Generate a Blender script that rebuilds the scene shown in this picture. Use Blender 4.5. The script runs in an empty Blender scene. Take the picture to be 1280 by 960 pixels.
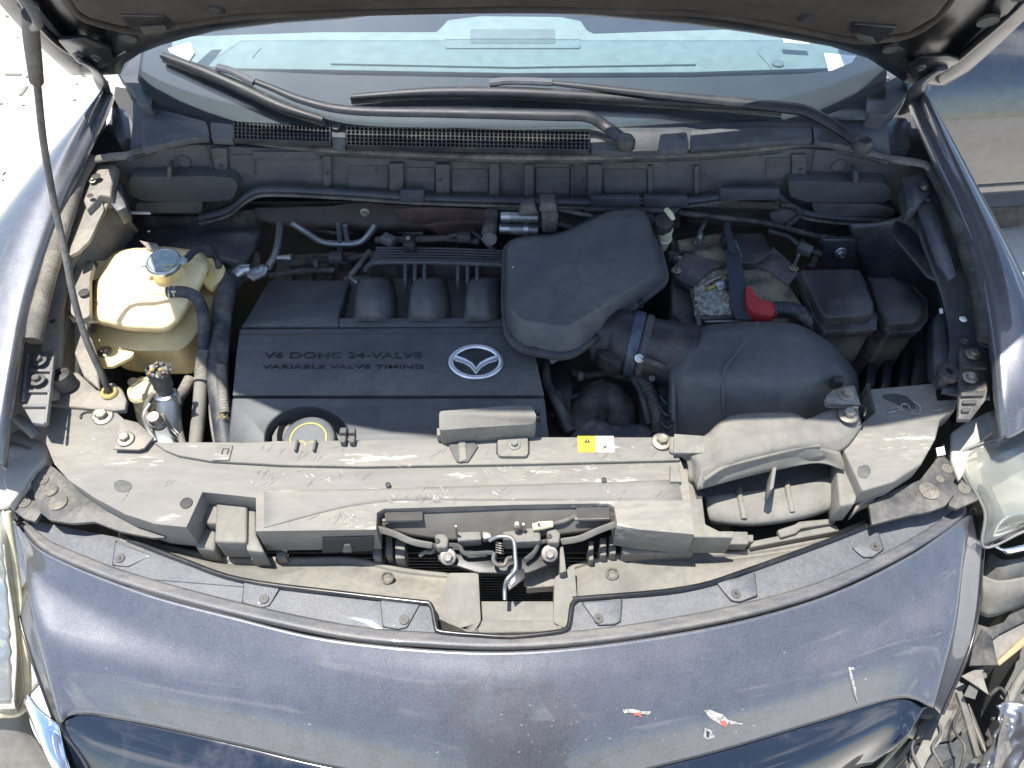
import bpy, bmesh, math, random
from mathutils import Vector, Matrix, noise as mnoise
from mathutils.bvhtree import BVHTree
from mathutils.geometry import tessellate_polygon
R = math.radians
V = Vector
random.seed(7)
S = bpy.context.scene
COL = S.collection

# ------------------------------------------------------------------ camera, sky, sun, exposure
CAM = V((0.0, -0.55, 1.87))
PITCH, HFOV = 52.0, 67.0
cam_d = bpy.data.cameras.new('camera')
cam_d.lens_unit = 'FOV'
cam_d.sensor_fit = 'HORIZONTAL'
cam_d.angle = R(HFOV)
cam_d.clip_start, cam_d.clip_end = 0.02, 3000
cam = bpy.data.objects.new('camera', cam_d)
COL.objects.link(cam)
cam.location = CAM
cam.rotation_euler = (R(90 - PITCH), 0, 0)
S.camera = cam

SUN_FROM = V((-0.195, 0.115, 1.0)).normalized()
w = bpy.data.worlds.new('World')
S.world = w
w.use_nodes = True
wn = w.node_tree
wn.nodes.clear()
sky = wn.nodes.new('ShaderNodeTexSky')
sky.sky_type = 'NISHITA'
sky.sun_disc = False
sky.sun_elevation = math.asin(SUN_FROM.z)
sky.sun_rotation = math.atan2(SUN_FROM.x, SUN_FROM.y)
sky.air_density, sky.dust_density, sky.ozone_density = 1.0, 0.5, 1.0
bg = wn.nodes.new('ShaderNodeBackground')
bg.inputs['Strength'].default_value = 0.15
wo = wn.nodes.new('ShaderNodeOutputWorld')
# a few soft summer clouds, the whole sky round
tc = wn.nodes.new('ShaderNodeTexCoord')
cn = wn.nodes.new('ShaderNodeTexNoise')
cn.inputs['Scale'].default_value = 4.6
cn.inputs['Detail'].default_value = 7
cr = wn.nodes.new('ShaderNodeValToRGB')
cr.color_ramp.elements[0].position = 0.59
cr.color_ramp.elements[0].color = (0, 0, 0, 1)
cr.color_ramp.elements[1].position = 0.67
cr.color_ramp.elements[1].color = (1, 1, 1, 1)
cm = wn.nodes.new('ShaderNodeMix')
cm.data_type = 'RGBA'
cm.inputs[7].default_value = (9.0, 9.2, 9.6, 1)
wn.links.new(tc.outputs['Generated'], cn.inputs['Vector'])
wn.links.new(cn.outputs['Fac'], cr.inputs['Fac'])
wn.links.new(cr.outputs['Color'], cm.inputs[0])
wn.links.new(sky.outputs['Color'], cm.inputs[6])
wn.links.new(cm.outputs[2], bg.inputs['Color'])
wn.links.new(bg.outputs[0], wo.inputs['Surface'])

sun_d = bpy.data.lights.new('sun', 'SUN')
sun_d.energy = 5.0
sun_d.angle = R(0.53)
sun_d.color = (1.0, 0.95, 0.87)
sun = bpy.data.objects.new('sun', sun_d)
COL.objects.link(sun)
sun.location = (0, 0, 6)
sun.rotation_euler = (-SUN_FROM).to_track_quat('-Z', 'Y').to_euler()

S.view_settings.view_transform = 'Standard'
S.view_settings.look = 'None'
S.view_settings.gamma = 1.0
S.view_settings.exposure = 0.92

# ------------------------------------------------------------------ measuring: sight lines of the photograph onto real planes
FPX = 640 / math.tan(R(HFOV / 2))
F = V((0, math.cos(R(PITCH)), -math.sin(R(PITCH))))
U = V((0, math.sin(R(PITCH)), math.cos(R(PITCH))))
X = V((1, 0, 0))


def ray(px, py):
    return (F + X * ((px - 640) / FPX) + U * ((480 - py) / FPX))


def Z(px, py, z):
    d = ray(px, py)
    return CAM + d * ((z - CAM.z) / d.z)


def Y(px, py, y):
    d = ray(px, py)
    return CAM + d * ((y - CAM.y) / d.y)


def XP(px, py, x):
    d = ray(px, py)
    return CAM + d * ((x - CAM.x) / d.x)


def PL(px, py, o, n):
    d = ray(px, py)
    return CAM + d * ((o - CAM).dot(n) / d.dot(n))


def hit(bvh, px, py):
    loc, nor, idx, dist = bvh.ray_cast(CAM, ray(px, py).normalized())
    if loc is None:
        return None, None
    if nor.dot(ray(px, py)) > 0:
        nor = -nor
    return loc, nor


# ------------------------------------------------------------------ materials
MATS = {}


def mat(name, col, rough=0.6, metal=0.0, coat=0.0, col2=None, mix_scale=20.0, lo=0.35, hi=0.65, bump=0.0, bump_scale=300.0,
        rough2=None, dirt=None, dirt_amt=0.0, dirt_scale=8.0, scr=None, scr_amt=0.62, flake=0.0, spec=0.5, trans=0.0, sss=0.0,
        coat_rough=0.04, alpha=1.0, stretch=(1, 1, 1), speck=None):
    if name in MATS:
        return MATS[name]
    m = bpy.data.materials.new(name)
    m.use_nodes = True
    nt = m.node_tree
    N, L = nt.nodes, nt.links
    N.clear()
    out = N.new('ShaderNodeOutputMaterial')
    b = N.new('ShaderNodeBsdfPrincipled')
    L.new(b.outputs[0], out.inputs[0])
    b.inputs['Roughness'].default_value = rough
    b.inputs['Metallic'].default_value = metal
    b.inputs['Coat Weight'].default_value = coat
    b.inputs['Coat Roughness'].default_value = coat_rough
    b.inputs['Specular IOR Level'].default_value = spec
    b.inputs['Transmission Weight'].default_value = trans
    if sss:
        b.inputs['Subsurface Weight'].default_value = sss
        b.inputs['Subsurface Radius'].default_value = (0.02, 0.014, 0.006)
        b.inputs['Subsurface Scale'].default_value = 1.0
    tc = N.new('ShaderNodeTexCoord')
    mp = N.new('ShaderNodeMapping')
    mp.inputs['Scale'].default_value = stretch
    L.new(tc.outputs['Object'], mp.inputs['Vector'])

    def noise(scale, detail=6, rgh=0.6, src=mp):
        n = N.new('ShaderNodeTexNoise')
        n.inputs['Scale'].default_value = scale
        n.inputs['Detail'].default_value = detail
        n.inputs['Roughness'].default_value = rgh
        L.new(src.outputs[0] if src is mp else src, n.inputs['Vector'])
        return n

    def ramp(src, a, c):
        r = N.new('ShaderNodeMapRange')
        r.inputs['From Min'].default_value = a
        r.inputs['From Max'].default_value = c
        L.new(src, r.inputs['Value'])
        return r.outputs[0]

    def mixc(fac, a, c):
        x = N.new('ShaderNodeMix')
        x.data_type = 'RGBA'
        if isinstance(fac, float):
            x.inputs[0].default_value = fac
        else:
            L.new(fac, x.inputs[0])
        for i, v in ((6, a), (7, c)):
            if isinstance(v, (tuple, list)):
                x.inputs[i].default_value = (*v, 1)
            else:
                L.new(v, x.inputs[i])
        return x.outputs[2]

    cur = col
    dust_f = None
    if col2:
        n = noise(mix_scale)
        cur = mixc(ramp(n.outputs['Fac'], lo, hi), cur, col2)
    else:
        n = noise(35.0)
        cur = mixc(ramp(n.outputs['Fac'], 0.3, 0.7), tuple(c * 0.86 for c in col), tuple(min(1, c * 1.12) for c in col))
    if dirt:
        n1 = noise(dirt_scale, 8, 0.68)
        n2 = noise(dirt_scale * 14, 4, 0.6)
        mm = N.new('ShaderNodeMath')
        mm.operation = 'MULTIPLY'
        L.new(ramp(n1.outputs['Fac'], 0.55 - 0.35 * dirt_amt, 0.85 - 0.35 * dirt_amt), mm.inputs[0])
        L.new(ramp(n2.outputs['Fac'], 0.15, 0.6), mm.inputs[1])
        m2 = N.new('ShaderNodeMath')
        m2.operation = 'MULTIPLY'
        L.new(mm.outputs[0], m2.inputs[0])
        m2.inputs[1].default_value = min(1, 0.45 + dirt_amt * 0.5)
        dust_f = m2.outputs[0]
        cur = mixc(dust_f, cur, dirt)
    if scr:
        mp2 = N.new('ShaderNodeMapping')
        mp2.inputs['Scale'].default_value = (7, 38, 10)
        mp2.inputs['Rotation'].default_value = (0, 0, 0.9)
        L.new(tc.outputs['Object'], mp2.inputs['Vector'])
        s1 = noise(2.2, 5, 0.75, mp2.outputs[0])
        s2 = noise(9.0, 3, 0.6)
        a = ramp(s1.outputs['Fac'], scr_amt, scr_amt + 0.05)
        c = ramp(s2.outputs['Fac'], 0.5, 0.6)
        mm = N.new('ShaderNodeMath')
        mm.operation = 'MULTIPLY'
        L.new(a, mm.inputs[0])
        L.new(c, mm.inputs[1])
        cur = mixc(mm.outputs[0], cur, scr)
    if speck:
        vo = N.new('ShaderNodeTexVoronoi')
        vo.inputs['Scale'].default_value = 170
        L.new(tc.outputs['Object'], vo.inputs['Vector'])
        f1 = ramp(vo.outputs['Distance'], 0.12, 0.05)
        sp = N.new('ShaderNodeSeparateColor')
        L.new(vo.outputs['Color'], sp.inputs[0])
        mm = N.new('ShaderNodeMath')
        mm.operation = 'MULTIPLY'
        L.new(f1, mm.inputs[0])
        L.new(ramp(sp.outputs[0], 0.90, 0.97), mm.inputs[1])
        cur = mixc(mm.outputs[0], cur, speck)
    if flake:
        vf = N.new('ShaderNodeTexVoronoi')
        vf.inputs['Scale'].default_value = 2600
        L.new(tc.outputs['Object'], vf.inputs['Vector'])
        sp = N.new('ShaderNodeSeparateColor')
        L.new(vf.outputs['Color'], sp.inputs[0])
        mm = N.new('ShaderNodeMath')
        mm.operation = 'MULTIPLY'
        L.new(ramp(sp.outputs[1], 0.6, 1.0), mm.inputs[0])
        mm.inputs[1].default_value = flake
        cur = mixc(mm.outputs[0], cur, (0.42, 0.47, 0.58))
    if isinstance(cur, tuple):
        b.inputs['Base Color'].default_value = (*cur, 1)
    else:
        L.new(cur, b.inputs['Base Color'])
    if rough2 is not None or dust_f is not None:
        r2 = rough2 if rough2 is not None else min(1, rough + 0.3)
        rr = N.new('ShaderNodeMapRange')
        if dust_f is not None:
            L.new(dust_f, rr.inputs['Value'])
        else:
            n = noise(14.0, 5)
            L.new(n.outputs['Fac'], rr.inputs['Value'])
            rr.inputs['From Min'].default_value = 0.35
            rr.inputs['From Max'].default_value = 0.7
        rr.inputs['To Min'].default_value = rough
        rr.inputs['To Max'].default_value = r2
        L.new(rr.outputs[0], b.inputs['Roughness'])
        if coat and dust_f is not None:
            cc = N.new('ShaderNodeMapRange')
            L.new(dust_f, cc.inputs['Value'])
            cc.inputs['To Min'].default_value = coat
            cc.inputs['To Max'].default_value = coat * 0.25
            L.new(cc.outputs[0], b.inputs['Coat Weight'])
    if bump:
        n = noise(bump_scale, 3)
        bp = N.new('ShaderNodeBump')
        bp.inputs['Strength'].default_value = bump
        bp.inputs['Distance'].default_value = 0.001
        L.new(n.outputs['Fac'], bp.inputs['Height'])
        L.new(bp.outputs[0], b.inputs['Normal'])
    MATS[name] = m
    return m


DUST = (0.42, 0.37, 0.29)
PAINT = mat('metallic_paint', (0.105, 0.107, 0.118), 0.40, 0.6, 1.0, dirt=(0.22, 0.21, 0.205), dirt_amt=0.07, dirt_scale=3, flake=0.34, speck=(0.4, 0.4, 0.4), coat_rough=0.03)
PAINTD = mat('dusty_metallic_paint', (0.075, 0.078, 0.086), 0.5, 0.45, 0.2, dirt=(0.2, 0.19, 0.175), dirt_amt=0.55, dirt_scale=9, flake=0.35, bump=0.5, bump_scale=1200)
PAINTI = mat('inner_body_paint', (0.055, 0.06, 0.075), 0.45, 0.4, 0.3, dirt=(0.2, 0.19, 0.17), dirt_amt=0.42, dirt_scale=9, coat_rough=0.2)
APRON = mat('dusty_sunlit_apron_paint', (0.16, 0.15, 0.14), 0.55, 0.2, 0.1, dirt=(0.32, 0.29, 0.24), dirt_amt=0.75, dirt_scale=12)  # dusty paint, lightened to carry the sun on the left apron
RIDGE = mat('tan_streaked_ridge', (0.07, 0.072, 0.082), 0.5, 0.4, 0.2, dirt=(0.26, 0.23, 0.18), dirt_amt=0.5, dirt_scale=5, flake=0.3, stretch=(0.5, 2, 1))
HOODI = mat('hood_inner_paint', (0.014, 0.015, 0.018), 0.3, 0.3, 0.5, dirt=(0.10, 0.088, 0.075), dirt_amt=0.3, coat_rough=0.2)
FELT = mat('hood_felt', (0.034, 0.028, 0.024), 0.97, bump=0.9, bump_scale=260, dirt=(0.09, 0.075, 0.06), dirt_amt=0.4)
SHROUD = mat('dusty_grey_plastic', (0.15, 0.145, 0.133), 0.64, dirt=(0.27, 0.25, 0.212), dirt_amt=0.6, dirt_scale=6, stretch=(0.45, 1.6, 1), scr=(0.5, 0.48, 0.44), scr_amt=0.585, bump=0.15, bump_scale=500)
SHROUD2 = mat('dusty_grey_plastic_smooth', (0.15, 0.145, 0.132), 0.7, dirt=(0.27, 0.25, 0.208), dirt_amt=0.6, dirt_scale=8, bump=0.12, bump_scale=500)
COVER = mat('engine_cover_plastic', (0.062, 0.069, 0.076), 0.48, dirt=(0.17, 0.162, 0.145), dirt_amt=0.42, dirt_scale=5, bump=0.35, bump_scale=900)
COWL = mat('cowl_plastic', (0.055, 0.062, 0.074), 0.55, dirt=(0.17, 0.165, 0.155), dirt_amt=0.38, dirt_scale=9, bump=0.4, bump_scale=800)
FACE = mat('cowl_face_plastic', (0.078, 0.08, 0.08), 0.7, dirt=(0.18, 0.17, 0.15), dirt_amt=0.45, dirt_scale=9)
BLACKP = mat('black_plastic', (0.022, 0.023, 0.026), 0.42, dirt=(0.15, 0.14, 0.12), dirt_amt=0.25, dirt_scale=14, bump=0.2, bump_scale=700)
BLACKD = mat('dusty_black_plastic', (0.04, 0.041, 0.044), 0.5, dirt=(0.24, 0.22, 0.19), dirt_amt=0.5, dirt_scale=14)
RUBBER = mat('black_rubber', (0.025, 0.025, 0.027), 0.6, dirt=(0.2, 0.185, 0.16), dirt_amt=0.4, dirt_scale=18)
RUBBERD = mat('dusty_rubber', (0.06, 0.058, 0.055), 0.7, dirt=(0.3, 0.27, 0.22), dirt_amt=0.65, dirt_scale=18)
HOSE = mat('coolant_hose_rubber', (0.028, 0.032, 0.042), 0.55, dirt=(0.34, 0.31, 0.26), dirt_amt=0.3, dirt_scale=20)
VOID = mat('grime_and_hole_shade', (0.045, 0.045, 0.046), 0.8, dirt=(0.09, 0.082, 0.07), dirt_amt=0.5)  # grime on hidden parts; flat patches of it stand in for shade in holes
CAST = mat('grimy_cast_metal', (0.11, 0.10, 0.09), 0.65, 0.4, dirt=(0.12, 0.09, 0.06), dirt_amt=0.5)
STEEL = mat('zinc_steel', (0.34, 0.32, 0.28), 0.42, 0.85, dirt=(0.28, 0.22, 0.15), dirt_amt=0.4, dirt_scale=60)
ALU = mat('aluminium_fitting', (0.48, 0.5, 0.52), 0.32, 0.95, dirt=(0.3, 0.28, 0.25), dirt_amt=0.3, dirt_scale=50)
PIPE = mat('aluminium_pipe', (0.3, 0.32, 0.33), 0.4, 0.8, dirt=(0.2, 0.18, 0.15), dirt_amt=0.4, dirt_scale=50)
CHROME = mat('chrome', (0.85, 0.87, 0.9), 0.07, 1.0, rough2=0.16)
SATIN = mat('satin_chrome', (0.88, 0.9, 0.93), 0.3, 0.85)
RUST = mat('rusty_shield', (0.16, 0.09, 0.075), 0.8, 0.2, col2=(0.07, 0.055, 0.05), mix_scale=30, bump=0.6, bump_scale=80)
TANK = mat('yellowed_tank_plastic_shaded', (0.88, 0.69, 0.35), 0.4, sss=0.25, dirt=(0.5, 0.34, 0.14), dirt_amt=0.15, dirt_scale=14)  # yellowed plastic, deeper gold to carry the shade on the tank's lower side
TANKL = mat('yellowed_tank_plastic_sunlit', (0.88, 0.73, 0.42), 0.4, sss=0.3, dirt=(0.6, 0.45, 0.22), dirt_amt=0.08, dirt_scale=14)  # same tank plastic, paler to carry the sunlight on the upper shell
CREAM = mat('cream_plastic', (0.68, 0.62, 0.42), 0.45, sss=0.2, dirt=(0.35, 0.28, 0.18), dirt_amt=0.25, dirt_scale=40)
SHIELD = mat('sooty_heat_shield', (0.10, 0.075, 0.065), 0.7, 0.35, col2=(0.055, 0.06, 0.06), mix_scale=6, dirt=(0.2, 0.14, 0.12), dirt_amt=0.4, bump=0.6, bump_scale=60)
BATT = mat('grimy_battery_top', (0.05, 0.05, 0.05), 0.6, col2=(0.2, 0.18, 0.13), mix_scale=26, lo=0.42, hi=0.6, dirt=(0.38, 0.34, 0.22), dirt_amt=0.38, dirt_scale=34, bump=0.5)
CORR = mat('battery_corrosion', (0.22, 0.255, 0.24), 0.95, col2=(0.40, 0.39, 0.33), mix_scale=110, lo=0.42, hi=0.58, dirt=(0.12, 0.09, 0.05), dirt_amt=0.35, dirt_scale=60, bump=1, bump_scale=400)
RED = mat('red_plastic', (0.36, 0.025, 0.03), 0.5, dirt=(0.25, 0.1, 0.08), dirt_amt=0.2, dirt_scale=50)
YEL = mat('sticker_yellow', (0.85, 0.6, 0.02), 0.5)
YELP = mat('yellow_paint_print', (0.72, 0.6, 0.12), 0.6)
YELG = mat('yellow_grommet', (0.40, 0.31, 0.10), 0.7, dirt=(0.25, 0.19, 0.10), dirt_amt=0.6, dirt_scale=80)
WHT = mat('sticker_white', (0.8, 0.8, 0.8), 0.5)
BLKS = mat('sticker_black', (0.03, 0.03, 0.03), 0.5)
REDS = mat('sticker_red', (0.6, 0.12, 0.08), 0.5)
BLUEL = mat('blue_cap_label', (0.2, 0.27, 0.31), 0.5, 0.0, col2=(0.34, 0.4, 0.4), mix_scale=60)
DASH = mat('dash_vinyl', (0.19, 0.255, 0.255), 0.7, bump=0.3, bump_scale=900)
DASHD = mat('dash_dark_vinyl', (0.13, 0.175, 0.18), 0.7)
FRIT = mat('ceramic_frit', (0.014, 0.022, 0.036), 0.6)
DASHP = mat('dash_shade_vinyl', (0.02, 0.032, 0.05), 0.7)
WIPER = mat('wiper_black', (0.014, 0.016, 0.02), 0.5, dirt=(0.06, 0.06, 0.06), dirt_amt=0.25, dirt_scale=30)
FOAM = mat('foam_grey', (0.075, 0.08, 0.08), 0.85, bump=0.5, bump_scale=700)
LENSH = mat('lamp_housing', (0.42, 0.41, 0.37), 0.4, dirt=(0.5, 0.45, 0.35), dirt_amt=0.3)
REFL = mat('lamp_reflector', (0.75, 0.75, 0.75), 0.2, 0.8)
GREYP = mat('mid_grey_plastic', (0.16, 0.16, 0.16), 0.6, dirt=(0.28, 0.26, 0.22), dirt_amt=0.3)
CONC = mat('sunlit_concrete', (0.52, 0.5, 0.46), 0.9, col2=(0.62, 0.6, 0.55), mix_scale=3, dirt=(0.36, 0.32, 0.26), dirt_amt=0.3, dirt_scale=1.5, bump=0.5, bump_scale=80)
NCAR = mat('neighbour_paint', (0.10, 0.10, 0.105), 0.17, 1.0, 1.0, coat_rough=0.02, dirt=(0.15, 0.14, 0.12), dirt_amt=0.15)
GRIT = mat('grit', (0.2, 0.18, 0.15), 0.9)
FRAY = mat('torn_foil', (0.2, 0.18, 0.155), 0.7, 0.2, col2=(0.08, 0.07, 0.06), mix_scale=50, lo=0.4, hi=0.6, bump=1, bump_scale=200)
STRAPM = mat('woven_strap', (0.03, 0.036, 0.05), 0.6, bump=0.8, bump_scale=900)
SCRATCH = mat('bared_plastic', (0.42, 0.41, 0.40), 0.7, col2=(0.2, 0.19, 0.18), mix_scale=260, lo=0.45, hi=0.6)


def glass_mat(name, tint, rough, ior=1.5, veil=0.0, veilc=(0.7, 0.7, 0.65)):
    m = bpy.data.materials.new(name)
    m.use_nodes = True
    N, L = m.node_tree.nodes, m.node_tree.links
    N.clear()
    o = N.new('ShaderNodeOutputMaterial')
    t = N.new('ShaderNodeBsdfTransparent')
    t.inputs[0].default_value = (*tint, 1)
    g = N.new('ShaderNodeBsdfGlossy')
    g.inputs['Roughness'].default_value = rough
    fr = N.new('ShaderNodeFresnel')
    fr.inputs[0].default_value = ior
    mx = N.new('ShaderNodeMixShader')
    L.new(fr.outputs[0], mx.inputs[0])
    last = t.outputs[0]
    if veil:
        d = N.new('ShaderNodeBsdfDiffuse')
        d.inputs[0].default_value = (*veilc, 1)
        n = N.new('ShaderNodeTexNoise')
        n.inputs['Scale'].default_value = 14
        n.inputs['Detail'].default_value = 8
        mr = N.new('ShaderNodeMapRange')
        mr.inputs['From Min'].default_value = 0.3
        mr.inputs['From Max'].default_value = 0.75
        mr.inputs['To Min'].default_value = veil * 0.6
        mr.inputs['To Max'].default_value = veil * 1.5
        tcn = N.new('ShaderNodeTexCoord')
        L.new(tcn.outputs['Object'], n.inputs['Vector'])
        L.new(n.outputs['Fac'], mr.inputs['Value'])
        m2 = N.new('ShaderNodeMixShader')
        L.new(mr.outputs[0], m2.inputs[0])
        L.new(t.outputs[0], m2.inputs[1])
        L.new(d.outputs[0], m2.inputs[2])
        last = m2.outputs[0]
    L.new(last, mx.inputs[1])
    L.new(g.outputs[0], mx.inputs[2])
    L.new(mx.outputs[0], o.inputs[0])
    return m


GLASS = glass_mat('windshield_glass', (0.90, 0.945, 0.955), 0.01, veil=0.012, veilc=(0.5, 0.58, 0.66))
LENS = glass_mat('hazed_lens', (0.88, 0.88, 0.84), 0.1, veil=0.2, veilc=(0.6, 0.6, 0.54))
NGLASS = mat('dark_side_glass', (0.01, 0.012, 0.014), 0.05, 0, 1.0)

# ------------------------------------------------------------------ object helpers
WORG = {}


def thing(name, label, cat, loc, group=None):
    o = bpy.data.objects.new(name, None)
    o.empty_display_size = 0.05
    COL.objects.link(o)
    o.location = loc
    WORG[o.name] = V(loc)
    o['label'] = label
    o['category'] = cat
    if group:
        o['group'] = group
    return o


def tag(o, label, cat, group=None, kind=None):
    o['label'] = label
    o['category'] = cat
    if group:
        o['group'] = group
    if kind:
        o['kind'] = kind
    return o


def place(name, me, parent, origin, m=None, label=None):
    o = bpy.data.objects.new(name, me)
    COL.objects.link(o)
    WORG[o.name] = V(origin)
    if parent is not None:
        o.parent = parent
        o.location = V(origin) - WORG[parent.name]
    else:
        o.location = origin
    if m is not None and not me.materials:
        me.materials.append(m)
    if label:
        o['label'] = label
    return o


def finish(name, bm, m, parent=None, bev=0.0, seg=2, smooth=True, face_cam=False, solid=0.0, ang=38, sub=0, label=None):
    """bm is in world coordinates; the object's origin goes to its centre."""
    if not face_cam:
        bmesh.ops.recalc_face_normals(bm, faces=bm.faces)
    c = V((0, 0, 0))
    for v in bm.verts:
        c += v.co
    c /= max(1, len(bm.verts))
    for v in bm.verts:
        v.co -= c
    if face_cam:
        for f in bm.faces:
            f.normal_update()
        tot = 0
        for f in bm.faces:
            tot += f.normal.dot(CAM - (f.calc_center_median() + c)) * f.calc_area()
        if tot < 0:
            bmesh.ops.reverse_faces(bm, faces=bm.faces)
    me = bpy.data.meshes.new(name)
    bm.to_mesh(me)
    bm.free()
    o = place(name, me, parent, c, m, label)
    if solid:
        md = o.modifiers.new('solid', 'SOLIDIFY')
        md.thickness = solid
        md.offset = -1
    if bev:
        md = o.modifiers.new('bevel', 'BEVEL')
        md.width = bev
        md.segments = seg
        md.limit_method = 'ANGLE'
        md.angle_limit = R(28)
        md.harden_normals = False
        md.miter_outer = 'MITER_ARC' if seg > 1 else 'MITER_SHARP'
    if sub:
        md = o.modifiers.new('sub', 'SUBSURF')
        md.levels = md.render_levels = sub
    if smooth:
        for p in me.polygons:
            p.use_smooth = True
        bm2 = bmesh.new()
        bm2.from_mesh(me)
        for e in bm2.edges:
            if len(e.link_faces) == 2 and e.calc_face_angle(0) > R(ang):
                e.smooth = bool(bev)
        bm2.to_mesh(me)
        bm2.free()
    return o


def rnd(pts, r, seg=4):
    """round the corners of a closed outline of (px, py[, z]); constant point count"""
    n = len(pts)
    out = []
    for i in range(n):
        p0, p1, p2 = [V((*p[:2], p[2] if len(p) > 2 else 0.0)) for p in (pts[i - 1], pts[i], pts[(i + 1) % n])]
        rr = pts[i][3] if len(pts[i]) > 3 else r
        a, b = p0 - p1, p2 - p1
        la, lb = V(a[:2]).length, V(b[:2]).length
        d = min(rr, la * 0.48, lb * 0.48)
        A, B = p1 + a * (d / la), p1 + b * (d / lb)
        for k in range(seg + 1):
            t = k / seg
            q = A * (1 - t) ** 2 + p1 * (2 * t * (1 - t)) + B * t * t
            out.append((q.x, q.y, q.z))
    return out


def proj(pts, z=None, y=None, f=None):
    out = []
    for p in pts:
        if f:
            out.append(f(p[0], p[1]))
        elif y is not None:
            out.append(Y(p[0], p[1], y))
        else:
            out.append(Z(p[0], p[1], z if z is not None else p[2]))
    return out


def loft_bm(rings, cap0=True, cap1=True, bm=None):
    bm = bm or bmesh.new()
    R_ = [[bm.verts.new(p) for p in r] for r in rings]
    n = len(R_[0])
    for a, b in zip(R_, R_[1:]):
        for i in range(n):
            j = (i + 1) % n
            bm.faces.new((a[i], a[j], b[j], b[i]))
    if cap0:
        bm.faces.new(R_[0])
    if cap1:
        bm.faces.new(R_[-1][::-1])
    return bm


def plate(name, parent, m, pts, z=None, th=0.02, bev=0.0015, seg=2, rc=0.0, rseg=3, taper=0.0, y=None, d=None, f=None, lift=None, label=None, holes=None):
    """closed outline drawn on a plane (z, or y), given thickness th downwards (or backwards)"""
    if rc:
        pts = rnd([p if len(p) > 2 else (p[0], p[1], z or 0.0) for p in pts], rc, rseg)
        if z is not None or y is not None:
            pts = [(p[0], p[1]) if (z is not None or y is not None) else p for p in pts]
    w3 = proj(pts, z, y, f)
    if d is None:
        d = V((0, 1, 0)) if y is not None else V((0, 0, -1))
    c = sum(w3, V()) / len(w3)
    low = [c + (p - c) * (1 + taper) + d * th for p in w3]
    if len(w3) <= 4:
        bm = loft_bm([w3, low])
    else:
        bm = loft_bm([w3, low], False, False)
        bm.verts.ensure_lookup_table()
        n = len(w3)
        for t in tessellate_polygon([[V((p[0], p[1], 0)) for p in pts]]):
            a = [bm.verts[i] for i in t]
            try:
                bm.faces.new(a)
                bm.faces.new([bm.verts[i + n] for i in reversed(t)])
            except ValueError:
                pass
    return finish(name, bm, m, parent, bev, seg, label=label)


def bumpplate(name, parent, m, pts, z, zb, inset=0.15, **k):
    return plate(name, parent, m, pts, z, z - zb, taper=inset, **k)


def catm(p0, p1, p2, p3, t):
    return 0.5 * ((2 * p1) + (p2 - p0) * t + (2 * p0 - 5 * p1 + 4 * p2 - p3) * t * t + (3 * p1 - p0 - 3 * p2 + p3) * t ** 3)


def spline(pts, k):
    pts = [V(p) for p in pts]
    if len(pts) < 3:
        return [pts[0].lerp(pts[1], i / k) for i in range(k + 1)]
    out = []
    for i in range(len(pts) - 1):
        p0 = pts[i - 1] if i > 0 else pts[0] * 2 - pts[1]
        p3 = pts[i + 2] if i + 2 < len(pts) else pts[-1] * 2 - pts[-2]
        for j in range(k):
            out.append(catm(p0, pts[i], pts[i + 1], p3, j / k))
    out.append(pts[-1])
    return out


def sheet(name, parent, m, rows, ku=6, kv=6, th=0.003, bev=0.0, y=None, f=None, mod=None, label=None):
    """smooth surface through rows of (px, py, z) control points"""
    W = [proj(r, None, y, f) for r in rows]
    W = [spline(r, ku) for r in W]
    cols = list(zip(*W))
    cols = [spline(c, kv) for c in cols]
    grid = list(zip(*cols))
    if mod:
        grid = [[mod(p.copy(), i / (len(grid) - 1), j / (len(r) - 1)) for j, p in enumerate(r)] for i, r in enumerate(grid)]
    bm = bmesh.new()
    G = [[bm.verts.new(p) for p in r] for r in grid]
    for a, b in zip(G, G[1:]):
        for i in range(len(a) - 1):
            bm.faces.new((a[i], a[i + 1], b[i + 1], b[i]))
    bm.normal_update()
    bvh = BVHTree.FromBMesh(bm)
    o = finish(name, bm, m, parent, bev, 2, face_cam=True, solid=th, ang=60, label=label)
    return o, bvh


def tube_bm(pts, r, n=10, k=6, cap=True, bm=None, flat=1.0):
    P = spline(pts, k) if k > 1 else [V(p) for p in pts]
    m = len(P)
    if isinstance(r, (list, tuple)):
        rs = []
        for i in range(m):
            t = i / (m - 1) * (len(r) - 1)
            a = min(int(t), len(r) - 2)
            rs.append(r[a] + (r[a + 1] - r[a]) * (t - a))
    else:
        rs = [r] * m
    rings = []
    T = (P[1] - P[0]).normalized()
    nrm = T.orthogonal().normalized()
    if abs(T.z) < 0.9:
        nrm = (V((0, 0, 1)) - T * T.z).normalized()
    for i, p in enumerate(P):
        T = (P[min(i + 1, m - 1)] - P[max(i - 1, 0)]).normalized()
        nrm = (nrm - T * nrm.dot(T)).normalized()
        b = T.cross(nrm)
        rings.append([p + (nrm * math.cos(a) * flat + b * math.sin(a)) * rs[i] for a in [2 * math.pi * q / n for q in range(n)]])
    return loft_bm(rings, cap, cap, bm)


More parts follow.
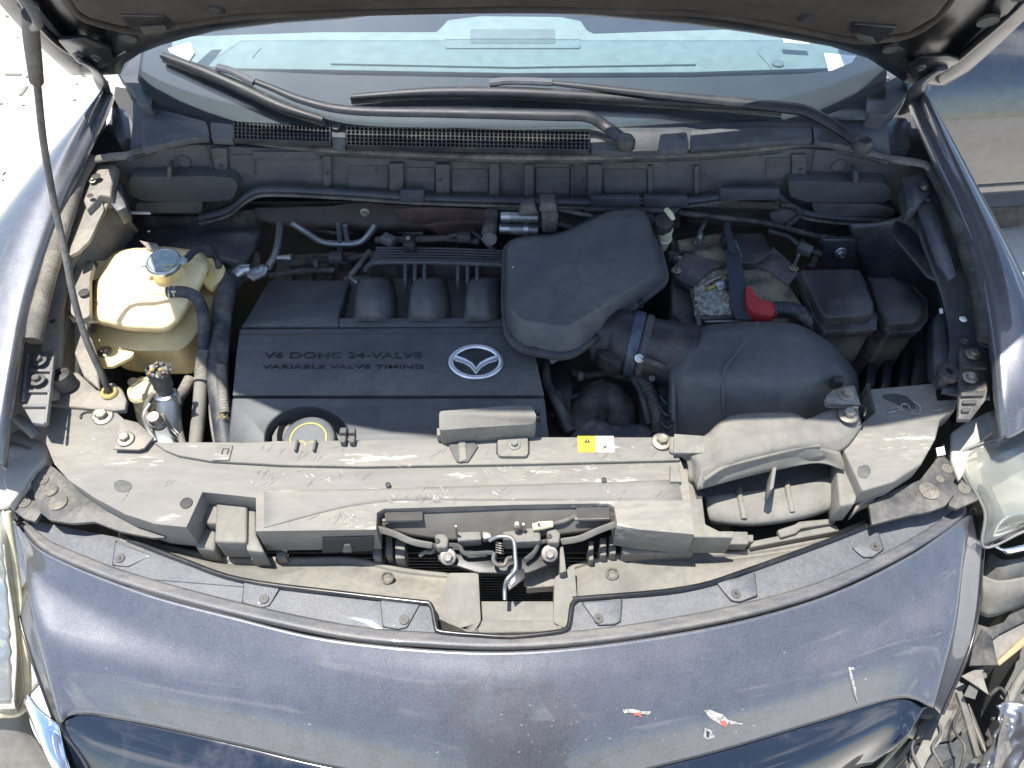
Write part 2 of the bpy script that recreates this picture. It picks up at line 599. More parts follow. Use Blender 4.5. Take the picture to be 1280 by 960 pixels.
def tube(name, parent, m, pts, r, n=10, k=6, flat=1.0, label=None, ribs=0, ribh=0.12):
    if ribs:
        P = spline(pts, k)
        L = sum((b - a).length for a, b in zip(P, P[1:]))
        # even resampling, then rings bulge alternately
        Q, acc, need, step = [P[0]], 0.0, 0.0, L / (ribs * 4)
        need = step
        for a, b in zip(P, P[1:]):
            l = (b - a).length
            while acc + l >= need and len(Q) < ribs * 4:
                Q.append(a.lerp(b, (need - acc) / l))
                need += step
            acc += l
        r0 = r
        rr = [r0 * (1 + (ribh if i % 4 in (1, 2) else 0)) for i in range(len(Q))]
        bm = tube_bm(Q, rr, n, 1, True, None, flat)
    else:
        bm = tube_bm(pts, r, n, k, True, None, flat)
    return finish(name, bm, m, parent, ang=70, label=label)


def cyl_bm(c, ax, r, h, n=20, r2=None, bm=None):
    """cylinder from c along ax for h"""
    ax = V(ax).normalized()
    r2 = r if r2 is None else r2
    a = ax.orthogonal().normalized()
    b = ax.cross(a)
    c = V(c)
    r0 = [c + (a * math.cos(t) + b * math.sin(t)) * r for t in [2 * math.pi * q / n for q in range(n)]]
    r1 = [c + ax * h + (a * math.cos(t) + b * math.sin(t)) * r2 for t in [2 * math.pi * q / n for q in range(n)]]
    return loft_bm([r0, r1], True, True, bm)


def lathe_bm(c, ax, prof, n=24, bm=None):
    """prof: list of (radius, height)"""
    ax = V(ax).normalized()
    a = ax.orthogonal().normalized()
    b = ax.cross(a)
    c = V(c)
    rings = [[c + ax * h + (a * math.cos(t) + b * math.sin(t)) * r for t in [2 * math.pi * q / n for q in range(n)]] for r, h in prof]
    return loft_bm(rings, True, True, bm)


def cyl(name, parent, m, c, ax, r, h, n=20, r2=None, bev=0.001, label=None):
    return finish(name, cyl_bm(c, ax, r, h, n, r2), m, parent, bev, 2, label=label)


def lathe(name, parent, m, c, ax, prof, n=24, bev=0.0, label=None):
    return finish(name, lathe_bm(c, ax, prof, n), m, parent, bev, 2, ang=35, label=label)


def box_bm(c, sx, sy, sz, rot=None, bm=None):
    bm = bm or bmesh.new()
    M = Matrix.Translation(V(c)) @ (rot.to_matrix().to_4x4() if rot is not None else Matrix.Identity(4)) @ Matrix.Diagonal((sx, sy, sz, 1))
    bmesh.ops.create_cube(bm, size=1.0, matrix=M)
    return bm


def bar_bm(a, b, wd, hh, up=V((0, 0, 1)), bm=None):
    a, b = V(a), V(b)
    t = (b - a).normalized()
    s = t.cross(up).normalized()
    u = s.cross(t)
    rings = [[p + s * (wd / 2) * i + u * (hh / 2) * j for i, j in ((-1, -1), (1, -1), (1, 1), (-1, 1))] for p in (a, b)]
    return loft_bm(rings, True, True, bm)


# shared bolt and push-pin meshes (local z up)
def mk_bolt(flange):
    bm = bmesh.new()
    if flange:
        lathe_bm((0, 0, 0), (0, 0, 1), [(1.0, 0), (1.0, 0.10), (0.9, 0.16), (0.62, 0.2)], 24, bm)
    hexr = 0.56
    lathe_bm((0, 0, 0.0), (0, 0, 1), [(hexr, 0.15), (hexr, 0.62), (hexr * 0.9, 0.7)], 6, bm)
    lathe_bm((0, 0, 0.0), (0, 0, 1), [(0.36, 0.6), (0.33, 0.72), (0.2, 0.66)], 14, bm)
    bmesh.ops.recalc_face_normals(bm, faces=bm.faces)
    me = bpy.data.meshes.new('bolt')
    bm.to_mesh(me)
    bm.free()
    return me


BOLT = {}


def bolt(parent, p, r=0.009, n=V((0, 0, 1)), m=None, flange=True, name='bolt', rz=None):
    m = m or STEEL
    key = (flange, m.name)
    if key not in BOLT:
        BOLT[key] = mk_bolt(flange)
        BOLT[key].materials.append(m)
    o = place(name, BOLT[key], parent, p)
    q = V((0, 0, 1)).rotation_difference(V(n).normalized())
    from mathutils import Quaternion
    o.rotation_mode = 'QUATERNION'
    o.rotation_quaternion = q @ Quaternion((0, 0, 1), random.uniform(0, 6) if rz is None else rz)
    o.scale = (r, r, r)
    return o


PIN = {}


def pin(parent, p, r=0.007, n=V((0, 0, 1)), m=None, name='push_pin'):
    m = m or BLACKD
    if m.name not in PIN:
        bm = bmesh.new()
        lathe_bm((0, 0, 0), (0, 0, 1), [(1.0, -0.1), (1.0, 0.12), (0.85, 0.22), (0.62, 0.22), (0.58, 0.12), (0.54, 0.12), (0.5, 0.2), (0.2, 0.2), (0.16, 0.02)], 24, bm)
        bmesh.ops.recalc_face_normals(bm, faces=bm.faces)
        me = bpy.data.meshes.new('push_pin')
        bm.to_mesh(me)
        bm.free()
        me.materials.append(m)
        PIN[m.name] = me
    o = place(name, PIN[m.name], parent, p)
    o.rotation_mode = 'QUATERNION'
    o.rotation_quaternion = V((0, 0, 1)).rotation_difference(V(n).normalized())
    o.scale = (r, r, r)
    return o


def hole(parent, p, r, n=V((0, 0, 1)), name='hole', sx=1.0):
    """a dark disc with a rolled rim, its colour standing in for the shade of a hole"""
    n = V(n).normalized()
    bm = lathe_bm(V(p) + n * 0.0004, n, [(r * 1.12, 0), (r * 1.12, 0.0008), (r, 0.0008), (r * 0.97, 0.0002)], 20)
    return finish(name, bm, VOID, parent)  # nothing is cut out, the dark face is painted shade


def lettering(name, parent, m, body, p0, p1, up, depth=0.0006, hscale=1.0, h=None, bold=0.0):
    """lettering between p0 and p1 (left and right ends of the base line)"""
    cu = bpy.data.curves.new(name, 'FONT')
    cu.body = body
    cu.size = 1
    cu.extrude = 0.02
    cu.offset = bold
    tmp = bpy.data.objects.new('tmp', cu)
    COL.objects.link(tmp)
    bpy.context.view_layer.update()
    dg = bpy.context.evaluated_depsgraph_get()
    me = bpy.data.meshes.new_from_object(tmp.evaluated_get(dg))
    bpy.data.objects.remove(tmp)
    xs = [v.co.x for v in me.vertices]
    ys = [v.co.y for v in me.vertices]
    x0, x1, y0, y1 = min(xs), max(xs), min(ys), max(ys)
    p0, p1 = V(p0), V(p1)
    ex = (p1 - p0)
    wd = ex.length
    ex.normalize()
    nn = V(up).normalized()
    ey = nn.cross(ex).normalized()
    hh = h if h else wd / (x1 - x0) * (y1 - y0) * hscale
    for v in me.vertices:
        a = (v.co.x - x0) / (x1 - x0) * wd
        b = (v.co.y - y0) / (y1 - y0) * hh
        v.co = ex * a + ey * b + nn * (depth if v.co.z > 0 else -depth * 0.5)
    me.materials.clear()
    return place(name, me, parent, p0, m)

# ================================================================== THE SETTING
bm = bmesh.new()
bmesh.ops.create_grid(bm, x_segments=40, y_segments=40, size=400)
g = finish('ground', bm, CONC, smooth=False)
g['kind'] = 'structure'
g['label'] = 'pale sunlit concrete ground beside the car'
# loose twigs and chips of stone lying on the concrete on the left
bm = bmesh.new()
for i in range(900):
    x, y = random.uniform(-3.6, -1.05), random.uniform(0.0, 4.2)
    s = random.choice([0.003, 0.004, 0.006, 0.008, 0.014])
    L_ = s * random.choice([1, 1.4, 5])
    a = random.uniform(0, 3.14)
    box_bm((x, y, 0.003), L_, s, 0.006, Matrix.Rotation(a, 3, 'Z').to_quaternion(), bm)
g = finish('ground_litter', bm, GRIT, smooth=False)
g['kind'] = 'stuff'
g['label'] = 'small chips and twigs scattered over the concrete'

# neighbouring dark car, right of the fender: real side panel that mirrors ground and sky
nc = thing('neighbour_car', 'dark glossy side of the car parked beyond the right fender', 'car', (1.5, 1.6, 0))
def ncar_part(nm, prof, m, x0=1.06, x1=4.6):
    bm = bmesh.new()
    pr = spline([V((0, y, z)) for y, z in prof], 6)
    xs = [x0 + (x1 - x0) * i / 24 for i in range(25)]
    G = [[bm.verts.new((xx, p.y + 0.10 * (xx - 1.1), p.z)) for p in pr] for xx in xs]
    for a, b in zip(G, G[1:]):
        for i in range(len(a) - 1):
            bm.faces.new((a[i], a[i + 1], b[i + 1], b[i]))
    return finish(nm, bm, m, nc, face_cam=True, solid=0.02)
ncar_part('rocker_panel', [(1.47, 0.18), (1.44, 0.24), (1.42, 0.29), (1.412, 0.322)], NCAR)
ncar_part('lower_door', [(1.405, 0.332), (1.40, 0.42), (1.403, 0.50), (1.412, 0.55), (1.428, 0.60), (1.452, 0.66), (1.485, 0.72), (1.525, 0.775), (1.56, 0.815)], NCAR)
ncar_part('side_window', [(1.575, 0.825), (1.62, 0.95), (1.68, 1.15)], NGLASS)
ncar_part('roof', [(1.68, 1.153), (1.74, 1.22), (1.87, 1.27), (2.4, 1.3)], NCAR)
bm = bmesh.new()
box_bm((2.8, 2.3, 0.7), 3.4, 1.2, 0.9, None, bm)
finish('cabin_shell', bm, VOID, nc, smooth=False)
bar = finish('door_gap', bar_bm((1.9, 1.478, 0.335), (1.9, 1.60, 0.80), 0.006, 0.006), VOID, nc)
for xw in (1.75, 3.9):
    finish('wheel', lathe_bm((xw, 1.62, 0.32), (0, 1, 0), [(0.16, 0.0), (0.2, -0.02), (0.28, -0.03), (0.31, 0), (0.31, 0.2), (0.16, 0.2)], 40), RUBBER, nc)

# ================================================================== ENGINE BAY SHELL
bay = thing('engine_bay', 'dark grimy floor and side walls inside the open engine bay', 'car body', (0, 0.3, 0.4))
bm = bmesh.new()
for (x0, x1, y0, y1, z0, z1) in ((-0.70, 0.70, -0.12, 0.75, 0.38, 0.40), (-0.72, -0.70, -0.02, 0.70, 0.38, 0.86), (0.70, 0.72, -0.02, 0.70, 0.38, 0.86), (-0.72, 0.72, 0.70, 0.72, 0.38, 0.97)):
    box_bm(((x0 + x1) / 2, (y0 + y1) / 2, (z0 + z1) / 2), x1 - x0, y1 - y0, z1 - z0, None, bm)
finish('inner_wall', bm, VOID, bay, smooth=False)
bm = bmesh.new()
for (x, y, z, sx, sy, sz) in ((-0.1, 0.36, 0.62, 0.62, 0.42, 0.4), (0.28, 0.3, 0.58, 0.3, 0.3, 0.3), (0.05, 0.12, 0.6, 0.5, 0.05, 0.3)):
    box_bm((x, y, z), sx, sy, sz, None, bm)
finish('engine_block', bm, CAST, bay, bev=0.02, seg=3)

# ================================================================== COWL, FIREWALL, WINDSCREEN
cowl = thing('cowl_panel', 'dark grey plastic cowl with vent grilles below the windscreen', 'cowl', (0, 0.62, 1.06))
sheet('cowl_cover', cowl, COWL, [
    [(166, 122, 1.105), (235, 140, 1.10), (300, 149, 1.097), (440, 156, 1.095), (640, 158, 1.095), (740, 159, 1.095), (860, 150, 1.097), (1000, 146, 1.10), (1080, 148, 1.10), (1108, 140, 1.105)],
    [(166, 152, 1.088), (235, 160, 1.085), (300, 166, 1.082), (440, 174, 1.08), (640, 178, 1.08), (740, 178, 1.08), (860, 172, 1.08), (1000, 166, 1.085), (1080, 168, 1.087), (1110, 165, 1.09)],
    [(162, 190, 1.055), (240, 178, 1.058), (300, 180, 1.058), (440, 188, 1.058), (640, 197, 1.058), (740, 197, 1.058), (860, 195, 1.058), (1000, 184, 1.058), (1080, 192, 1.058), (1114, 202, 1.055)]], 5, 4, 0.004)
# raised end covers and the strips between grilles
plate('end_cover', cowl, COWL, [(176, 130), (258, 152), (262, 171), (240, 172), (200, 180), (178, 186)], 1.1, 0.012, rc=4)
plate('end_cover', cowl, COWL, [(263, 153), (292, 156), (291, 174), (264, 172)], 1.098, 0.012, rc=2)
plate('end_cover', cowl, COWL, [(864, 163), (1012, 153), (1016, 174), (864, 184)], 1.092, 0.010, rc=2)
plate('end_cover', cowl, COWL, [(1016, 153), (1030, 156), (1078, 182), (1060, 183), (1018, 175)], 1.092, 0.010, rc=2)
for (pts) in ([(415, 156), (432, 157), (432, 184), (415, 182)], [(738, 168), (790, 180), (790, 190), (738, 188)]):
    plate('grille_divider', cowl, COWL, pts, 1.091, 0.010, rc=3)
pv = plate('pivot_cover', cowl, COWL, [(826, 165), (838, 161), (858, 163), (862, 186), (822, 187)], 1.098, 0.012, rc=5)
bolt(cowl, Z(853, 169, 1.099), 0.006, m=BLACKD, flange=False)
cyl('washer_nozzle', cowl, BLACKP, Z(421, 163, 1.09), (0, 0, 1), 0.008, 0.008, 16)

def grille(pxl, pxr, yt, yb, slant, nx, ny, z):
    bm = bmesh.new()
    def P(u, v):
        return Z(pxl + (pxr - pxl) * u, yt + (yb - yt) * v + slant * u, z)
    for i in range(nx + 1):
        bar_bm(P(i / nx, 0), P(i / nx, 1), 0.0019, 0.009, bm=bm)
    for j in range(ny + 1):
        bar_bm(P(0, j / ny), P(1, j / ny), 0.0021, 0.0086, bm=bm)
    o = finish('vent_grille', bm, BLACKP, cowl, smooth=False)
    o['kind'] = 'stuff'
    well = plate('vent_well', cowl, VOID, [(pxl, yt), (pxr, yt + slant), (pxr, yb + slant), (pxl, yb)], z - 0.0052, 0.004)
grille(293, 413, 153, 176, 4, 24, 5, 1.0935)
grille(434, 736, 161, 184, 6, 56, 5, 1.0925)

seal = thing('bay_weatherstrip', 'soft black rubber seal bordering the rear and sides of the engine bay', 'rubber seal', (0, 0.6, 1.06))
tube('rear_seal', seal, RUBBERD, [Z(x, y, z) for x, y, z in ((116, 200, 1.055), (140, 196, 1.06), (160, 194, 1.065), (190, 184, 1.068), (235, 175, 1.07), (300, 177, 1.07), (430, 187, 1.07), (640, 195, 1.07), (860, 192, 1.07), (1000, 180, 1.07), (1060, 184, 1.07), (1110, 198, 1.065), (1150, 204, 1.06), (1163, 210, 1.057))], 0.0095, 12, 6, 0.55)
tube('seal_lip', seal, RUBBER, [Z(x, y, 1.064) for x, y in ((160, 200), (190, 190), (235, 181), (300, 183), (430, 193), (640, 201), (860, 198), (1000, 187), (1060, 191), (1110, 204))], 0.004, 8, 6)
tube('side_seal', seal, RUBBERD, [Z(x, y, z) for x, y, z in ((116, 198, 1.055), (97, 228, 1.052), (75, 293, 1.045), (56, 356, 1.03), (46, 400, 1.02), (41, 426, 1.01))], [0.009, 0.0125, 0.0135, 0.0135, 0.0135], 14, 6)
tube('side_seal', seal, RUBBER, [Z(x, y, z) for x, y, z in ((1163, 210, 1.055), (1184, 246, 1.052), (1211, 318, 1.045), (1225, 375, 1.03), (1233, 424, 1.01))], [0.009, 0.012, 0.013, 0.013, 0.012], 14, 6)

fw = thing('firewall_panel', 'ribbed dark plastic panel across the back of the engine bay under the cowl', 'firewall', (0, 0.585, 1.0))
FY = 0.588
plate('face_panel', fw, FACE, [(135, 206), (190, 190), (240, 181), (430, 191), (640, 200), (860, 198), (1000, 186), (1060, 190), (1110, 204), (1160, 212), (1150, 268), (1040, 262), (990, 262), (960, 246), (860, 254), (640, 254), (430, 243), (312, 241), (262, 268), (168, 268)], y=FY, th=0.01)
for (x0, x1, yt, yb, dd) in ((262, 284, 186, 215, 5), (316, 400, 190, 200, 3), (487, 504, 205, 244, 6), (545, 562, 206, 246, 6), (612, 624, 205, 248, 7), (656, 667, 206, 248, 7), (714, 716, 208, 248, 5), (735, 752, 206, 250, 6), (810, 816, 208, 250, 4), (868, 874, 208, 246, 4), (404, 414, 196, 238, 5), (990, 1008, 194, 222, 5)):
    plate('rib', fw, FACE, [(x0, yt), (x1, yt), (x1, yb), (x0, yb)], y=FY - dd * 0.001 - 0.002, th=0.008, bev=0.001)
for (x0, x1, yt, yb) in ((288, 318, 194, 221), (958, 988, 198, 224), (435, 485, 208, 236), (508, 543, 210, 238), (565, 610, 212, 240), (670, 712, 210, 242), (755, 808, 212, 242)):
    plate('raised_pad', fw, FACE, [(x0, yt), (x1, yt), (x1, yb), (x0, yb)], y=FY - 0.003, th=0.006, bev=0.0012, rc=3)
for (x, y) in ((276, 208), (409, 217), (551, 225), (728, 225), (880, 219), (1001, 212), (470, 212)):
    finish('hole', cyl_bm(Y(x, y, FY - 0.0105), (0, -1, 0), 0.003, 0.0006, 12), VOID, fw)
for (x, y) in ((230, 201), (1048, 206)):
    finish('round_boss', lathe_bm(Y(x, y, FY), (0, -1, 0), [(0.012, 0), (0.012, 0.003), (0.0105, 0.004), (0.0105, 0.003), (0.002, 0.003)], 28), FACE, fw)
for pts in ([(162, 222), (258, 220), (290, 222), (298, 232), (290, 250), (258, 252), (180, 252), (163, 244)], [(985, 228), (1000, 226), (1108, 229), (1114, 240), (1108, 253), (1010, 253), (988, 246)]):
    plate('foam_block', fw, FOAM, pts, y=FY - 0.028, th=0.03, bev=0.012, seg=4, rc=5)
for pts in ([(170, 254), (252, 251), (252, 266), (170, 267)], [(1014, 254), (1096, 255), (1120, 262), (1116, 272), (1020, 270)]):
    plate('foam_block', fw, FACE, pts, y=FY - 0.024, th=0.03, bev=0.006, seg=3, rc=3)
for pts in ([(209, 209), (214, 209), (214, 224), (209, 224)], [(1067, 215), (1073, 215), (1073, 231), (1067, 231)]):
    plate('clip_tab', fw, COWL, pts, y=FY - 0.033, th=0.02, bev=0.001)
for pts in ([(258, 183), (262, 195), (266, 222), (260, 255), (250, 268)], [(1018, 188), (1014, 215), (1016, 235), (1022, 262)]):
    tube('panel_seam', fw, VOID, [Y(x, y, FY - 0.010) for x, y in pts], 0.0018, 6)
# channel lip under the panel
for k, (dy, rr, zz) in enumerate(((0, 0.0085, 0.0), (7, 0.0055, -0.004))):
    tube('channel_lip', fw, COWL if k == 0 else RUBBERD, [Y(x, y + dy, FY - 0.020) for x, y in ((250, 272), (285, 262), (312, 242), (340, 236), (430, 240), (520, 246), (640, 250), (760, 252), (860, 250), (930, 240), (965, 240), (988, 256), (1010, 266), (1060, 272), (1130, 276))], rr, 10, 6, 0.6)
for (x0, x1, y) in ((500, 530, 239), (738, 800, 247), (805, 860, 247), (900, 975, 237)):
    plate('lip_clip', fw, COWL, [(x0, y), (x1, y), (x1, y + 14), (x0, y + 14)], y=FY - 0.032, th=0.012, bev=0.002)
# lower firewall with heat shield and pads
sheet('heat_shield', fw, SHIELD, [
    [(318, 262), (430, 256), (520, 258), (620, 262)],
    [(325, 276), (430, 280), (525, 282), (612, 284)],
    [(350, 284), (430, 290), (540, 296), (590, 300)]], 8, 6, 0.003, f=lambda x, y: Y(x, y, 0.60 - 0.03 * math.sin(math.pi * min(1, max(0, (y - 255) / 45)))),
    mod=lambda p, u, v: p + V((0, mnoise.noise(p * 30) * 0.006, mnoise.noise(p * 22) * 0.004)))
plate('shield_tongue', fw, RUST, [(528, 282), (560, 276), (614, 276), (606, 288), (584, 302), (566, 313), (556, 304), (548, 292)], y=0.566, th=0.003, rc=3)
plate('shield_patch', fw, RUST, [(490, 262), (540, 259), (612, 262), (614, 276), (540, 282), (500, 276)], y=0.570, th=0.002, rc=5)
bolt(fw, Y(456, 266, 0.565), 0.009, n=(0, -1, 0.2))
plate('lower_firewall', fw, VOID, [(130, 255), (1170, 255), (1170, 420), (130, 420)], y=0.66, th=0.01)
for pts in ([(620, 262), (850, 262), (850, 285), (620, 285)], [(860, 258), (985, 262), (985, 285), (860, 280)]):
    plate('sound_pad', fw, FACE, pts, y=0.61, th=0.02, bev=0.004, rc=3)
sheet('sound_pad', fw, RUBBER, [
    [(985, 262), (1040, 274), (1130, 276)], [(985, 278), (1040, 292), (1130, 290)], [(985, 300), (1040, 306), (1120, 302)]], 6, 5, 0.004,
    f=lambda x, y: Y(x, y, 0.60 - 0.02 * math.sin((y - 260) / 45 * 3)))
sheet('sound_pad', fw, RUBBER, [
    [(172, 268), (240, 270), (318, 262)], [(172, 284), (240, 285), (322, 276)], [(180, 305), (250, 305), (330, 300)]], 6, 5, 0.004,
    f=lambda x, y: Y(x, y, 0.60 - 0.02 * math.sin((y - 260) / 45 * 3)))

# windscreen: plane leaning back from the cowl
WO = Z(640, 159, 1.098)
WNn = V((0, -math.sin(R(29)), math.cos(R(29))))
def WP(x, y, off=0.0):
    return PL(x, y, WO + WNn * off, WNn)
ws = thing('windscreen', 'dusty tinted windscreen seen between the cowl and the raised bonnet', 'windscreen', WP(640, 80))
def wpoly(nm, m, pts, off, th, bev=0.0, rc=0):
    return plate(nm, ws, m, pts, th=th, bev=bev, rc=rc, f=lambda x, y: WP(x, y, off), d=-WNn, y=0.0 if False else None)
wpoly('glass_pane', GLASS, [(190, 136), (172, 100), (180, 40), (240, -90), (1060, -90), (1110, 60), (1108, 100), (1106, 144), (1000, 149), (860, 153), (740, 161), (640, 160), (440, 159), (300, 152)], 0.0, 0.004)
wpoly('frit_band', FRIT, [(190, 136), (172, 100), (180, 40), (208, -60), (222, -60), (205, 50), (212, 66), (245, 80), (300, 88), (430, 94), (640, 98), (860, 97), (1000, 93), (1040, 88), (1065, 78), (1074, 64), (1060, -60), (1080, -60), (1110, 60), (1106, 144), (1000, 149), (860, 153), (740, 161), (640, 160), (440, 159), (300, 152)], -0.0055, 0.001)
for pts in ([(150, 96), (160, 78), (178, 62), (200, 56), (196, 78), (192, 112), (188, 132), (172, 128), (165, 112)], [(1083, 80), (1100, 78), (1128, 100), (1136, 112), (1122, 132), (1108, 144), (1085, 140), (1083, 116)]):
    pl_ = plate('pillar_trim', ws, COWL, pts, 1.122, 0.03, bev=0.005, seg=3, rc=4)
for pts in ([(1024, 146), (1058, 135), (1082, 118), (1083, 140), (1083, 147)],):
    plate('pillar_trim', ws, COWL, pts, 1.113, 0.006, bev=0.001)
finish('screw', lathe_bm(Z(1107, 98, 1.122), (0, 0, 1), [(0.006, 0), (0.006, 0.003), (0.003, 0.004)], 14), ALU, ws)

# dashboard behind the glass
dsh = thing('dashboard', 'pale grey green dashboard top with centre vent pod behind the windscreen', 'dashboard', (0, 1.0, 1.05))
def DP(x, y, z):
    return Z(x, y, z)
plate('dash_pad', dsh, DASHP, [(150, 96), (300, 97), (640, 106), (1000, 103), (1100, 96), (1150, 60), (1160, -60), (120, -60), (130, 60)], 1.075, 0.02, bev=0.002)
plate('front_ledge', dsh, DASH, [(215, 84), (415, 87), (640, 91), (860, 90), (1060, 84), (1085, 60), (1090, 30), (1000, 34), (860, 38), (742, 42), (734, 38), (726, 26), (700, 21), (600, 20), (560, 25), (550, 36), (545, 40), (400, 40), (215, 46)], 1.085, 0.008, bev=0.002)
plate('front_lip', dsh, DASH, [(413, 76), (640, 80), (870, 77), (870, 80), (640, 83.5), (413, 79)], 1.089, 0.004, bev=0.001)
plate('centre_pod', dsh, DASH, [(556, 60), (556, 38), (562, 30), (602, 24), (690, 24), (716, 29), (724, 40), (726, 60)], 1.0875, 0.006, bev=0.002, seg=3, rc=4)
plate('display_panel', dsh, DASHD, [(588, 54), (588, 36), (694, 36), (694, 54)], 1.0885, 0.003, bev=0.0008, rc=2)
tube('seam', dsh, DASHD, [Z(x, y, 1.0855) for x, y in ((415, 78), (640, 82), (868, 79))], 0.0012, 6)
tube('seam', dsh, DASHD, [Z(x, y, 1.0855) for x, y in ((947, 66), (958, 78), (966, 88))], 0.0012, 6)
tube('seam', dsh, DASHD, [Z(x, y, 1.0855) for x, y in ((316, 72), (326, 60))], 0.0012, 6)
finish('sensor_dome', lathe_bm(Z(972, 81, 1.085), (0, 0, 1), [(0.012, 0), (0.011, 0.004), (0.005, 0.006)], 20), DASHD, dsh)
plate('paper_slip', dsh, WHT, [(978, 47), (1010, 49), (1012, 55), (980, 53)], 1.107, 0.001, bev=0)
plate('paper_slip', dsh, WHT, [(1030, 66), (1072, 70), (1066, 84), (1036, 90)], 1.0875, 0.001, bev=0)
plate('paper_slip', dsh, CREAM, [(205, 62), (238, 52), (243, 66), (236, 76)], 1.089, 0.001, bev=0)

# ================================================================== WIPERS
def wiper(lab, arm, armr, blade, bladeoff, hook):
    w_ = thing('windscreen_wiper', lab, 'wiper', arm[0], 'windscreen wipers')
    bm = tube_bm(arm, [r_ * 0.88 for r_ in armr], 8, 8, True, None, 0.7)
    finish('wiper_arm', bm, WIPER, w_, ang=50)
    b = [p + WNn * 0.012 for p in blade]
    finish('blade_spine', tube_bm(b, [0.006, 0.0105, 0.012, 0.0105, 0.006], 8, 8, True, None, 0.8), WIPER, w_, ang=60)
    finish('rubber_strip', tube_bm([p + WNn * 0.003 + V((0, -.004, 0)) for p in blade], 0.0045, 6, 8, True, None, 1.3), RUBBER, w_)
    finish('blade_clip', tube_bm(hook, 0.008, 8, 3, True, None, 0.7), COWL, w_, ang=40)
    finish('pivot_cap', lathe_bm(arm[0] + V((0, 0, -0.008)), (0, 0, 1), [(0.016, 0), (0.016, 0.012), (0.012, 0.018), (0.004, 0.02)], 20), BLACKP, w_)
    return w_
wp = lambda x, y, o=0.0: WP(x, y, o)
wiper('windscreen wiper with its short blade resting toward the left corner of the glass',
      [Z(782, 178, 1.112), wp(760, 160, .02), wp(735, 146, .024), wp(692, 144, .026), wp(560, 141, .026), wp(440, 138, .024), wp(380, 126, .022), wp(335, 108, .02), wp(300, 95, .018), wp(278, 86, .018)],
      [0.014, 0.013, 0.0125, 0.0125, 0.011, 0.010, 0.009, 0.007, 0.006, 0.006],
      [wp(206, 74), wp(255, 93), wp(305, 115), wp(355, 138), wp(406, 154)], 0, [wp(272, 84, .02), wp(292, 90, .022), wp(318, 103, .02)])
wiper('windscreen wiper with its long blade lying across the middle of the glass',
      [Z(1078, 181, 1.108), wp(1050, 162, .02), wp(1010, 140, .024), wp(978, 134, .026), wp(900, 126, .024), wp(800, 116, .022), wp(730, 108, .02), wp(680, 103, .018), wp(640, 101, .018)],
      [0.014, 0.013, 0.0135, 0.013, 0.011, 0.0085, 0.007, 0.0055, 0.005],
      [wp(440, 126), wp(540, 120), wp(650, 121), wp(780, 128), wp(975, 141)], 0, [wp(612, 104, .016), wp(640, 101, .02), wp(690, 103, .02)])

# ================================================================== FENDERS
def fender(side, gap, sh, lab):
    f_ = thing('fender', lab, 'fender', Z(*gap[3]))
    def roll(p, dx, dz):
        return p + V((dx * side, 0, dz))
    inner = [Z(*p) for p in gap]
    outer = [Z(*p) for p in sh]
    rows = []
    rows.append([p + V((0, 0, -0.016)) for p in inner])
    rows.append([p + V((0.002 * side, 0, -0.006)) for p in inner])
    rows.append([p + V((0.012 * side, 0, 0.0)) for p in inner])
    rows.append([a.lerp(b, 0.5) + V((0, 0, 0.012)) for a, b in zip(inner, outer)])
    rows.append(outer)
    rows.append([roll(p, 0.03, -0.055) for p in outer])
    rows.append([roll(p, 0.045, -0.16) for p in outer])
    rows.append([roll(p, 0.045, -0.45) for p in outer])
    cols = [spline(c, 5) for c in zip(*rows)]
    grid = [spline(r, 8) for r in zip(*cols)]
    bm = bmesh.new()
    G = [[bm.verts.new(p) for p in r] for r in grid]
    for a, b in zip(G, G[1:]):
        for i in range(len(a) - 1):
            bm.faces.new((a[i], a[i + 1], b[i + 1], b[i]))
    bvh = BVHTree.FromBMesh(bm)
    finish('wing_skin', bm, PAINT, f_, face_cam=True, solid=0.002, ang=80)
    return f_, bvh
fl, fl_bvh = fender(-1, [(138, 112, 1.10), (127, 140, 1.095), (103, 190, 1.085), (77, 245, 1.075), (53, 310, 1.06), (31, 380, 1.045), (17, 450, 1.025), (6, 520, 1.0), (0, 580, 0.97)],
       [(136, 106, 1.10), (122, 124, 1.10), (88, 162, 1.085), (54, 200, 1.07), (6, 262, 1.055), (-35, 320, 1.035), (-70, 400, 1.015), (-85, 480, 0.99), (-80, 570, 0.95)],
       'sunlit metallic blue grey left fender beside the prop rod')
fr, fr_bvh = fender(1, [(1140, 118, 1.10), (1152, 150, 1.095), (1174, 200, 1.085), (1198, 250, 1.075), (1221, 310, 1.06), (1237, 380, 1.045), (1246, 440, 1.025), (1251, 500, 1.0), (1256, 545, 0.97)],
       [(1150, 112, 1.10), (1166, 135, 1.10), (1192, 180, 1.085), (1224, 240, 1.07), (1266, 320, 1.055), (1304, 400, 1.035), (1330, 450, 1.015), (1345, 485, 0.99), (1345, 512, 0.965)],
       'shaded metallic blue grey right fender next to the second parked car')

for f_, pa in ((fl, [(144, 108), (168, 112), (172, 190), (150, 200), (108, 215), (112, 192), (138, 150)]), (fr, [(1104, 140), (1140, 116), (1170, 200), (1196, 262), (1176, 214), (1110, 200)])):
    plate('gap_closer', f_, VOID, pa, 1.02, 0.3, bev=0)
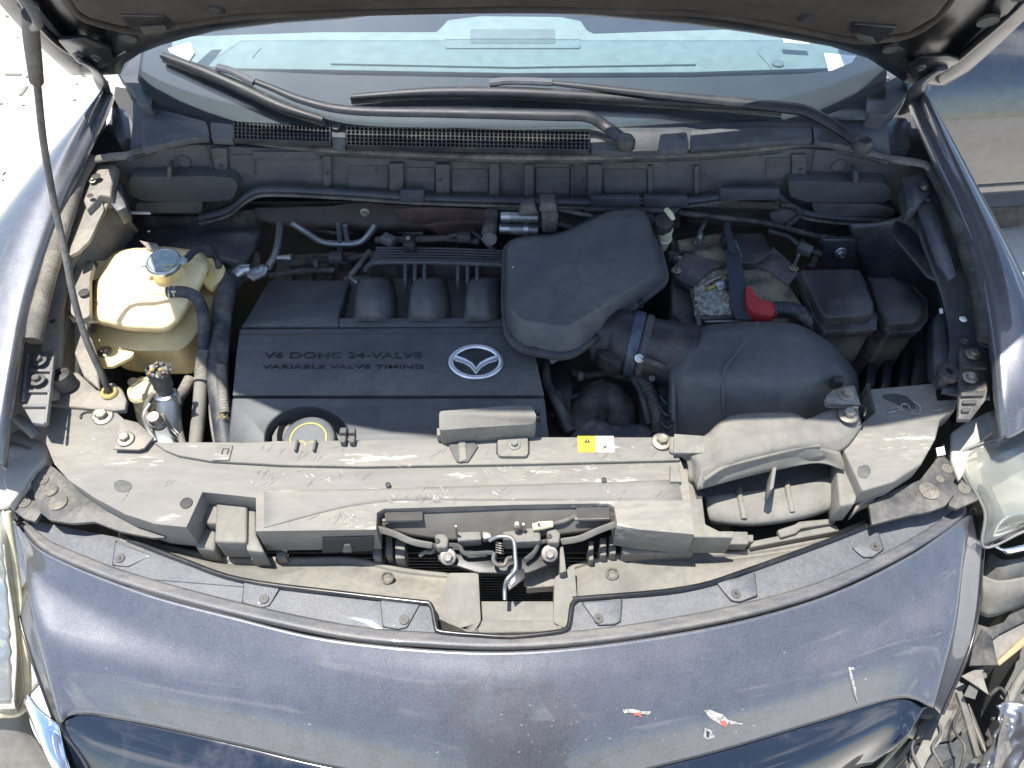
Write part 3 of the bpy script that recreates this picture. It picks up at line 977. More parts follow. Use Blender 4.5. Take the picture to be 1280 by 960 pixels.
# ================================================================== BONNET
HO, HA = V((0, 0.695, 1.143)), R(55)
HD = V((0, -math.cos(HA), math.sin(HA)))
HN = V((0, -math.sin(HA), -math.cos(HA)))       # towards the bay
def HP(x, y, off=0.0):
    return PL(x, y, HO + HN * off, HN)
def HX(x, s, off=0.0):
    return HO + X * x + HD * s + HN * off
bon = thing('bonnet', 'raised bonnet seen from below with dark felt liner and painted frame', 'bonnet', HX(0, 0.1))
rear = [(0, 6), (30, 40), (62, 70), (87, 93), (110, 95), (150, 93), (156, 79), (175, 67), (200, 57), (235, 47), (269, 39), (350, 29), (430, 24), (479, 18), (640, 15), (727, 19), (855, 30), (944, 42), (1038, 58), (1085, 73), (1119, 95), (1132, 104), (1152, 106), (1182, 107), (1213, 88), (1246, 58), (1282, 24)]
hf = [(0.712, 0.31), (0.685, 0.42), (0.665, 0.55), (0.648, 0.65), (0.60, 0.74), (0.51, 0.81), (0.36, 0.855), (0.2, 0.875)]
front = [HX(x, s) for x, s in hf] + [HX(0, 0.88)] + [HX(-x, s) for x, s in hf[::-1]]
out = [HP(*p) for p in rear] + front
cc = sum(out, V()) / len(out)
def ring_in(pts, k, off):
    return [cc + (p - cc) * k + HN * off for p in pts]
bm = loft_bm([out, [p - HN * 0.006 for p in ring_in(out, 1.004, 0)], [p - HN * 0.03 for p in ring_in(out, 0.985, 0)]], False, True)
bmesh.ops.triangulate(bm, faces=[f for f in bm.faces if len(f.verts) > 4])
finish('outer_skin', bm, PAINT, bon, ang=50)
def inset_px(pts, d):
    n = len(pts); o_ = []
    for i in range(n):
        a, b, c_ = [V(q) for q in (pts[i - 1], pts[i], pts[(i + 1) % n])]
        t = (c_ - a).normalized()
        nn = HN.cross(t).normalized()
        o_.append(b + nn * d)
    return o_
def insetp(pts, d):
    a = inset_px(pts, d)
    s0 = sum(((p - cc).length for p in pts))
    s1 = sum(((p - cc).length for p in a))
    return a if s1 < s0 else inset_px(pts, -d)
r1 = insetp(out, 0.012)
r2 = insetp(out, 0.03)
r3 = insetp(out, 0.05)
def offs(r, h):
    return [p + HN * h for p in r]
bm = loft_bm([offs(out, 0.0), offs(r1, 0.004), offs(r2, 0.006), offs(r3, -0.002), offs(r3, -0.02)], False, True)
bmesh.ops.triangulate(bm, faces=[f for f in bm.faces if len(f.verts) > 4])
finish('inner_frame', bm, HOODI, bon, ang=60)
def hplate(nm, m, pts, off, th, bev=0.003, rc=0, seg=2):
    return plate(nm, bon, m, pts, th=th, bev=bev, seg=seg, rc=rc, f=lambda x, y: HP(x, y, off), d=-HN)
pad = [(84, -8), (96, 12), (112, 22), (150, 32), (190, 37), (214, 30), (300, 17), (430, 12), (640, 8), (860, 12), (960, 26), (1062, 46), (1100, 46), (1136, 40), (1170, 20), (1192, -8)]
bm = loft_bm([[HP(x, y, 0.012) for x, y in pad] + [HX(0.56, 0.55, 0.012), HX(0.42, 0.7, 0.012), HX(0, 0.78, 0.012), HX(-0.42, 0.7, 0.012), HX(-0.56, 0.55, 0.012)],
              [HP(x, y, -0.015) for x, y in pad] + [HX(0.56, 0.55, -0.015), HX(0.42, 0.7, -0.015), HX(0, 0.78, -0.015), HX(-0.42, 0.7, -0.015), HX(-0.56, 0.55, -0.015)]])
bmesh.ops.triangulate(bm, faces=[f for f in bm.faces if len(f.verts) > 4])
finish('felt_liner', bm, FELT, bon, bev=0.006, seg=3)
tube('liner_edge', bon, FELT, [HP(x, y + 3, 0.006) for x, y in pad], 0.006, 8, 5)
hplate('latch_pad', HOODI, [(148, 19), (205, 20), (217, 31), (185, 43), (160, 34)], 0.014, 0.02, 0.003, 3)
hplate('latch_pad', HOODI, [(1062, 40), (1065, 30), (1122, 34), (1098, 54)], 0.016, 0.02, 0.003, 3)
for pts in ([(174, 34), (206, 32), (210, 40), (180, 43)], [(1068, 42), (1090, 46), (1096, 55), (1072, 49)]):
    hplate('slot', VOID, pts, 0.0165, 0.002, 0.0005, 1)
for (x, y, rr) in ((160, 48, 0.011), (1113, 62, 0.010), (1235, 27, 0.013), (36, 8, 0.012), (1275, -4, 0.01)):
    p = HP(x, y, 0.0065 if 100 < x < 1200 else 0.007)
    finish('stopper_hole', lathe_bm(p, HN, [(rr * 1.15, -0.004), (rr * 1.15, 0.0012), (rr, 0.0012), (rr * .95, 0.0004)], 24), VOID, bon)  # dark discs on the frame, painted in place of shaded openings
for x, y in ((270, 12), (1008, 22)):
    finish('liner_clip', lathe_bm(HP(x, y, 0.012), HN, [(0.012, -0.002), (0.011, 0.003), (0.004, 0.005)], 20), BLACKP, bon)
# side channel ridges
for pts in ([(20, -10), (40, 20), (70, 52), (105, 72), (140, 70), (160, 62)], [(1290, -10), (1262, 18), (1225, 50), (1190, 78), (1160, 84), (1130, 76)]):
    tube('frame_ridge', bon, HOODI, [HP(x, y, 0.004) for x, y in pts], 0.006, 8, 5)
for side, pts, arm in ((-1, [(72, 50), (105, 48), (138, 62), (142, 80), (118, 88), (96, 78)], [(100, 75), (112, 82), (124, 97), (130, 112), (143, 134)]),
                  (1, [(1134, 84), (1150, 72), (1184, 70), (1200, 76), (1176, 92), (1146, 98)], [(1178, 86), (1160, 97), (1148, 108), (1142, 122), (1131, 140)])):
    hg = plate('hinge', bon, HOODI, pts, th=0.006, bev=0.002, rc=3, f=lambda x, y: HP(x, y, 0.016), d=-HN)
    pA = [HP(arm[0][0], arm[0][1], 0.02), HP(arm[1][0], arm[1][1], 0.02), Z(arm[2][0], arm[2][1], 1.135), Z(arm[3][0], arm[3][1], 1.10), Z(arm[4][0], arm[4][1], 1.04)]
    finish('hinge_arm', tube_bm(pA, [0.012, 0.014, 0.017, 0.016, 0.014], 8, 6, True, None, 0.28), PAINTI, hg, ang=50)
    for dx, dy in ((-14, 2), (8, 4)):
        cx_, cy_ = sum(p[0] for p in pts) / 6, sum(p[1] for p in pts) / 6
        bolt(hg, HP(cx_ + dx, cy_ + dy, 0.016), 0.008, n=HN, m=PAINTI)
    plate('hinge_bracket', hg, PAINTI, [(140, 130), (160, 140), (164, 172), (148, 178), (140, 160)] if side < 0 else [(1104, 158), (1118, 146), (1134, 148), (1138, 185), (1112, 190)], 1.055, 0.03, bev=0.003, rc=3)

# prop rod
pr = thing('prop_rod', 'black bonnet prop rod standing in its yellow grommet at the left', 'prop rod', Z(137, 492, 0.945))
top = HX(-0.60, 0.52, 0.0)
pA = [Z(139, 498, 0.925), Z(128, 470, 0.965), Z(108, 425, 1.015), Z(93, 375, 1.06), Z(82, 320, 1.11), Z(66, 245, 1.18), Z(54, 175, 1.26), Z(46, 100, 1.34), Z(38, 40, 1.43), Z(36, 5, 1.50)]
finish('rod', tube_bm(pA + [HX(-0.615, 0.56, 0.0)], 0.0048, 12, 6), BLACKD, pr)
finish('foam_sleeve', tube_bm([Z(45.5, 101, 1.34), Z(42, 70, 1.385), Z(39, 44, 1.425), Z(37.3, 18, 1.47)], [0.0085, 0.009, 0.009, 0.008], 12, 4), RUBBER, pr)
finish('grommet', lathe_bm(Z(136, 490, 0.940), (0.1, -0.1, 1), [(0.012, -0.01), (0.0125, 0.0), (0.0105, 0.002), (0.0075, 0.002), (0.006, -0.003)], 20), YELG, pr)

# ================================================================== FRONT BUMPER COVER
bp = thing('bumper_cover', 'metallic blue grey front bumper cover with dusty upper lip and scuffs', 'bumper', Z(640, 850, 0.85))
LINE = [(20, 652), (54, 690), (105, 714), (168, 737), (285, 769), (430, 800), (540, 810), (640, 813), (750, 805), (855, 789), (940, 771), (1018, 749), (1080, 723), (1135, 695), (1180, 667), (1208, 645)]
def zl(px):
    return 0.885 - 0.028 * abs((px - 620) / 600) ** 2
def col_rows(k, dz, extra_l, extra_r):
    pass
C0 = [(20, 652), (54, 690), (168, 737), (285, 769), (430, 801), (640, 814), (855, 790), (1018, 750), (1135, 696), (1206, 647)]
R1 = [(34, 700), (72, 737), (178, 785), (290, 818), (430, 848), (640, 862), (852, 840), (1018, 800), (1132, 750), (1197, 705)]
R2 = [(48, 790), (84, 812), (184, 846), (297, 877), (430, 908), (640, 930), (850, 900), (1020, 856), (1125, 812), (1186, 790)]
R3 = [(77, 903), (99, 893), (180, 905), (300, 932), (430, 962), (640, 992), (850, 952), (1018, 904), (1122, 873), (1164, 884)]
OL = [(6, 655), (14, 700), (30, 790), (70, 907)]
OR_ = [(1232, 612), (1228, 690), (1216, 795), (1176, 893)]
zz = [[zl(p[0]) - 0.002 for p in C0], [zl(p[0]) - 0.018 - 0.004 * abs(p[0] - 620) / 600 for p in R1], [0.833] * 10, [0.785] * 10]
rows = []
for i, (r, z_) in enumerate(zip((C0, R1, R2, R3), zz)):
    a, b = OL[i], OR_[i]
    row = [(a[0], a[1], z_[0] - 0.035), ((r[0][0] * 0.72 + a[0] * 0.28), r[0][1], z_[0] - 0.012)] + [(p[0], p[1], q) for p, q in zip(r, z_)] + [((r[-1][0] * 0.72 + b[0] * 0.28), r[-1][1], z_[-1] - 0.012), (b[0], b[1], z_[-1] - 0.035)]
    rows.append(row)
fas, fas_bvh = sheet('fascia', bp, PAINT, rows, 8, 10, 0.003)
# turned-in edge and sharp crease on the right flank
tube('flank_edge', bp, HOODI, [Z(x, y, z) for x, y, z in ((1233, 611, .822), (1229, 690, .80), (1217, 795, .797), (1178, 893, .749))], 0.0022, 8, 6)
tube('flank_edge', bp, HOODI, [Z(x, y, z) for x, y, z in ((5, 655, .818), (13, 700, .80), (29, 790, .797), (70, 908, .749))], 0.0022, 8, 6)
# lip: flat band + rolled ridge
inner = [(14, 636), (40, 650), (100, 662), (160, 674), (230, 701), (302, 725), (430, 742), (536, 754), (547, 789), (640, 795), (709, 787), (716, 749), (855, 736), (940, 711), (1085, 657), (1150, 625), (1195, 604), (1224, 596)]
outer = [(1228, 612), (1208, 632), (1135, 682), (1080, 710), (1018, 735), (940, 757), (855, 774), (750, 790), (640, 799), (540, 796), (430, 786), (285, 755), (168, 723), (105, 700), (50, 672), (22, 648)]
plate('upper_lip', bp, PAINTD, [(x, y, zl(x) - 0.001) for x, y in inner] + [(x, y, zl(x) - 0.001) for x, y in outer], None, 0.006, bev=0.001)
rows = []
for dy, dz in ((-20, -0.0004), (-13, 0.0012), (-8, 0.0022), (-4, 0.0012), (-0.5, -0.006)):
    rows.append([(x + (0 if 60 < x < 1190 else 0), y + dy, zl(x) + dz) for x, y in LINE])
sheet('rolled_ridge', bp, RIDGE, rows, 5, 3, 0.002)
tube('lip_edge', bp, HOODI, [Z(x, y, zl(x) + 0.0015) for x, y in inner[3:8]], 0.0036, 10, 5)
tube('lip_edge', bp, HOODI, [Z(x, y, zl(x) + 0.0015) for x, y in [(536, 754), (541, 762), (545, 784), (552, 790), (600, 794), (640, 796), (690, 791), (707, 787), (712, 778), (715, 756), (722, 749)]], 0.0034, 10, 2)
tube('lip_edge', bp, HOODI, [Z(x, y, zl(x) + 0.0015) for x, y in inner[11:16]], 0.0036, 10, 5)
# moulded clip tabs with push pins
for pts, pn in (([(145, 676), (189, 694), (160, 708), (141, 706)], (150, 698)),
                ([(306, 726), (350, 734), (336, 757), (327, 759), (303, 753)], (330, 749)),
                ([(476, 750), (525, 754), (508, 784), (498, 786), (479, 783)], (505, 775)),
                ([(728, 753), (777, 748), (775, 776), (768, 780), (748, 781)], (748, 773)),
                ([(896, 728), (943, 717), (946, 744), (924, 752), (914, 750)], (920, 742)),
                ([(1066, 685), (1097, 664), (1104, 686), (1090, 696), (1079, 696)], (1094, 683))):
    z_ = zl(pts[0][0])
    t = plate('clip_tab', bp, PAINTD, pts, z_ + 0.0022, 0.004, bev=0.0008, rc=4)
    edge = [Z(x, y, z_ + 0.0006) for x, y in pts[1:] + pts[:1]]
    tube('tab_groove', bp, VOID, edge, 0.0012, 6, 1)
    pin(bp, Z(pn[0], pn[1], z_ + 0.003), 0.0065, m=BLACKD)
    finish('pin_centre', cyl_bm(Z(pn[0], pn[1], z_ + 0.0037), (0, 0, 1), 0.0022, 0.0006, 12), VOID, bp)
for (x, y) in ((505, 725),):
    pass
# scuffs: real flaps of bared plastic standing on the paint
def scuff(pts, m, off=0.0022, nm='paint_chip'):
    q = []
    for x, y in pts:
        p, n = hit(fas_bvh, x, y)
        if p is None:
            return
        q.append(p + n * off)
    n = hit(fas_bvh, *pts[0])[1]
    low = [p - n * (off + 0.0003) for p in q]
    bm = loft_bm([q, low], False, False)
    bm.verts.ensure_lookup_table()
    for t in tessellate_polygon([[V((x, y, 0)) for x, y in pts]]):
        bm.faces.new([bm.verts[i] for i in t])
    finish(nm, bm, m, bp, smooth=False)
scuff([(778, 887), (790, 886), (803, 889), (813, 889), (811, 893), (799, 891), (787, 890), (780, 891)], SCRATCH)
scuff([(790, 890), (800, 890), (801, 896), (797, 893), (793, 893)], REDS, 0.003)
scuff([(880, 888), (888, 887), (904, 893), (911, 900), (906, 908), (898, 903), (887, 897)], SCRATCH)
scuff([(898, 899), (907, 901), (906, 907), (902, 905)], REDS, 0.003)
scuff([(911, 900), (928, 904), (912, 904)], SCRATCH)
scuff([(881, 909), (888, 912), (893, 920), (884, 923), (879, 920)], SCRATCH)
scuff([(882, 912), (886, 913), (885, 920), (882, 919)], BLKS, 0.003)
scuff([(1060, 836), (1063, 838), (1068, 858), (1071, 878), (1067, 868), (1063, 850)], SCRATCH)
scuff([(1059, 834), (1066, 834), (1067, 837), (1061, 837)], SCRATCH)
rs = random.Random(3)
for i in range(70):
    x, y = rs.gauss(735, 90) if i < 35 else rs.uniform(80, 1150), rs.uniform(880, 950) if i < 35 else rs.uniform(800, 930)
    a = rs.uniform(0, 3)
    l = rs.uniform(.6, 2.2)
    wd = rs.uniform(.4, .8)
    dx, dy = math.cos(a) * l, math.sin(a) * l
    scuff([(x - dx, y - dy), (x + dy * wd * .3, y - dx * wd * .3), (x + dx, y + dy), (x - dy * wd * .3, y + dx * wd * .3)], SCRATCH, 0.0005, 'stone_chip')

# grille below the bumper cover
gr = thing('front_grille', 'glossy black front grille panel below the bumper cover with chrome side trim', 'grille', Z(640, 985, 0.68))
rows = [[(72, 905, .772), (100, 890, .782), (180, 903, .782), (300, 929, .782), (430, 959, .782), (640, 988, .782), (850, 949, .782), (1018, 901, .782), (1122, 871, .782), (1160, 884, .772)],
        [(78, 930, .752), (110, 935, .757), (190, 955, .757), (300, 985, .757), (430, 1015, .757), (640, 1040, .757), (850, 1005, .757), (1018, 955, .757), (1110, 915, .757), (1130, 925, .752)],
        [(100, 1000, .70), (140, 1010, .70), (210, 1030, .70), (320, 1050, .70), (430, 1070, .70), (640, 1095, .70), (850, 1060, .70), (1000, 1000, .70), (1060, 965, .70), (1090, 955, .70)]]
GLOSSB = mat('gloss_black', (0.008, 0.012, 0.022), 0.15, 0.0, 1.0, coat_rough=0.02, dirt=(0.2, 0.2, 0.2), dirt_amt=0.08)
sheet('gloss_panel', gr, GLOSSB, rows, 6, 6, 0.004)
sheet('chrome_trim', gr, CHROME, [
    [(33, 868, .785), (45, 884, .785), (60, 897, .785), (72, 906, .78)],
    [(30, 880, .77), (45, 905, .775), (62, 915, .775), (78, 925, .765)],
    [(40, 905, .74), (60, 950, .75), (75, 965, .75), (92, 975, .74)],
    [(60, 950, .70), (90, 1000, .71), (105, 1010, .71), (120, 1020, .70)]], 5, 6, 0.003)

# ================================================================== SLAM PANEL (RADIATOR COVER)
sp = thing('radiator_cover', 'dusty scratched grey plastic cover along the front edge of the engine bay', 'radiator cover', Z(560, 610, 0.93))
ZA = 0.930
front = [(60, 505), (100, 507), (138, 509), (157, 526), (190, 552), (222, 568), (262, 575), (350, 580), (450, 582), (640, 579), (850, 574), (860, 600), (868, 668), (800, 662), (772, 657), (768, 634), (760, 629), (640, 631), (480, 636), (471, 641), (470, 662), (320, 664), (320, 622), (253, 615), (233, 659), (195, 655), (157, 643), (118, 622), (86, 600), (68, 580), (58, 555)]
plate('cover_front', sp, SHROUD, front, ZA, 0.058, bev=0.003, seg=3)
back = [(192, 553), (262, 553), (300, 553), (345, 551), (430, 550), (545, 548), (548, 550), (670, 546), (848, 546), (850, 575), (640, 580), (450, 583), (350, 581), (262, 576), (222, 569), (205, 562)]
plate('cover_rear', sp, SHROUD, back, ZA + 0.006, 0.02, bev=0.0025, seg=3)
# faint step line across the cover
sheet('cover_step', sp, SHROUD, [
    [(330, 613, ZA + .0006), (470, 611, ZA + .0006), (640, 606, ZA + .0006), (846, 600, ZA + .0006)],
    [(330, 616, ZA + .0035), (470, 614, ZA + .0035), (640, 609, ZA + .0035), (848, 603, ZA + .0035)],
    [(330, 655, ZA + .0022), (470, 624, ZA + .0030), (640, 622, ZA + .003), (852, 618, ZA + .003)],
    [(330, 660, ZA - .001), (470, 630, ZA - .001), (640, 627, ZA - .001), (854, 628, ZA - .001)]], 6, 4, 0.003)
# notch on the left with the ribbed connector piece inside
plate('notch_panel', sp, SHROUD2, [(258, 624), (268, 620), (280, 622), (276, 654), (256, 654)], ZA - 0.034, 0.05, bev=0.003)
plate('notch_panel', sp, SHROUD2, [(270, 622), (309, 626), (308, 678), (268, 677)], ZA - 0.028, 0.05, bev=0.004, seg=3)
plate('notch_panel', sp, SHROUD2, [(308, 628), (319, 629), (320, 668), (330, 690), (308, 688)], ZA - 0.036, 0.05, bev=0.003)
plate('notch_panel', sp, SHROUD2, [(256, 658), (270, 664), (268, 688), (243, 684), (246, 676)], ZA - 0.050, 0.05, bev=0.004)
# moulded marks
for pts in ([(141, 603), (151, 599), (162, 602), (166, 609), (156, 616), (144, 613)],):
    plate('moulded_disc', sp, FACE, pts, ZA + 0.0009, 0.002, bev=0.0004, rc=4)
for x, y, r_ in ((233, 629, 0.0075),):
    p = Z(x, y, ZA + 0.0006)
    hole(sp, p, r_)
for x, y in ((485, 606), (755, 600)):
    hole(sp, Z(x, y, ZA + (0.004 if y < 607 else 0.003)), 0.0034)
plate('embossed_tab', sp, SHROUD, [(272, 556), (291, 556), (286, 575), (265, 575)], ZA + 0.0085, 0.004, bev=0.0006)
tube('tab_mark', sp, RUBBER, [Z(x, y, ZA + 0.009) for x, y in ((277, 568), (279, 561), (286, 561), (284, 568))], 0.0008, 5, 1)
# front lower edge with slot
YS = Z(430, 663, ZA).y - 0.0012
plate('slot', sp, VOID, [(403, 672), (467, 671), (467, 689), (403, 691)], y=YS, th=0.004, bev=0.0003)  # dark plate on the face, painted as the shade inside a slot
plate('slot_peg', sp, SHROUD2, [(430, 681), (438, 681), (440, 691), (428, 691)], y=YS - 0.003, th=0.004, bev=0.001)
plate('lower_flange', sp, SHROUD2, [(780, 668), (862, 668), (868, 690), (780, 692)], 0.866, 0.03, bev=0.002)
# rear clips, hex marker and loose clips
hexp = [(561, 557), (571, 544), (582, 544), (598, 557), (585, 577), (571, 577)]
plate('moulded_diamond', sp, FACE, hexp, ZA + 0.010, 0.006, bev=0.0012)
plate('diamond_ridge', sp, SHROUD2, [(572, 541), (581, 541), (584, 574), (574, 577)], ZA + 0.0125, 0.006, bev=0.002)
for x in (430, 441):
    c = Z(x, 548, ZA + 0.012)
    bm = box_bm(c, 0.008, 0.02, 0.012)
    box_bm(c + V((0, 0.006, 0.008)), 0.010, 0.010, 0.010, None, bm)
    finish('wire_clip', bm, FACE, sp, bev=0.002)
for x in (370, 393):
    plate('clip_fin', sp, FACE, [(x, 549), (x + 3, 549), (x, 562), (x - 3, 562)], ZA + 0.014, 0.008, bev=0.001)
# sunk bracket with bolt
plate('bracket_recess', sp, SHROUD2, [(622, 545), (660, 545), (660, 570), (622, 570)], ZA + 0.0125, 0.008, bev=0.002, rc=5)
tube('recess_edge', sp, RUBBER, [Z(x, y, ZA + 0.0068) for x, y in ((621, 546), (621, 567), (625, 571), (657, 571), (661, 567), (661, 546))], 0.0012, 6, 1)
bolt(sp, Z(643, 556, ZA + 0.0128), 0.009, m=GREYP)
# scratches scraped through the dust, each a shallow raised burr
rs = random.Random(11)
def burrs(n, x0, x1, y0, y1, z, parent, m):
    bm = bmesh.new()
    for i in range(n):
        cx_, cy_ = rs.uniform(x0, x1), rs.uniform(y0, y1)
        a0 = rs.choice([-0.9, -0.6, 0.9, -1.1]) + rs.uniform(-.25, .25)
        for k in range(rs.randint(1, 4)):
            a = a0 + rs.uniform(-.25, .25)
            l = rs.uniform(2, 9)
            x, y = cx_ + rs.uniform(-5, 5), cy_ + rs.uniform(-3, 3)
            dx, dy = math.cos(a) * l, math.sin(a) * l
            w_ = rs.uniform(.2, .7)
            q = [Z(x - dx, y - dy, z), Z(x + w_, y - w_, z), Z(x + dx, y + dy, z), Z(x - w_, y + w_, z)]
            loft_bm([q, [p + V((0, 0, -0.0004)) for p in q]], True, True, bm)
    o = finish('scratches', bm, m, parent, smooth=False)
    o['kind'] = 'stuff'
SCR = mat('scraped_plastic', (0.38, 0.365, 0.335), 0.8, col2=(0.2, 0.19, 0.175), mix_scale=240, lo=0.42, hi=0.58)
burrs(11, 325, 450, 555, 572, ZA + 0.0067, sp, SCR)
burrs(12, 700, 838, 552, 570, ZA + 0.0067, sp, SCR)
burrs(10, 540, 660, 560, 570, ZA + 0.0067, sp, SCR)
burrs(16, 300, 460, 588, 606, ZA + 0.0006, sp, SCR)
burrs(7, 560, 760, 584, 596, ZA + 0.0006, sp, SCR)
burrs(22, 480, 640, 612, 624, ZA + 0.0040, sp, SCR)
burrs(8, 640, 830, 608, 620, ZA + 0.0040, sp, SCR)
burrs(8, 105, 230, 535, 640, ZA + 0.0006, sp, SCR)
burrs(7, 330, 465, 640, 656, ZA + 0.0012, sp, SCR)

# warning sticker
st = thing('warning_sticker', 'small yellow and white warning sticker on the dusty radiator cover', 'sticker', Z(744, 555, ZA + 0.007))
zs = ZA + 0.0068
plate('yellow_half', st, YEL, [(722, 545), (744, 545), (745, 565), (723, 565)], zs, 0.0006, bev=0)
plate('white_half', st, WHT, [(744.3, 545), (767, 545), (768, 565), (745.3, 565)], zs, 0.0006, bev=0)
def strip(parent, m, pts, z, wd, nm):
    tube(nm, parent, m, [Z(x, y, z) for x, y in pts], wd, 5, 1, 0.3)
plate('hazard_triangle', st, BLKS, [(734, 546.5), (738.5, 553.5), (729.5, 553.5)], zs + 0.0004, 0.0006, bev=0)
strip(st, YEL, [(734, 548.5), (734, 552)], zs + 0.0006, 0.0004, 'exclamation_mark')
strip(st, BLKS, [(729, 557), (734, 558.5), (739, 557), (739.5, 562.5), (734, 563.5), (729, 562.5), (729, 557)], zs + 0.0004, 0.0005, 'book_symbol')
strip(st, BLKS, [(734, 558.5), (734, 563.5)], zs + 0.0004, 0.0004, 'book_symbol')
strip(st, REDS, [(752, 548), (756, 551), (760, 548), (759, 553), (753, 552.5)], zs + 0.0004, 0.0006, 'hand_symbol')
for k in range(4):
    a = k * math.pi / 2 + 0.6
    strip(st, BLKS, [(756, 559), (756 + 4.2 * math.cos(a), 559 + 3.4 * math.sin(a))], zs + 0.0004, 0.0011, 'fan_symbol')

# ================================================================== GRILLE SHROUD LEDGE
sl = thing('grille_shroud', 'beige dusted plastic shroud between radiator cover and bumper lip', 'shroud', Z(500, 720, 0.86))
def shroud(rim, lip, zr, zlp):
    n = len(rim)
    rows = [[(x, y + 4, zr - 0.022) for x, y in rim], [(x, y, zr - 0.003) for x, y in rim], [(x, y + 4, zr) for x, y in rim],
            [(x, y + 10, zr - 0.004) for x, y in rim],
            [(a[0] * .5 + b[0] * .5, a[1] * .45 + b[1] * .55, (zr + zlp) / 2 - 0.001) for a, b in zip(rim, lip)],
            [(x, y + 3, zlp) for x, y in lip]]
    return sheet('ledge', sl, SHROUD2, rows, 6, 4, 0.004)
rimL = [(150, 662), (196, 678), (280, 694), (370, 696), (440, 696), (500, 709), (560, 716), (592, 717)]
lipL = [(150, 670), (200, 690), (285, 718), (370, 734), (440, 743), (500, 751), (545, 768), (598, 792)]
shroud(rimL, lipL, 0.842, 0.868)
rimR = [(1082, 650), (1018, 672), (934, 686), (860, 690), (790, 690), (755, 694), (716, 706), (696, 719)]
lipR = [(1085, 657), (1018, 690), (940, 712), (860, 735), (790, 743), (755, 750), (712, 768), (696, 790)]
shroud(rimR, lipR, 0.842, 0.868)
plate('notch_wall', sl, SHROUD2, [(560, 716), (598, 716), (601, 776), (592, 790), (575, 785), (548, 768)], 0.868, 0.05, bev=0.003, rc=3)
plate('notch_wall', sl, SHROUD2, [(693, 722), (718, 706), (722, 756), (708, 786), (692, 778)], 0.868, 0.05, bev=0.003, rc=3)
plate('notch_floor', sl, SHROUD2, [(600, 751), (692, 751), (694, 777), (602, 777)], 0.856, 0.02, bev=0.002)
plate('notch_floor', sl, SHROUD2, [(575, 782), (600, 775), (694, 775), (708, 784), (705, 789), (578, 792)], 0.862, 0.02, bev=0.002)
plate('notch_shelf', sl, SHROUD2, [(658, 715), (676, 700), (690, 700), (700, 700), (700, 732), (658, 735)], 0.835, 0.02, bev=0.002)
for x0, x1, yt, yb in ((466, 476, 664, 696), (482, 490, 668, 694), (494, 506, 674, 698), (736, 742, 676, 700), (750, 758, 672, 694), (762, 770, 668, 692)):
    plate('rib', sl, SHROUD2, [(x0, yt), (x1, yt), (x1, yb), (x0, yb)], 0.858, 0.05, bev=0.0015)
plate('end_block', sl, SHROUD2, [(778, 664), (818, 663), (818, 690), (778, 690)], 0.868, 0.04, bev=0.002)
plate('fin', sl, SHROUD2, [(700, 684), (704, 682), (708, 714), (700, 716)], 0.885, 0.06, bev=0.001)
for x, y in ((484, 722), (765, 717)):
    p = Z(x, y, 0.8585)
    bm = lathe_bm(p, (0, -0.3, 1), [(0.009, -0.003), (0.009, 0.002), (0.0065, 0.0035), (0.005, 0.001), (0.002, 0.001)], 20)
    finish('clip_socket', bm, RUBBERD, sl)
for x0, y0 in ((313, 690), (345, 688), (905, 670), (930, 668)):
    plate('clip_foot', sl, SHROUD2, [(x0, y0), (x0 + 12, y0), (x0 + 12, y0 + 9), (x0, y0 + 9)], 0.860, 0.02, bev=0.0015)

# radiator deep inside the notch: each fin row real
rd = thing('radiator', 'dark radiator core with fine fins visible through the latch opening', 'radiator', (0.0, -0.03, 0.6))
bm = box_bm((0, -0.02, 0.62), 0.9, 0.03, 0.36)
finish('core', bm, VOID, rd)
bm = bmesh.new()
for k in range(34):
    box_bm((0, -0.035 + 0.0, 0.45 + k * 0.0104), 0.88, 0.012, 0.0028, None, bm)
o = finish('cooling_fins', bm, BLACKP, rd, smooth=False)
o['kind'] = 'stuff'
tube('cross_tube', rd, SHROUD2, [Z(655, 724, .79), Z(696, 722, .79)], 0.011, 14, 2)
# ================================================================== BONNET LATCH
lt = thing('bonnet_latch', 'metal bonnet latch with bent wire hook in the opening of the cover', 'latch', Z(640, 670, 0.89))
TRAY = mat('tray_plastic', (0.09, 0.087, 0.08), 0.7, dirt=(0.15, 0.14, 0.12), dirt_amt=0.5)
plate('latch_tray', lt, TRAY, [(476, 634, .921), (768, 630, .921), (766, 652, .905), (735, 663, .897), (690, 668, .893), (560, 674, .893), (515, 668, .897), (478, 658, .905)], None, 0.008, bev=0.002)
for pts in ([(480, 638), (528, 637), (528, 650), (482, 651)], [(720, 634), (762, 633), (762, 647), (722, 648)]):
    plate('tray_window', lt, VOID, pts, 0.9215, 0.001, bev=0)  # dark sheets laid on the tray for the shade of openings
for a, b in (([(478, 651), (528, 649)]), ([(718, 649), (762, 648)])):
    finish('window_ledge', bar_bm(Z(*a, .918), Z(*b, .918), 0.004, 0.006), SHROUD2, lt, bev=0.001)
# curved arms of the cover running down to the latch
def arm(pts, z0, z1, wd, m=SHROUD2, nm='cover_arm'):
    n = len(pts)
    P = [Z(x, y, z0 + (z1 - z0) * i / (n - 1)) for i, (x, y) in enumerate(pts)]
    finish(nm, tube_bm(P, wd, 4, 4, True, None, 1.7), m, lt, bev=0.001)
arm([(468, 660), (492, 667), (515, 677), (540, 682)], 0.915, 0.89, 0.0052)
arm([(770, 655), (748, 663), (725, 673), (702, 677)], 0.915, 0.89, 0.0052)
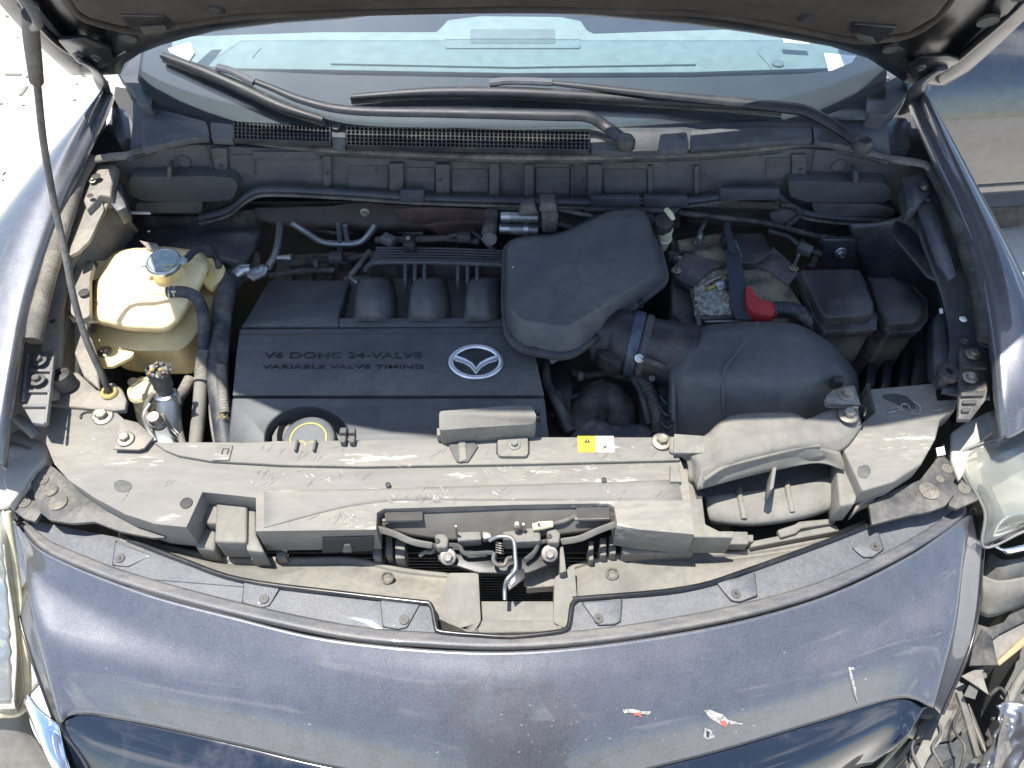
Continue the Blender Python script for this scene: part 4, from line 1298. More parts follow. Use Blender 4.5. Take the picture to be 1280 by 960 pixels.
# striker plates
arm([(540, 682), (572, 682), (582, 692), (615, 691), (618, 700)], 0.89, 0.885, 0.0035, FACE, 'latch_plate')
arm([(695, 676), (676, 678), (668, 690), (656, 700)], 0.89, 0.885, 0.0035, FACE, 'latch_plate')
plate('latch_body', lt, SHROUD2, [(572, 664), (600, 663), (602, 674), (572, 676)], 0.898, 0.02, bev=0.002)
plate('latch_body', lt, SHROUD2, [(628, 664), (672, 658), (676, 668), (676, 676), (630, 678)], 0.902, 0.022, bev=0.003)
plate('latch_body', lt, STEEL, [(602, 663), (614, 664), (616, 672), (604, 674)], 0.903, 0.012, bev=0.002)
for x, y in ((549, 672), (689, 666)):
    q = plate('bolt_housing', lt, SHROUD2, [(x - 6, y - 5), (x + 8, y - 5), (x + 12, y), (x + 10, y + 12), (x - 4, y + 12)], 0.902, 0.02, bev=0.004, seg=3)
    cyl('bolt_recess', lt, VOID, Z(x - 2, y + 4, .9035), (0, 0, 1), 0.0035, 0.0006, 12)
plate('back_plate', lt, BLACKP, [(545, 678), (600, 690), (624, 702), (660, 698), (694, 680), (700, 700), (660, 716), (598, 716), (548, 700)], 0.872, 0.006, bev=0.001)
for x, y in ((560, 696), (687, 692)):
    bolt(lt, Z(x, y, 0.884), 0.0115, n=(0, -0.5, 1))
finish('striker_post', lathe_bm(Z(646, 662, .905), (0, 0, 1), [(0.004, 0), (0.004, 0.009), (0.0055, 0.011), (0.0055, 0.015), (0.003, 0.018)], 16), STEEL, lt)
finish('striker_post', lathe_bm(Z(654, 662, .905), (0, 0, 1), [(0.003, 0), (0.003, 0.013), (0.002, 0.016)], 12), STEEL, lt)
finish('striker_post', lathe_bm(Z(571, 668, .9), (0, 0, 1), [(0.0018, 0), (0.0018, 0.022), (0.0014, 0.024)], 10), STEEL, lt)
finish('striker_post', lathe_bm(Z(673, 662, .9), (0, 0, 1), [(0.0018, 0), (0.0018, 0.02), (0.0014, 0.022)], 10), STEEL, lt)
hk = [Z(612, 676, .905), Z(622, 671, .912), Z(634, 671, .914), Z(642, 676, .912), Z(644, 695, .905), Z(644, 712, .90), Z(634, 724, .90), Z(631, 735, .89), Z(631, 750, .885)]
finish('release_hook', tube_bm(hk, 0.0028, 10, 4), PIPE, lt)
plate('hook_tab', lt, BLACKP, [(644, 714), (655, 710), (657, 722), (636, 738), (633, 728)], 0.900, 0.004, bev=0.001)
plate('hook_tab', lt, ALU, [(638, 724), (645, 717), (646, 726), (638, 732)], 0.902, 0.003, bev=0.001)
cu = [Z(x, y, z) for x, y, z in ((618, 692, .895), (617, 700, .893), (622, 706, .891), (631, 706, .891), (634, 699, .893), (640, 697, .893))]
finish('catch_claw', tube_bm(cu, 0.003, 8, 4, True, None, 1.5), STEEL, lt)
for k in range(5):
    finish('spring', tube_bm([Z(620, 678 + k * 3.0, .900), Z(626, 679.5 + k * 3.0, .903), Z(629, 680 + k * 3.0, .897)], 0.0011, 6, 3), STEEL, lt)
finish('cable_end', tube_bm([Z(666, 659, .907), Z(678, 657, .908), Z(691, 655, .909)], [0.0052, 0.006, 0.0045], 12, 3), CREAM, lt)
finish('release_cable', tube_bm([Z(690, 655, .909), Z(708, 650, .912), Z(728, 641, .905), Z(740, 634, .89), Z(746, 630, .86)], 0.003, 8, 6), RUBBERD, lt)
finish('stray_wire', tube_bm([Z(525, 694, .87), Z(532, 690, .876), Z(540, 690, .876), Z(546, 682, .885)], 0.003, 8, 4), SHROUD2, lt)

# ================================================================== AIR DUCT AND RIGHT COVER
du = thing('intake_duct', 'dusty beige air intake duct bolted over the front right of the cover', 'air duct', Z(960, 560, 0.95))
W_ = lambda x, y, z: (x, y, z)
sheet('duct_top', du, SHROUD2, [
    [(838, 546, .944), (858, 546, .944), (880, 545, .948), (902, 526, .962), (930, 517, .966), (990, 516, .966), (1008, 524, .962), (1030, 515, .955), (1050, 508, .953), (1072, 508, .952)],
    [(838, 556, .944), (860, 556, .944), (884, 558, .950), (902, 546, .966), (930, 538, .970), (992, 535, .970), (1014, 538, .964), (1034, 530, .956), (1052, 522, .952), (1074, 520, .95)],
    [(838, 566, .94), (862, 568, .94), (884, 580, .950), (905, 574, .966), (930, 567, .971), (990, 554, .970), (1018, 552, .962), (1040, 545, .955), (1056, 536, .95), (1076, 528, .948)],
    [(858, 576, .93), (866, 580, .93), (878, 594, .942), (905, 588, .952), (940, 577, .955), (990, 566, .954), (1020, 562, .952), (1044, 554, .950), (1060, 544, .946), (1076, 530, .944)],
    [(860, 600, .915), (866, 606, .915), (876, 611, .932), (915, 594, .932), (950, 587, .932), (1000, 578, .932), (1022, 574, .936), (1044, 568, .938), (1062, 556, .938), (1078, 532, .94)]], 3, 3, 0.004)
tube('duct_crease', du, SHROUD2, [Z(x, y, z) for x, y, z in ((880, 600, .948), (905, 584, .957), (945, 573, .960), (1000, 560, .958), (1024, 557, .955))], .003, 8, 4)
sheet('duct_lip', du, SHROUD2, [
    [(876, 585, .95), (915, 575, .96), (960, 568, .96), (1010, 560, .955), (1050, 565, .945)],
    [(872, 606, .936), (915, 594, .940), (960, 585, .940), (1020, 573, .935), (1056, 582, .93)],
    [(872, 613, .928), (918, 600, .93), (960, 590, .93), (1022, 579, .93), (1056, 589, .922)]], 6, 4, 0.003)
plate('divider_blade', du, SHROUD2, [(966, 584), (971, 583), (967, 610), (962, 613)], 0.938, 0.03, bev=0.001)
plate('duct_lip_shade', du, VOID, [(876, 614), (915, 598), (1020, 578), (1060, 590), (1055, 600), (885, 632)], 0.885, 0.004, bev=0)  # dark sheet whose colour replaces the shade below the duct lip
# curved lower panel with ribs
sheet('lower_panel', du, SHROUD2, [
    [(880, 617, .87), (930, 610, .87), (990, 602, .87), (1045, 590, .87)],
    [(882, 622, .886), (932, 616, .886), (992, 608, .886), (1047, 596, .886)],
    [(885, 640, .884), (935, 636, .884), (995, 630, .884), (1049, 617, .884)],
    [(888, 652, .874), (940, 654, .874), (1000, 646, .874), (1049, 632, .874)],
    [(890, 655, .855), (942, 658, .855), (1002, 650, .855), (1049, 636, .855)]], 6, 5, 0.004)
for x in (925, 985):
    tube('panel_rib', du, SHROUD2, [Z(x - 1, 612 if x < 950 else 604, .883), Z(x, 622 if x < 950 else 614, .888), Z(x + 5, 648 if x < 950 else 640, .880)], 0.0045, 8, 4)
plate('side_post', du, SHROUD2, [(846, 578), (862, 578), (866, 600), (878, 622), (882, 655), (900, 664), (918, 664), (917, 672), (862, 671), (856, 640)], 0.912, 0.05, bev=0.002)
plate('seam_block', du, SHROUD2, [(838, 580), (849, 580), (852, 602), (838, 602)], ZA + 0.008, 0.01, bev=0.001)
for pts in ([(850, 568), (858, 568), (858, 576), (849, 576)], [(868, 614), (878, 614), (878, 622), (871, 623)]):
    plate('gap', du, VOID, pts, 0.9135, 0.001, bev=0)
plate('foot_bar', du, SHROUD2, [(900, 664), (935, 664), (936, 680), (905, 680)], 0.868, 0.02, bev=0.002)
plate('hook_step', du, SHROUD2, [(972, 662), (994, 655), (998, 652), (1040, 648), (1048, 640), (1049, 646), (1042, 654), (1002, 660), (996, 666), (976, 672)], 0.862, 0.012, bev=0.002)
plate('ledge_block', du, SHROUD2, [(940, 676), (1045, 655), (1050, 663), (938, 684)], 0.855, 0.02, bev=0.002)
plate('link_strap', du, SHROUD2, [(843, 542), (900, 546), (890, 566), (842, 566)], 0.9485, 0.006, bev=0.001)
bolt(du, Z(827, 552, ZA + 0.0085), 0.0145)
bolt(du, Z(1060, 519, 0.958), 0.0145)
plate('bolt_tab', du, SHROUD, [(1032, 496), (1040, 488), (1058, 482), (1068, 482), (1076, 506), (1054, 506), (1034, 504)], 0.968, 0.01, bev=0.002, rc=2)
bolt(du, Z(1058, 493, 0.969), 0.012)
tube('tab_edge', du, RUBBER, [Z(x, y, .967) for x, y in ((1034, 508), (1052, 507), (1078, 507), (1082, 514), (1080, 520))], 0.0014, 6, 2)

rc_ = thing('right_corner_cover', 'scratched grey plastic corner cover between the intake duct and the right headlight', 'corner cover', Z(1120, 560, 0.93))
plate('cover_top', rc_, SHROUD, [(1085, 486), (1130, 482), (1170, 478), (1172, 500), (1198, 498), (1194, 512), (1176, 524), (1170, 548), (1152, 580), (1118, 602), (1078, 614), (1072, 600), (1048, 548), (1050, 543), (1075, 530), (1094, 515)], 0.936, 0.04, bev=0.003, seg=3)
plate('cover_top', rc_, SHROUD2, [(1048, 549), (1075, 613), (1068, 630), (1050, 632), (1046, 590)], 0.915, 0.05, bev=0.003)
plate('torn_slot', rc_, VOID, [(1103, 494), (1116, 492), (1132, 494), (1142, 503), (1146, 511), (1132, 510), (1118, 503), (1104, 498)], 0.9368, 0.001, bev=0, rc=3)  # dark patch on the cover, shade of the tear put into colour
tube('torn_edge', rc_, SCR, [Z(x, y, .938) for x, y in ((1110, 516), (1124, 512), (1128, 505), (1136, 507), (1138, 514), (1148, 517), (1150, 508), (1142, 502))], 0.0013, 5, 3)
tube('torn_edge', rc_, SCR, [Z(x, y, .938) for x, y in ((1112, 511), (1122, 509), (1134, 516), (1146, 518))], 0.0009, 5, 3)
plate('slit', rc_, VOID, [(1082, 480), (1086, 478), (1094, 512), (1091, 515)], 0.9366, 0.001, bev=0)  # dark sliver painted on top for the shade in the slit
plate('moulded_disc', rc_, FACE, [(1072, 583), (1085, 580), (1090, 590), (1082, 599), (1072, 595)], 0.9368, 0.002, bev=0.0005, rc=4)
plate('under_edge', rc_, SHROUD2, [(1070, 632), (1080, 612), (1098, 610), (1098, 620), (1080, 628), (1068, 640)], 0.90, 0.03, bev=0.003)
burrs(4, 1130, 1160, 545, 580, 0.9368, rc_, SCR)
burrs(4, 1100, 1150, 500, 530, 0.9368, rc_, SCR)
lathe('rubber_buffer', rc_, RUBBER, Z(1175, 478, 0.94), (0, -0.1, 1), [(0.010, -0.005), (0.010, 0.02), (0.016, 0.022), (0.017, 0.028), (0.014, 0.032), (0.006, 0.032), (0.004, 0.025)], 24)

# ================================================================== LEFT CORNER
lc = thing('left_corner_bracket', 'dusty metal corner bracket holding the prop rod and rubber stop', 'bracket', Z(120, 500, 0.94))
plate('bracket_plate', lc, APRON, [(72, 470), (84, 462), (98, 466), (122, 488), (130, 480), (142, 478), (152, 486), (158, 500), (156, 512), (138, 513), (60, 506), (64, 484)], 0.936, 0.01, bev=0.002)
lathe('rubber_buffer', lc, RUBBER, Z(84, 482, 0.938), (-0.1, 0.1, 1), [(0.017, 0), (0.017, 0.012), (0.015, 0.024), (0.010, 0.026), (0.005, 0.026), (0.004, 0.02)], 24)
plate('upright', lc, APRON, [(92, 400), (100, 380), (120, 440), (124, 486), (104, 470), (92, 440)], 0.95, 0.01, bev=0.003)
tube('slot_edge', lc, VOID, [Z(x, y, ZA + .0012) for x, y in ((101, 523), (102, 518), (110, 515), (130, 516))], 0.0018, 6, 3)
bolt(lc, Z(124, 519, ZA + .002), 0.0115)
bolt(lc, Z(129, 521, ZA + .0005), 0.015)
plate('tab_bracket', lc, APRON, [(141, 561), (150, 530), (156, 524), (172, 528), (192, 546), (180, 560), (172, 562)], ZA + 0.010, 0.004, bev=0.001)
bolt(lc, Z(157, 549, ZA + .0115), 0.0125)
def corner_plate(lab, pts, marks, z, cat='bracket'):
    c_ = thing('headlamp_bracket', lab, cat, Z(*marks[0][:2], z))
    plate('mount_plate', c_, BLACKD, pts, z, 0.006, bev=0.0015, rc=2)
    for x, y, r_, k in marks:
        p = Z(x, y, z + 0.0003)
        if k == 'pin':
            pin(c_, p, r_, m=RUBBERD)
        else:
            lathe('oval_plug', c_, RUBBERD, p, (0, 0, 1), [(r_, 0), (r_, 0.002), (r_ * .8, 0.003), (r_ * .5, 0.0022), (r_ * .3, 0.003)], 24)
    return c_
corner_plate('dark dusty mounting plate with push pins at the left headlight corner',
             [(38, 600), (42, 590), (60, 582), (66, 583), (100, 612), (140, 634), (208, 640), (206, 672), (190, 672), (150, 664), (118, 652), (90, 654), (62, 650), (50, 640), (44, 625)],
             [(54, 600, .008, 'pin'), (64, 613, .010, 'plug'), (73, 628, .013, 'plug')], 0.896)
corner_plate('dark dusty mounting plate with push pins at the right headlight corner',
             [(1086, 630), (1100, 622), (1128, 608), (1150, 600), (1172, 572), (1178, 568), (1192, 582), (1198, 590), (1192, 602), (1194, 616), (1182, 632), (1160, 640), (1140, 643), (1090, 656)],
             [(1161, 614, .014, 'plug'), (1184, 586, .008, 'pin'), (1175, 599, .006, 'pin')], 0.896)
corner_plate('small dark tab with one pin beside the left headlight', [(14, 636), (36, 612), (44, 620), (52, 640), (44, 652), (30, 648)], [(31, 628, .009, 'pin')], 0.889, 'mounting tab')
corner_plate('small dark tab with one pin beside the right headlight', [(1188, 610), (1200, 596), (1216, 614), (1224, 624), (1196, 636), (1186, 632)], [(1205, 611, .009, 'pin')], 0.889, 'mounting tab')

# fender end brackets
for side in (-1, 1):
    if side < 0:
        fb = thing('fender_bracket', 'ribbed grey plastic fender bracket with two screws in the sun', 'bracket', Z(48, 470, 0.99))
        base = [(32, 440), (68, 438), (64, 480), (55, 530), (40, 528), (24, 500), (28, 460)]
        ribs = [[(34, 461), (66, 461), (66, 464), (34, 464)], [(29, 487), (63, 487), (63, 490), (28, 490)], [(27, 505), (60, 505), (60, 508), (27, 508)], [(32, 441), (35, 441), (29, 500), (26, 500)], [(65, 440), (68, 440), (58, 528), (55, 528)]]
        scr_ = [(49, 451), (47, 475)]
        m_ = GREYP
    else:
        fb = thing('fender_bracket', 'ribbed dark plastic fender bracket half in shade beside the right fender', 'bracket', Z(1212, 470, 0.985))
        base = [(1200, 432), (1236, 434), (1238, 470), (1232, 500), (1214, 524), (1198, 524), (1200, 480)]
        ribs = [[(1204, 456), (1234, 456), (1234, 460), (1204, 460)], [(1202, 490), (1232, 488), (1230, 494), (1202, 495)], [(1204, 500), (1222, 500), (1220, 504), (1204, 504)], [(1203, 510), (1214, 510), (1212, 514), (1203, 514)]]
        scr_ = [(1216, 443), (1212, 472)]
        m_ = BLACKD
    plate('bracket_base', fb, m_, base, 0.975, 0.008, bev=0.001)
    for r_ in ribs:
        plate('rib', fb, m_, r_, 0.981, 0.008, bev=0.0008)
    for x, y in scr_:
        bolt(fb, Z(x, y, 0.982), 0.011, m=BLACKD if side < 0 else STEEL)

# ================================================================== HEADLIGHTS
hl = thing('headlight', 'left headlight with hazed yellowish lens next to the bumper', 'headlight', Z(10, 750, 0.8))
sheet('housing', hl, LENSH, [
    [(-40, 560, .90), (5, 555, .91), (40, 560, .905), (52, 575, .90)],
    [(-40, 600, .89), (5, 590, .90), (32, 595, .90), (40, 604, .895)],
    [(-40, 640, .885), (0, 636, .895), (16, 632, .892), (30, 622, .89)]], 5, 5, 0.004)
plate('housing_tab', hl, LENSH, [(8, 545), (22, 536), (60, 556), (58, 574), (40, 590), (20, 620), (10, 632), (4, 600)], 0.905, 0.02, bev=0.003)
sheet('lens', hl, LENS, [
    [(-80, 610, .86), (-10, 615, .89), (6, 640, .89), (12, 650, .87)],
    [(-80, 700, .86), (-20, 700, .87), (8, 700, .86), (16, 702, .84)],
    [(-80, 800, .80), (-10, 800, .80), (20, 800, .79), (30, 804, .77)],
    [(-80, 890, .74), (-10, 890, .74), (18, 892, .73), (33, 872, .71)]], 6, 6, 0.004)
sheet('reflector', hl, REFL, [
    [(-90, 640, .80), (-20, 640, .80), (0, 660, .79)],
    [(-90, 760, .74), (-20, 760, .73), (10, 770, .73)],
    [(-90, 880, .68), (-20, 880, .68), (15, 880, .67)]], 10, 10, 0.003, mod=lambda p, u, v: p + V((0, 0, 0.004 * math.sin(u * 70))))
tube('lens_rim', hl, CREAM, [Z(x, y, z) for x, y, z in ((8, 640, .892), (17, 702, .842), (30, 800, .775), (34, 860, .72), (26, 888, .715), (0, 892, .73))], 0.006, 8, 6)
tube('wire_tube', hl, GREYP, [Z(22, 522, .94), Z(34, 532, .935), (Z(46, 545, .925))], 0.008, 12, 4)

hr = thing('headlight', 'right headlight with cloudy grey lens and broken mount below it', 'headlight', Z(1250, 600, 0.88))
sheet('lens', hr, LENS, [
    [(1200, 566, .90), (1222, 556, .91), (1256, 546, .92), (1340, 508, .92)],
    [(1208, 596, .895), (1230, 584, .91), (1262, 576, .915), (1340, 560, .91)],
    [(1230, 640, .87), (1250, 640, .88), (1290, 640, .88), (1340, 640, .88)],
    [(1228, 684, .83), (1250, 676, .84), (1290, 660, .84), (1340, 660, .84)]], 6, 6, 0.004)
sheet('housing', hr, LENSH, [
    [(1188, 570, .87), (1205, 545, .885), (1235, 515, .895), (1300, 500, .895)],
    [(1206, 600, .865), (1225, 590, .87), (1260, 580, .87), (1340, 580, .87)],
    [(1232, 640, .83), (1250, 650, .82), (1290, 650, .82), (1340, 650, .82)],
    [(1230, 680, .78), (1250, 672, .78), (1290, 650, .78), (1340, 650, .78)]], 6, 5, 0.003)
plate('housing_tab', hr, LENSH, [(1190, 540), (1206, 528), (1238, 512), (1242, 540), (1214, 560), (1206, 590), (1200, 600), (1190, 575)], 0.905, 0.01, bev=0.003)
plate('paper_tag', hr, WHT, [(1170, 560), (1180, 558), (1182, 568), (1172, 570)], 0.90, 0.001, bev=0)
plate('side_liner', hr, FACE, [(1158, 600), (1178, 560), (1198, 520), (1206, 500), (1204, 530), (1190, 560), (1186, 580), (1166, 612)], 0.88, 0.02, bev=0.003)
sheet('chrome_rim', hr, CHROME, [
    [(1236, 680, .81), (1250, 686, .81), (1270, 684, .81), (1320, 670, .81)],
    [(1248, 682, .80), (1258, 693, .80), (1275, 691, .80), (1320, 680, .80)]], 5, 3, 0.002)
tube('lens_rim', hr, GREYP, [Z(x, y, z) for x, y, z in ((1256, 546, .922), (1222, 556, .912), (1201, 568, .902), (1209, 597, .897), (1231, 640, .872), (1230, 684, .832), (1280, 664, .842))], 0.0022, 8, 6)

# ================================================================== BROKEN RIGHT FRONT
br = thing('broken_front_parts', 'torn grey plastic and bent trim hanging below the right headlight', 'broken trim', Z(1240, 800, 0.7))
sheet('liner_panel', br, FACE, [
    [(1236, 690, .76), (1256, 700, .77), (1290, 694, .77)], [(1228, 722, .74), (1256, 722, .76), (1290, 712, .76)], [(1226, 765, .70), (1240, 770, .71), (1290, 742, .71)]], 6, 5, 0.004)
sheet('liner_panel', br, SHROUD2, [
    [(1226, 718, .76), (1250, 726, .77), (1290, 720, .77)], [(1228, 740, .75), (1250, 745, .755), (1290, 738, .755)], [(1224, 768, .71), (1242, 771, .715), (1290, 752, .715)]], 6, 5, 0.004)
plate('torn_panel', br, BLACKD, [(1222, 780), (1236, 784), (1254, 778), (1262, 768), (1284, 755), (1284, 775), (1250, 792), (1240, 800), (1247, 832), (1225, 830), (1212, 826)], 0.70, 0.004, bev=0.001)
plate('torn_panel', br, RUBBER, [(1228, 786), (1240, 796), (1248, 831), (1212, 832), (1216, 810)], 0.716, 0.004, bev=0.001)
plate('torn_panel', br, SHROUD2, [(1236, 790), (1270, 770), (1290, 752), (1290, 790), (1262, 812), (1246, 826), (1242, 806)], 0.69, 0.006, bev=0.002)
plate('orange_edge', br, mat('orange_reflector', (0.42, 0.27, 0.15), 0.5), [(1246, 826), (1290, 786), (1290, 800), (1250, 832)], 0.695, 0.006, bev=0.002)
plate('white_shard', br, SHROUD2, [(1202, 845), (1212, 840), (1232, 832), (1228, 842), (1236, 868), (1222, 858)], 0.70, 0.003, bev=0.0006)
tube('curved_rod', br, SHROUD2, [Z(x, y, z) for x, y, z in ((1290, 830, .66), (1275, 850, .66), (1262, 875, .66), (1256, 900, .65))], 0.006, 10, 5)
plate('bent_bracket', br, FRAY, [(1180, 870, .668), (1196, 864, .675), (1206, 874, .67), (1212, 905, .645), (1190, 925, .625), (1164, 930, .62), (1158, 912, .635)], None, .004, bev=.001)
plate('bent_bracket', br, FACE, [(1158, 914, .632), (1166, 932, .615), (1192, 928, .62), (1214, 908, .64), (1222, 945, .60), (1218, 985, .57), (1150, 985, .57), (1120, 950, .60), (1138, 926, .62)], None, .004, bev=.001)
plate('bent_bracket', br, SHROUD2, [(1110, 940, .60), (1136, 930, .61), (1152, 958, .59), (1146, 985, .57), (1090, 985, .57)], None, .004, bev=.001)
plate('folded_edge', br, SHROUD2, [(1196, 864, .682), (1203, 864, .682), (1216, 900, .65), (1226, 944, .61), (1221, 946, .61), (1209, 906, .648)], None, .006, bev=.001)
plate('sheet_panel', br, FACE, [(1206, 880), (1214, 884), (1236, 940), (1222, 946), (1236, 985), (1196, 985)], 0.585, 0.004, bev=0.001)
tube('strap_edge', br, SHROUD2, [Z(x, y, .60) for x, y in ((1210, 880), (1218, 906), (1234, 944))], 0.002, 6, 4)
plate('bent_bracket', br, FACE, [(1150, 905), (1164, 885), (1176, 888), (1170, 906), (1156, 920)], 0.655, 0.03, bev=0.003)
plate('bent_bracket', br, CREAM, [(1128, 918), (1142, 905), (1152, 902), (1160, 916), (1146, 924), (1140, 920)], 0.64, 0.012, bev=0.003)
plate('torn_panel', br, RUBBER, [(1140, 872), (1160, 878), (1176, 884), (1168, 896), (1152, 892)], 0.675, 0.02, bev=0.003)
for k, pts in enumerate(([(1150, 930), (1120, 960), (1100, 985)], [(1160, 890), (1130, 925), (1085, 975)], [(1150, 882), (1138, 905), (1118, 925)])):
    tube('trim_strip', br, BLACKP if k != 1 else CREAM, [Z(x, y, .63 - .01 * k) for x, y in pts], 0.003, 6, 5)
rs = random.Random(5)
for k in range(5):
    x, y = rs.uniform(1120, 1225), rs.uniform(925, 965)
    a = rs.uniform(0, 3.14)
    l, l2 = rs.uniform(6, 16), rs.uniform(2, 6)
    ca, sa = math.cos(a), math.sin(a)
    pts = [(x + ca * l, y + sa * l), (x - sa * l2, y + ca * l2), (x - ca * l * .8, y - sa * l), (x + sa * l2 * 1.3, y - ca * l2)]
    plate('torn_fragment', br, rs.choice([FRAY, FACE, SHROUD2, BLACKD, BLACKP, VOID]), pts, rs.uniform(.60, .64), rs.uniform(.004, .014), bev=0.0008)
for k, pts in enumerate(([(1236, 870), (1250, 860), (1262, 872), (1284, 880)], [(1240, 900), (1255, 892), (1270, 915), (1290, 905)])):
    tube('loose_wire', br, RUBBER, [Z(x, y, .64) for x, y in pts], 0.003, 6, 6)
sheet('chrome_piece', br, mat('tarnished_trim', (0.28, 0.29, 0.32), 0.3, 0.8, dirt=(0.2, 0.19, 0.17), dirt_amt=0.4), [
    [(1246, 882, .67), (1262, 876, .675), (1282, 885, .67)], [(1250, 900, .66), (1268, 900, .67), (1290, 905, .66)],
    [(1238, 930, .64), (1262, 930, .65), (1284, 930, .63)], [(1220, 965, .62), (1240, 960, .63), (1270, 965, .61)]], 6, 6, 0.003,
    mod=lambda p, u, v: p + V((mnoise.noise(p * 70) * 0.006, 0, mnoise.noise(p * 55) * 0.014)))
sheet('lower_valance', br, SHROUD2, [
    [(1276, 870, .60), (1300, 860, .6), (1340, 860, .6)], [(1262, 930, .58), (1290, 930, .58), (1340, 930, .58)], [(1250, 990, .55), (1290, 990, .55), (1340, 990, .55)]], 5, 5, 0.004)
# dark wheel-arch liner behind the damage and lower valance left
ul = thing('underbody_liner', 'dark wheel arch liner showing through the broken right corner', 'liner', (0.55, -0.1, 0.4))
bm = box_bm((0.62, -0.1, 0.36), 0.5, 0.75, 0.02)
box_bm((0.88, -0.1, 0.55), 0.02, 0.75, 0.38, None, bm)
box_bm((0, -0.2, 0.42), 1.2, 0.35, 0.02, None, bm)
finish('liner', bm, VOID, ul, smooth=False)
lv = thing('lower_valance', 'dusty lower bumper skin under the left headlight', 'bumper skin', Z(20, 920, 0.6))
sheet('valance_skin', lv, SHROUD2, [
    [(-80, 888, .70), (-20, 890, .70), (20, 892, .69), (34, 880, .685)],
    [(-80, 925, .66), (-20, 928, .66), (24, 930, .655), (44, 920, .65)],
    [(-80, 990, .58), (0, 990, .58), (60, 990, .58), (90, 990, .57)]], 6, 6, 0.004)

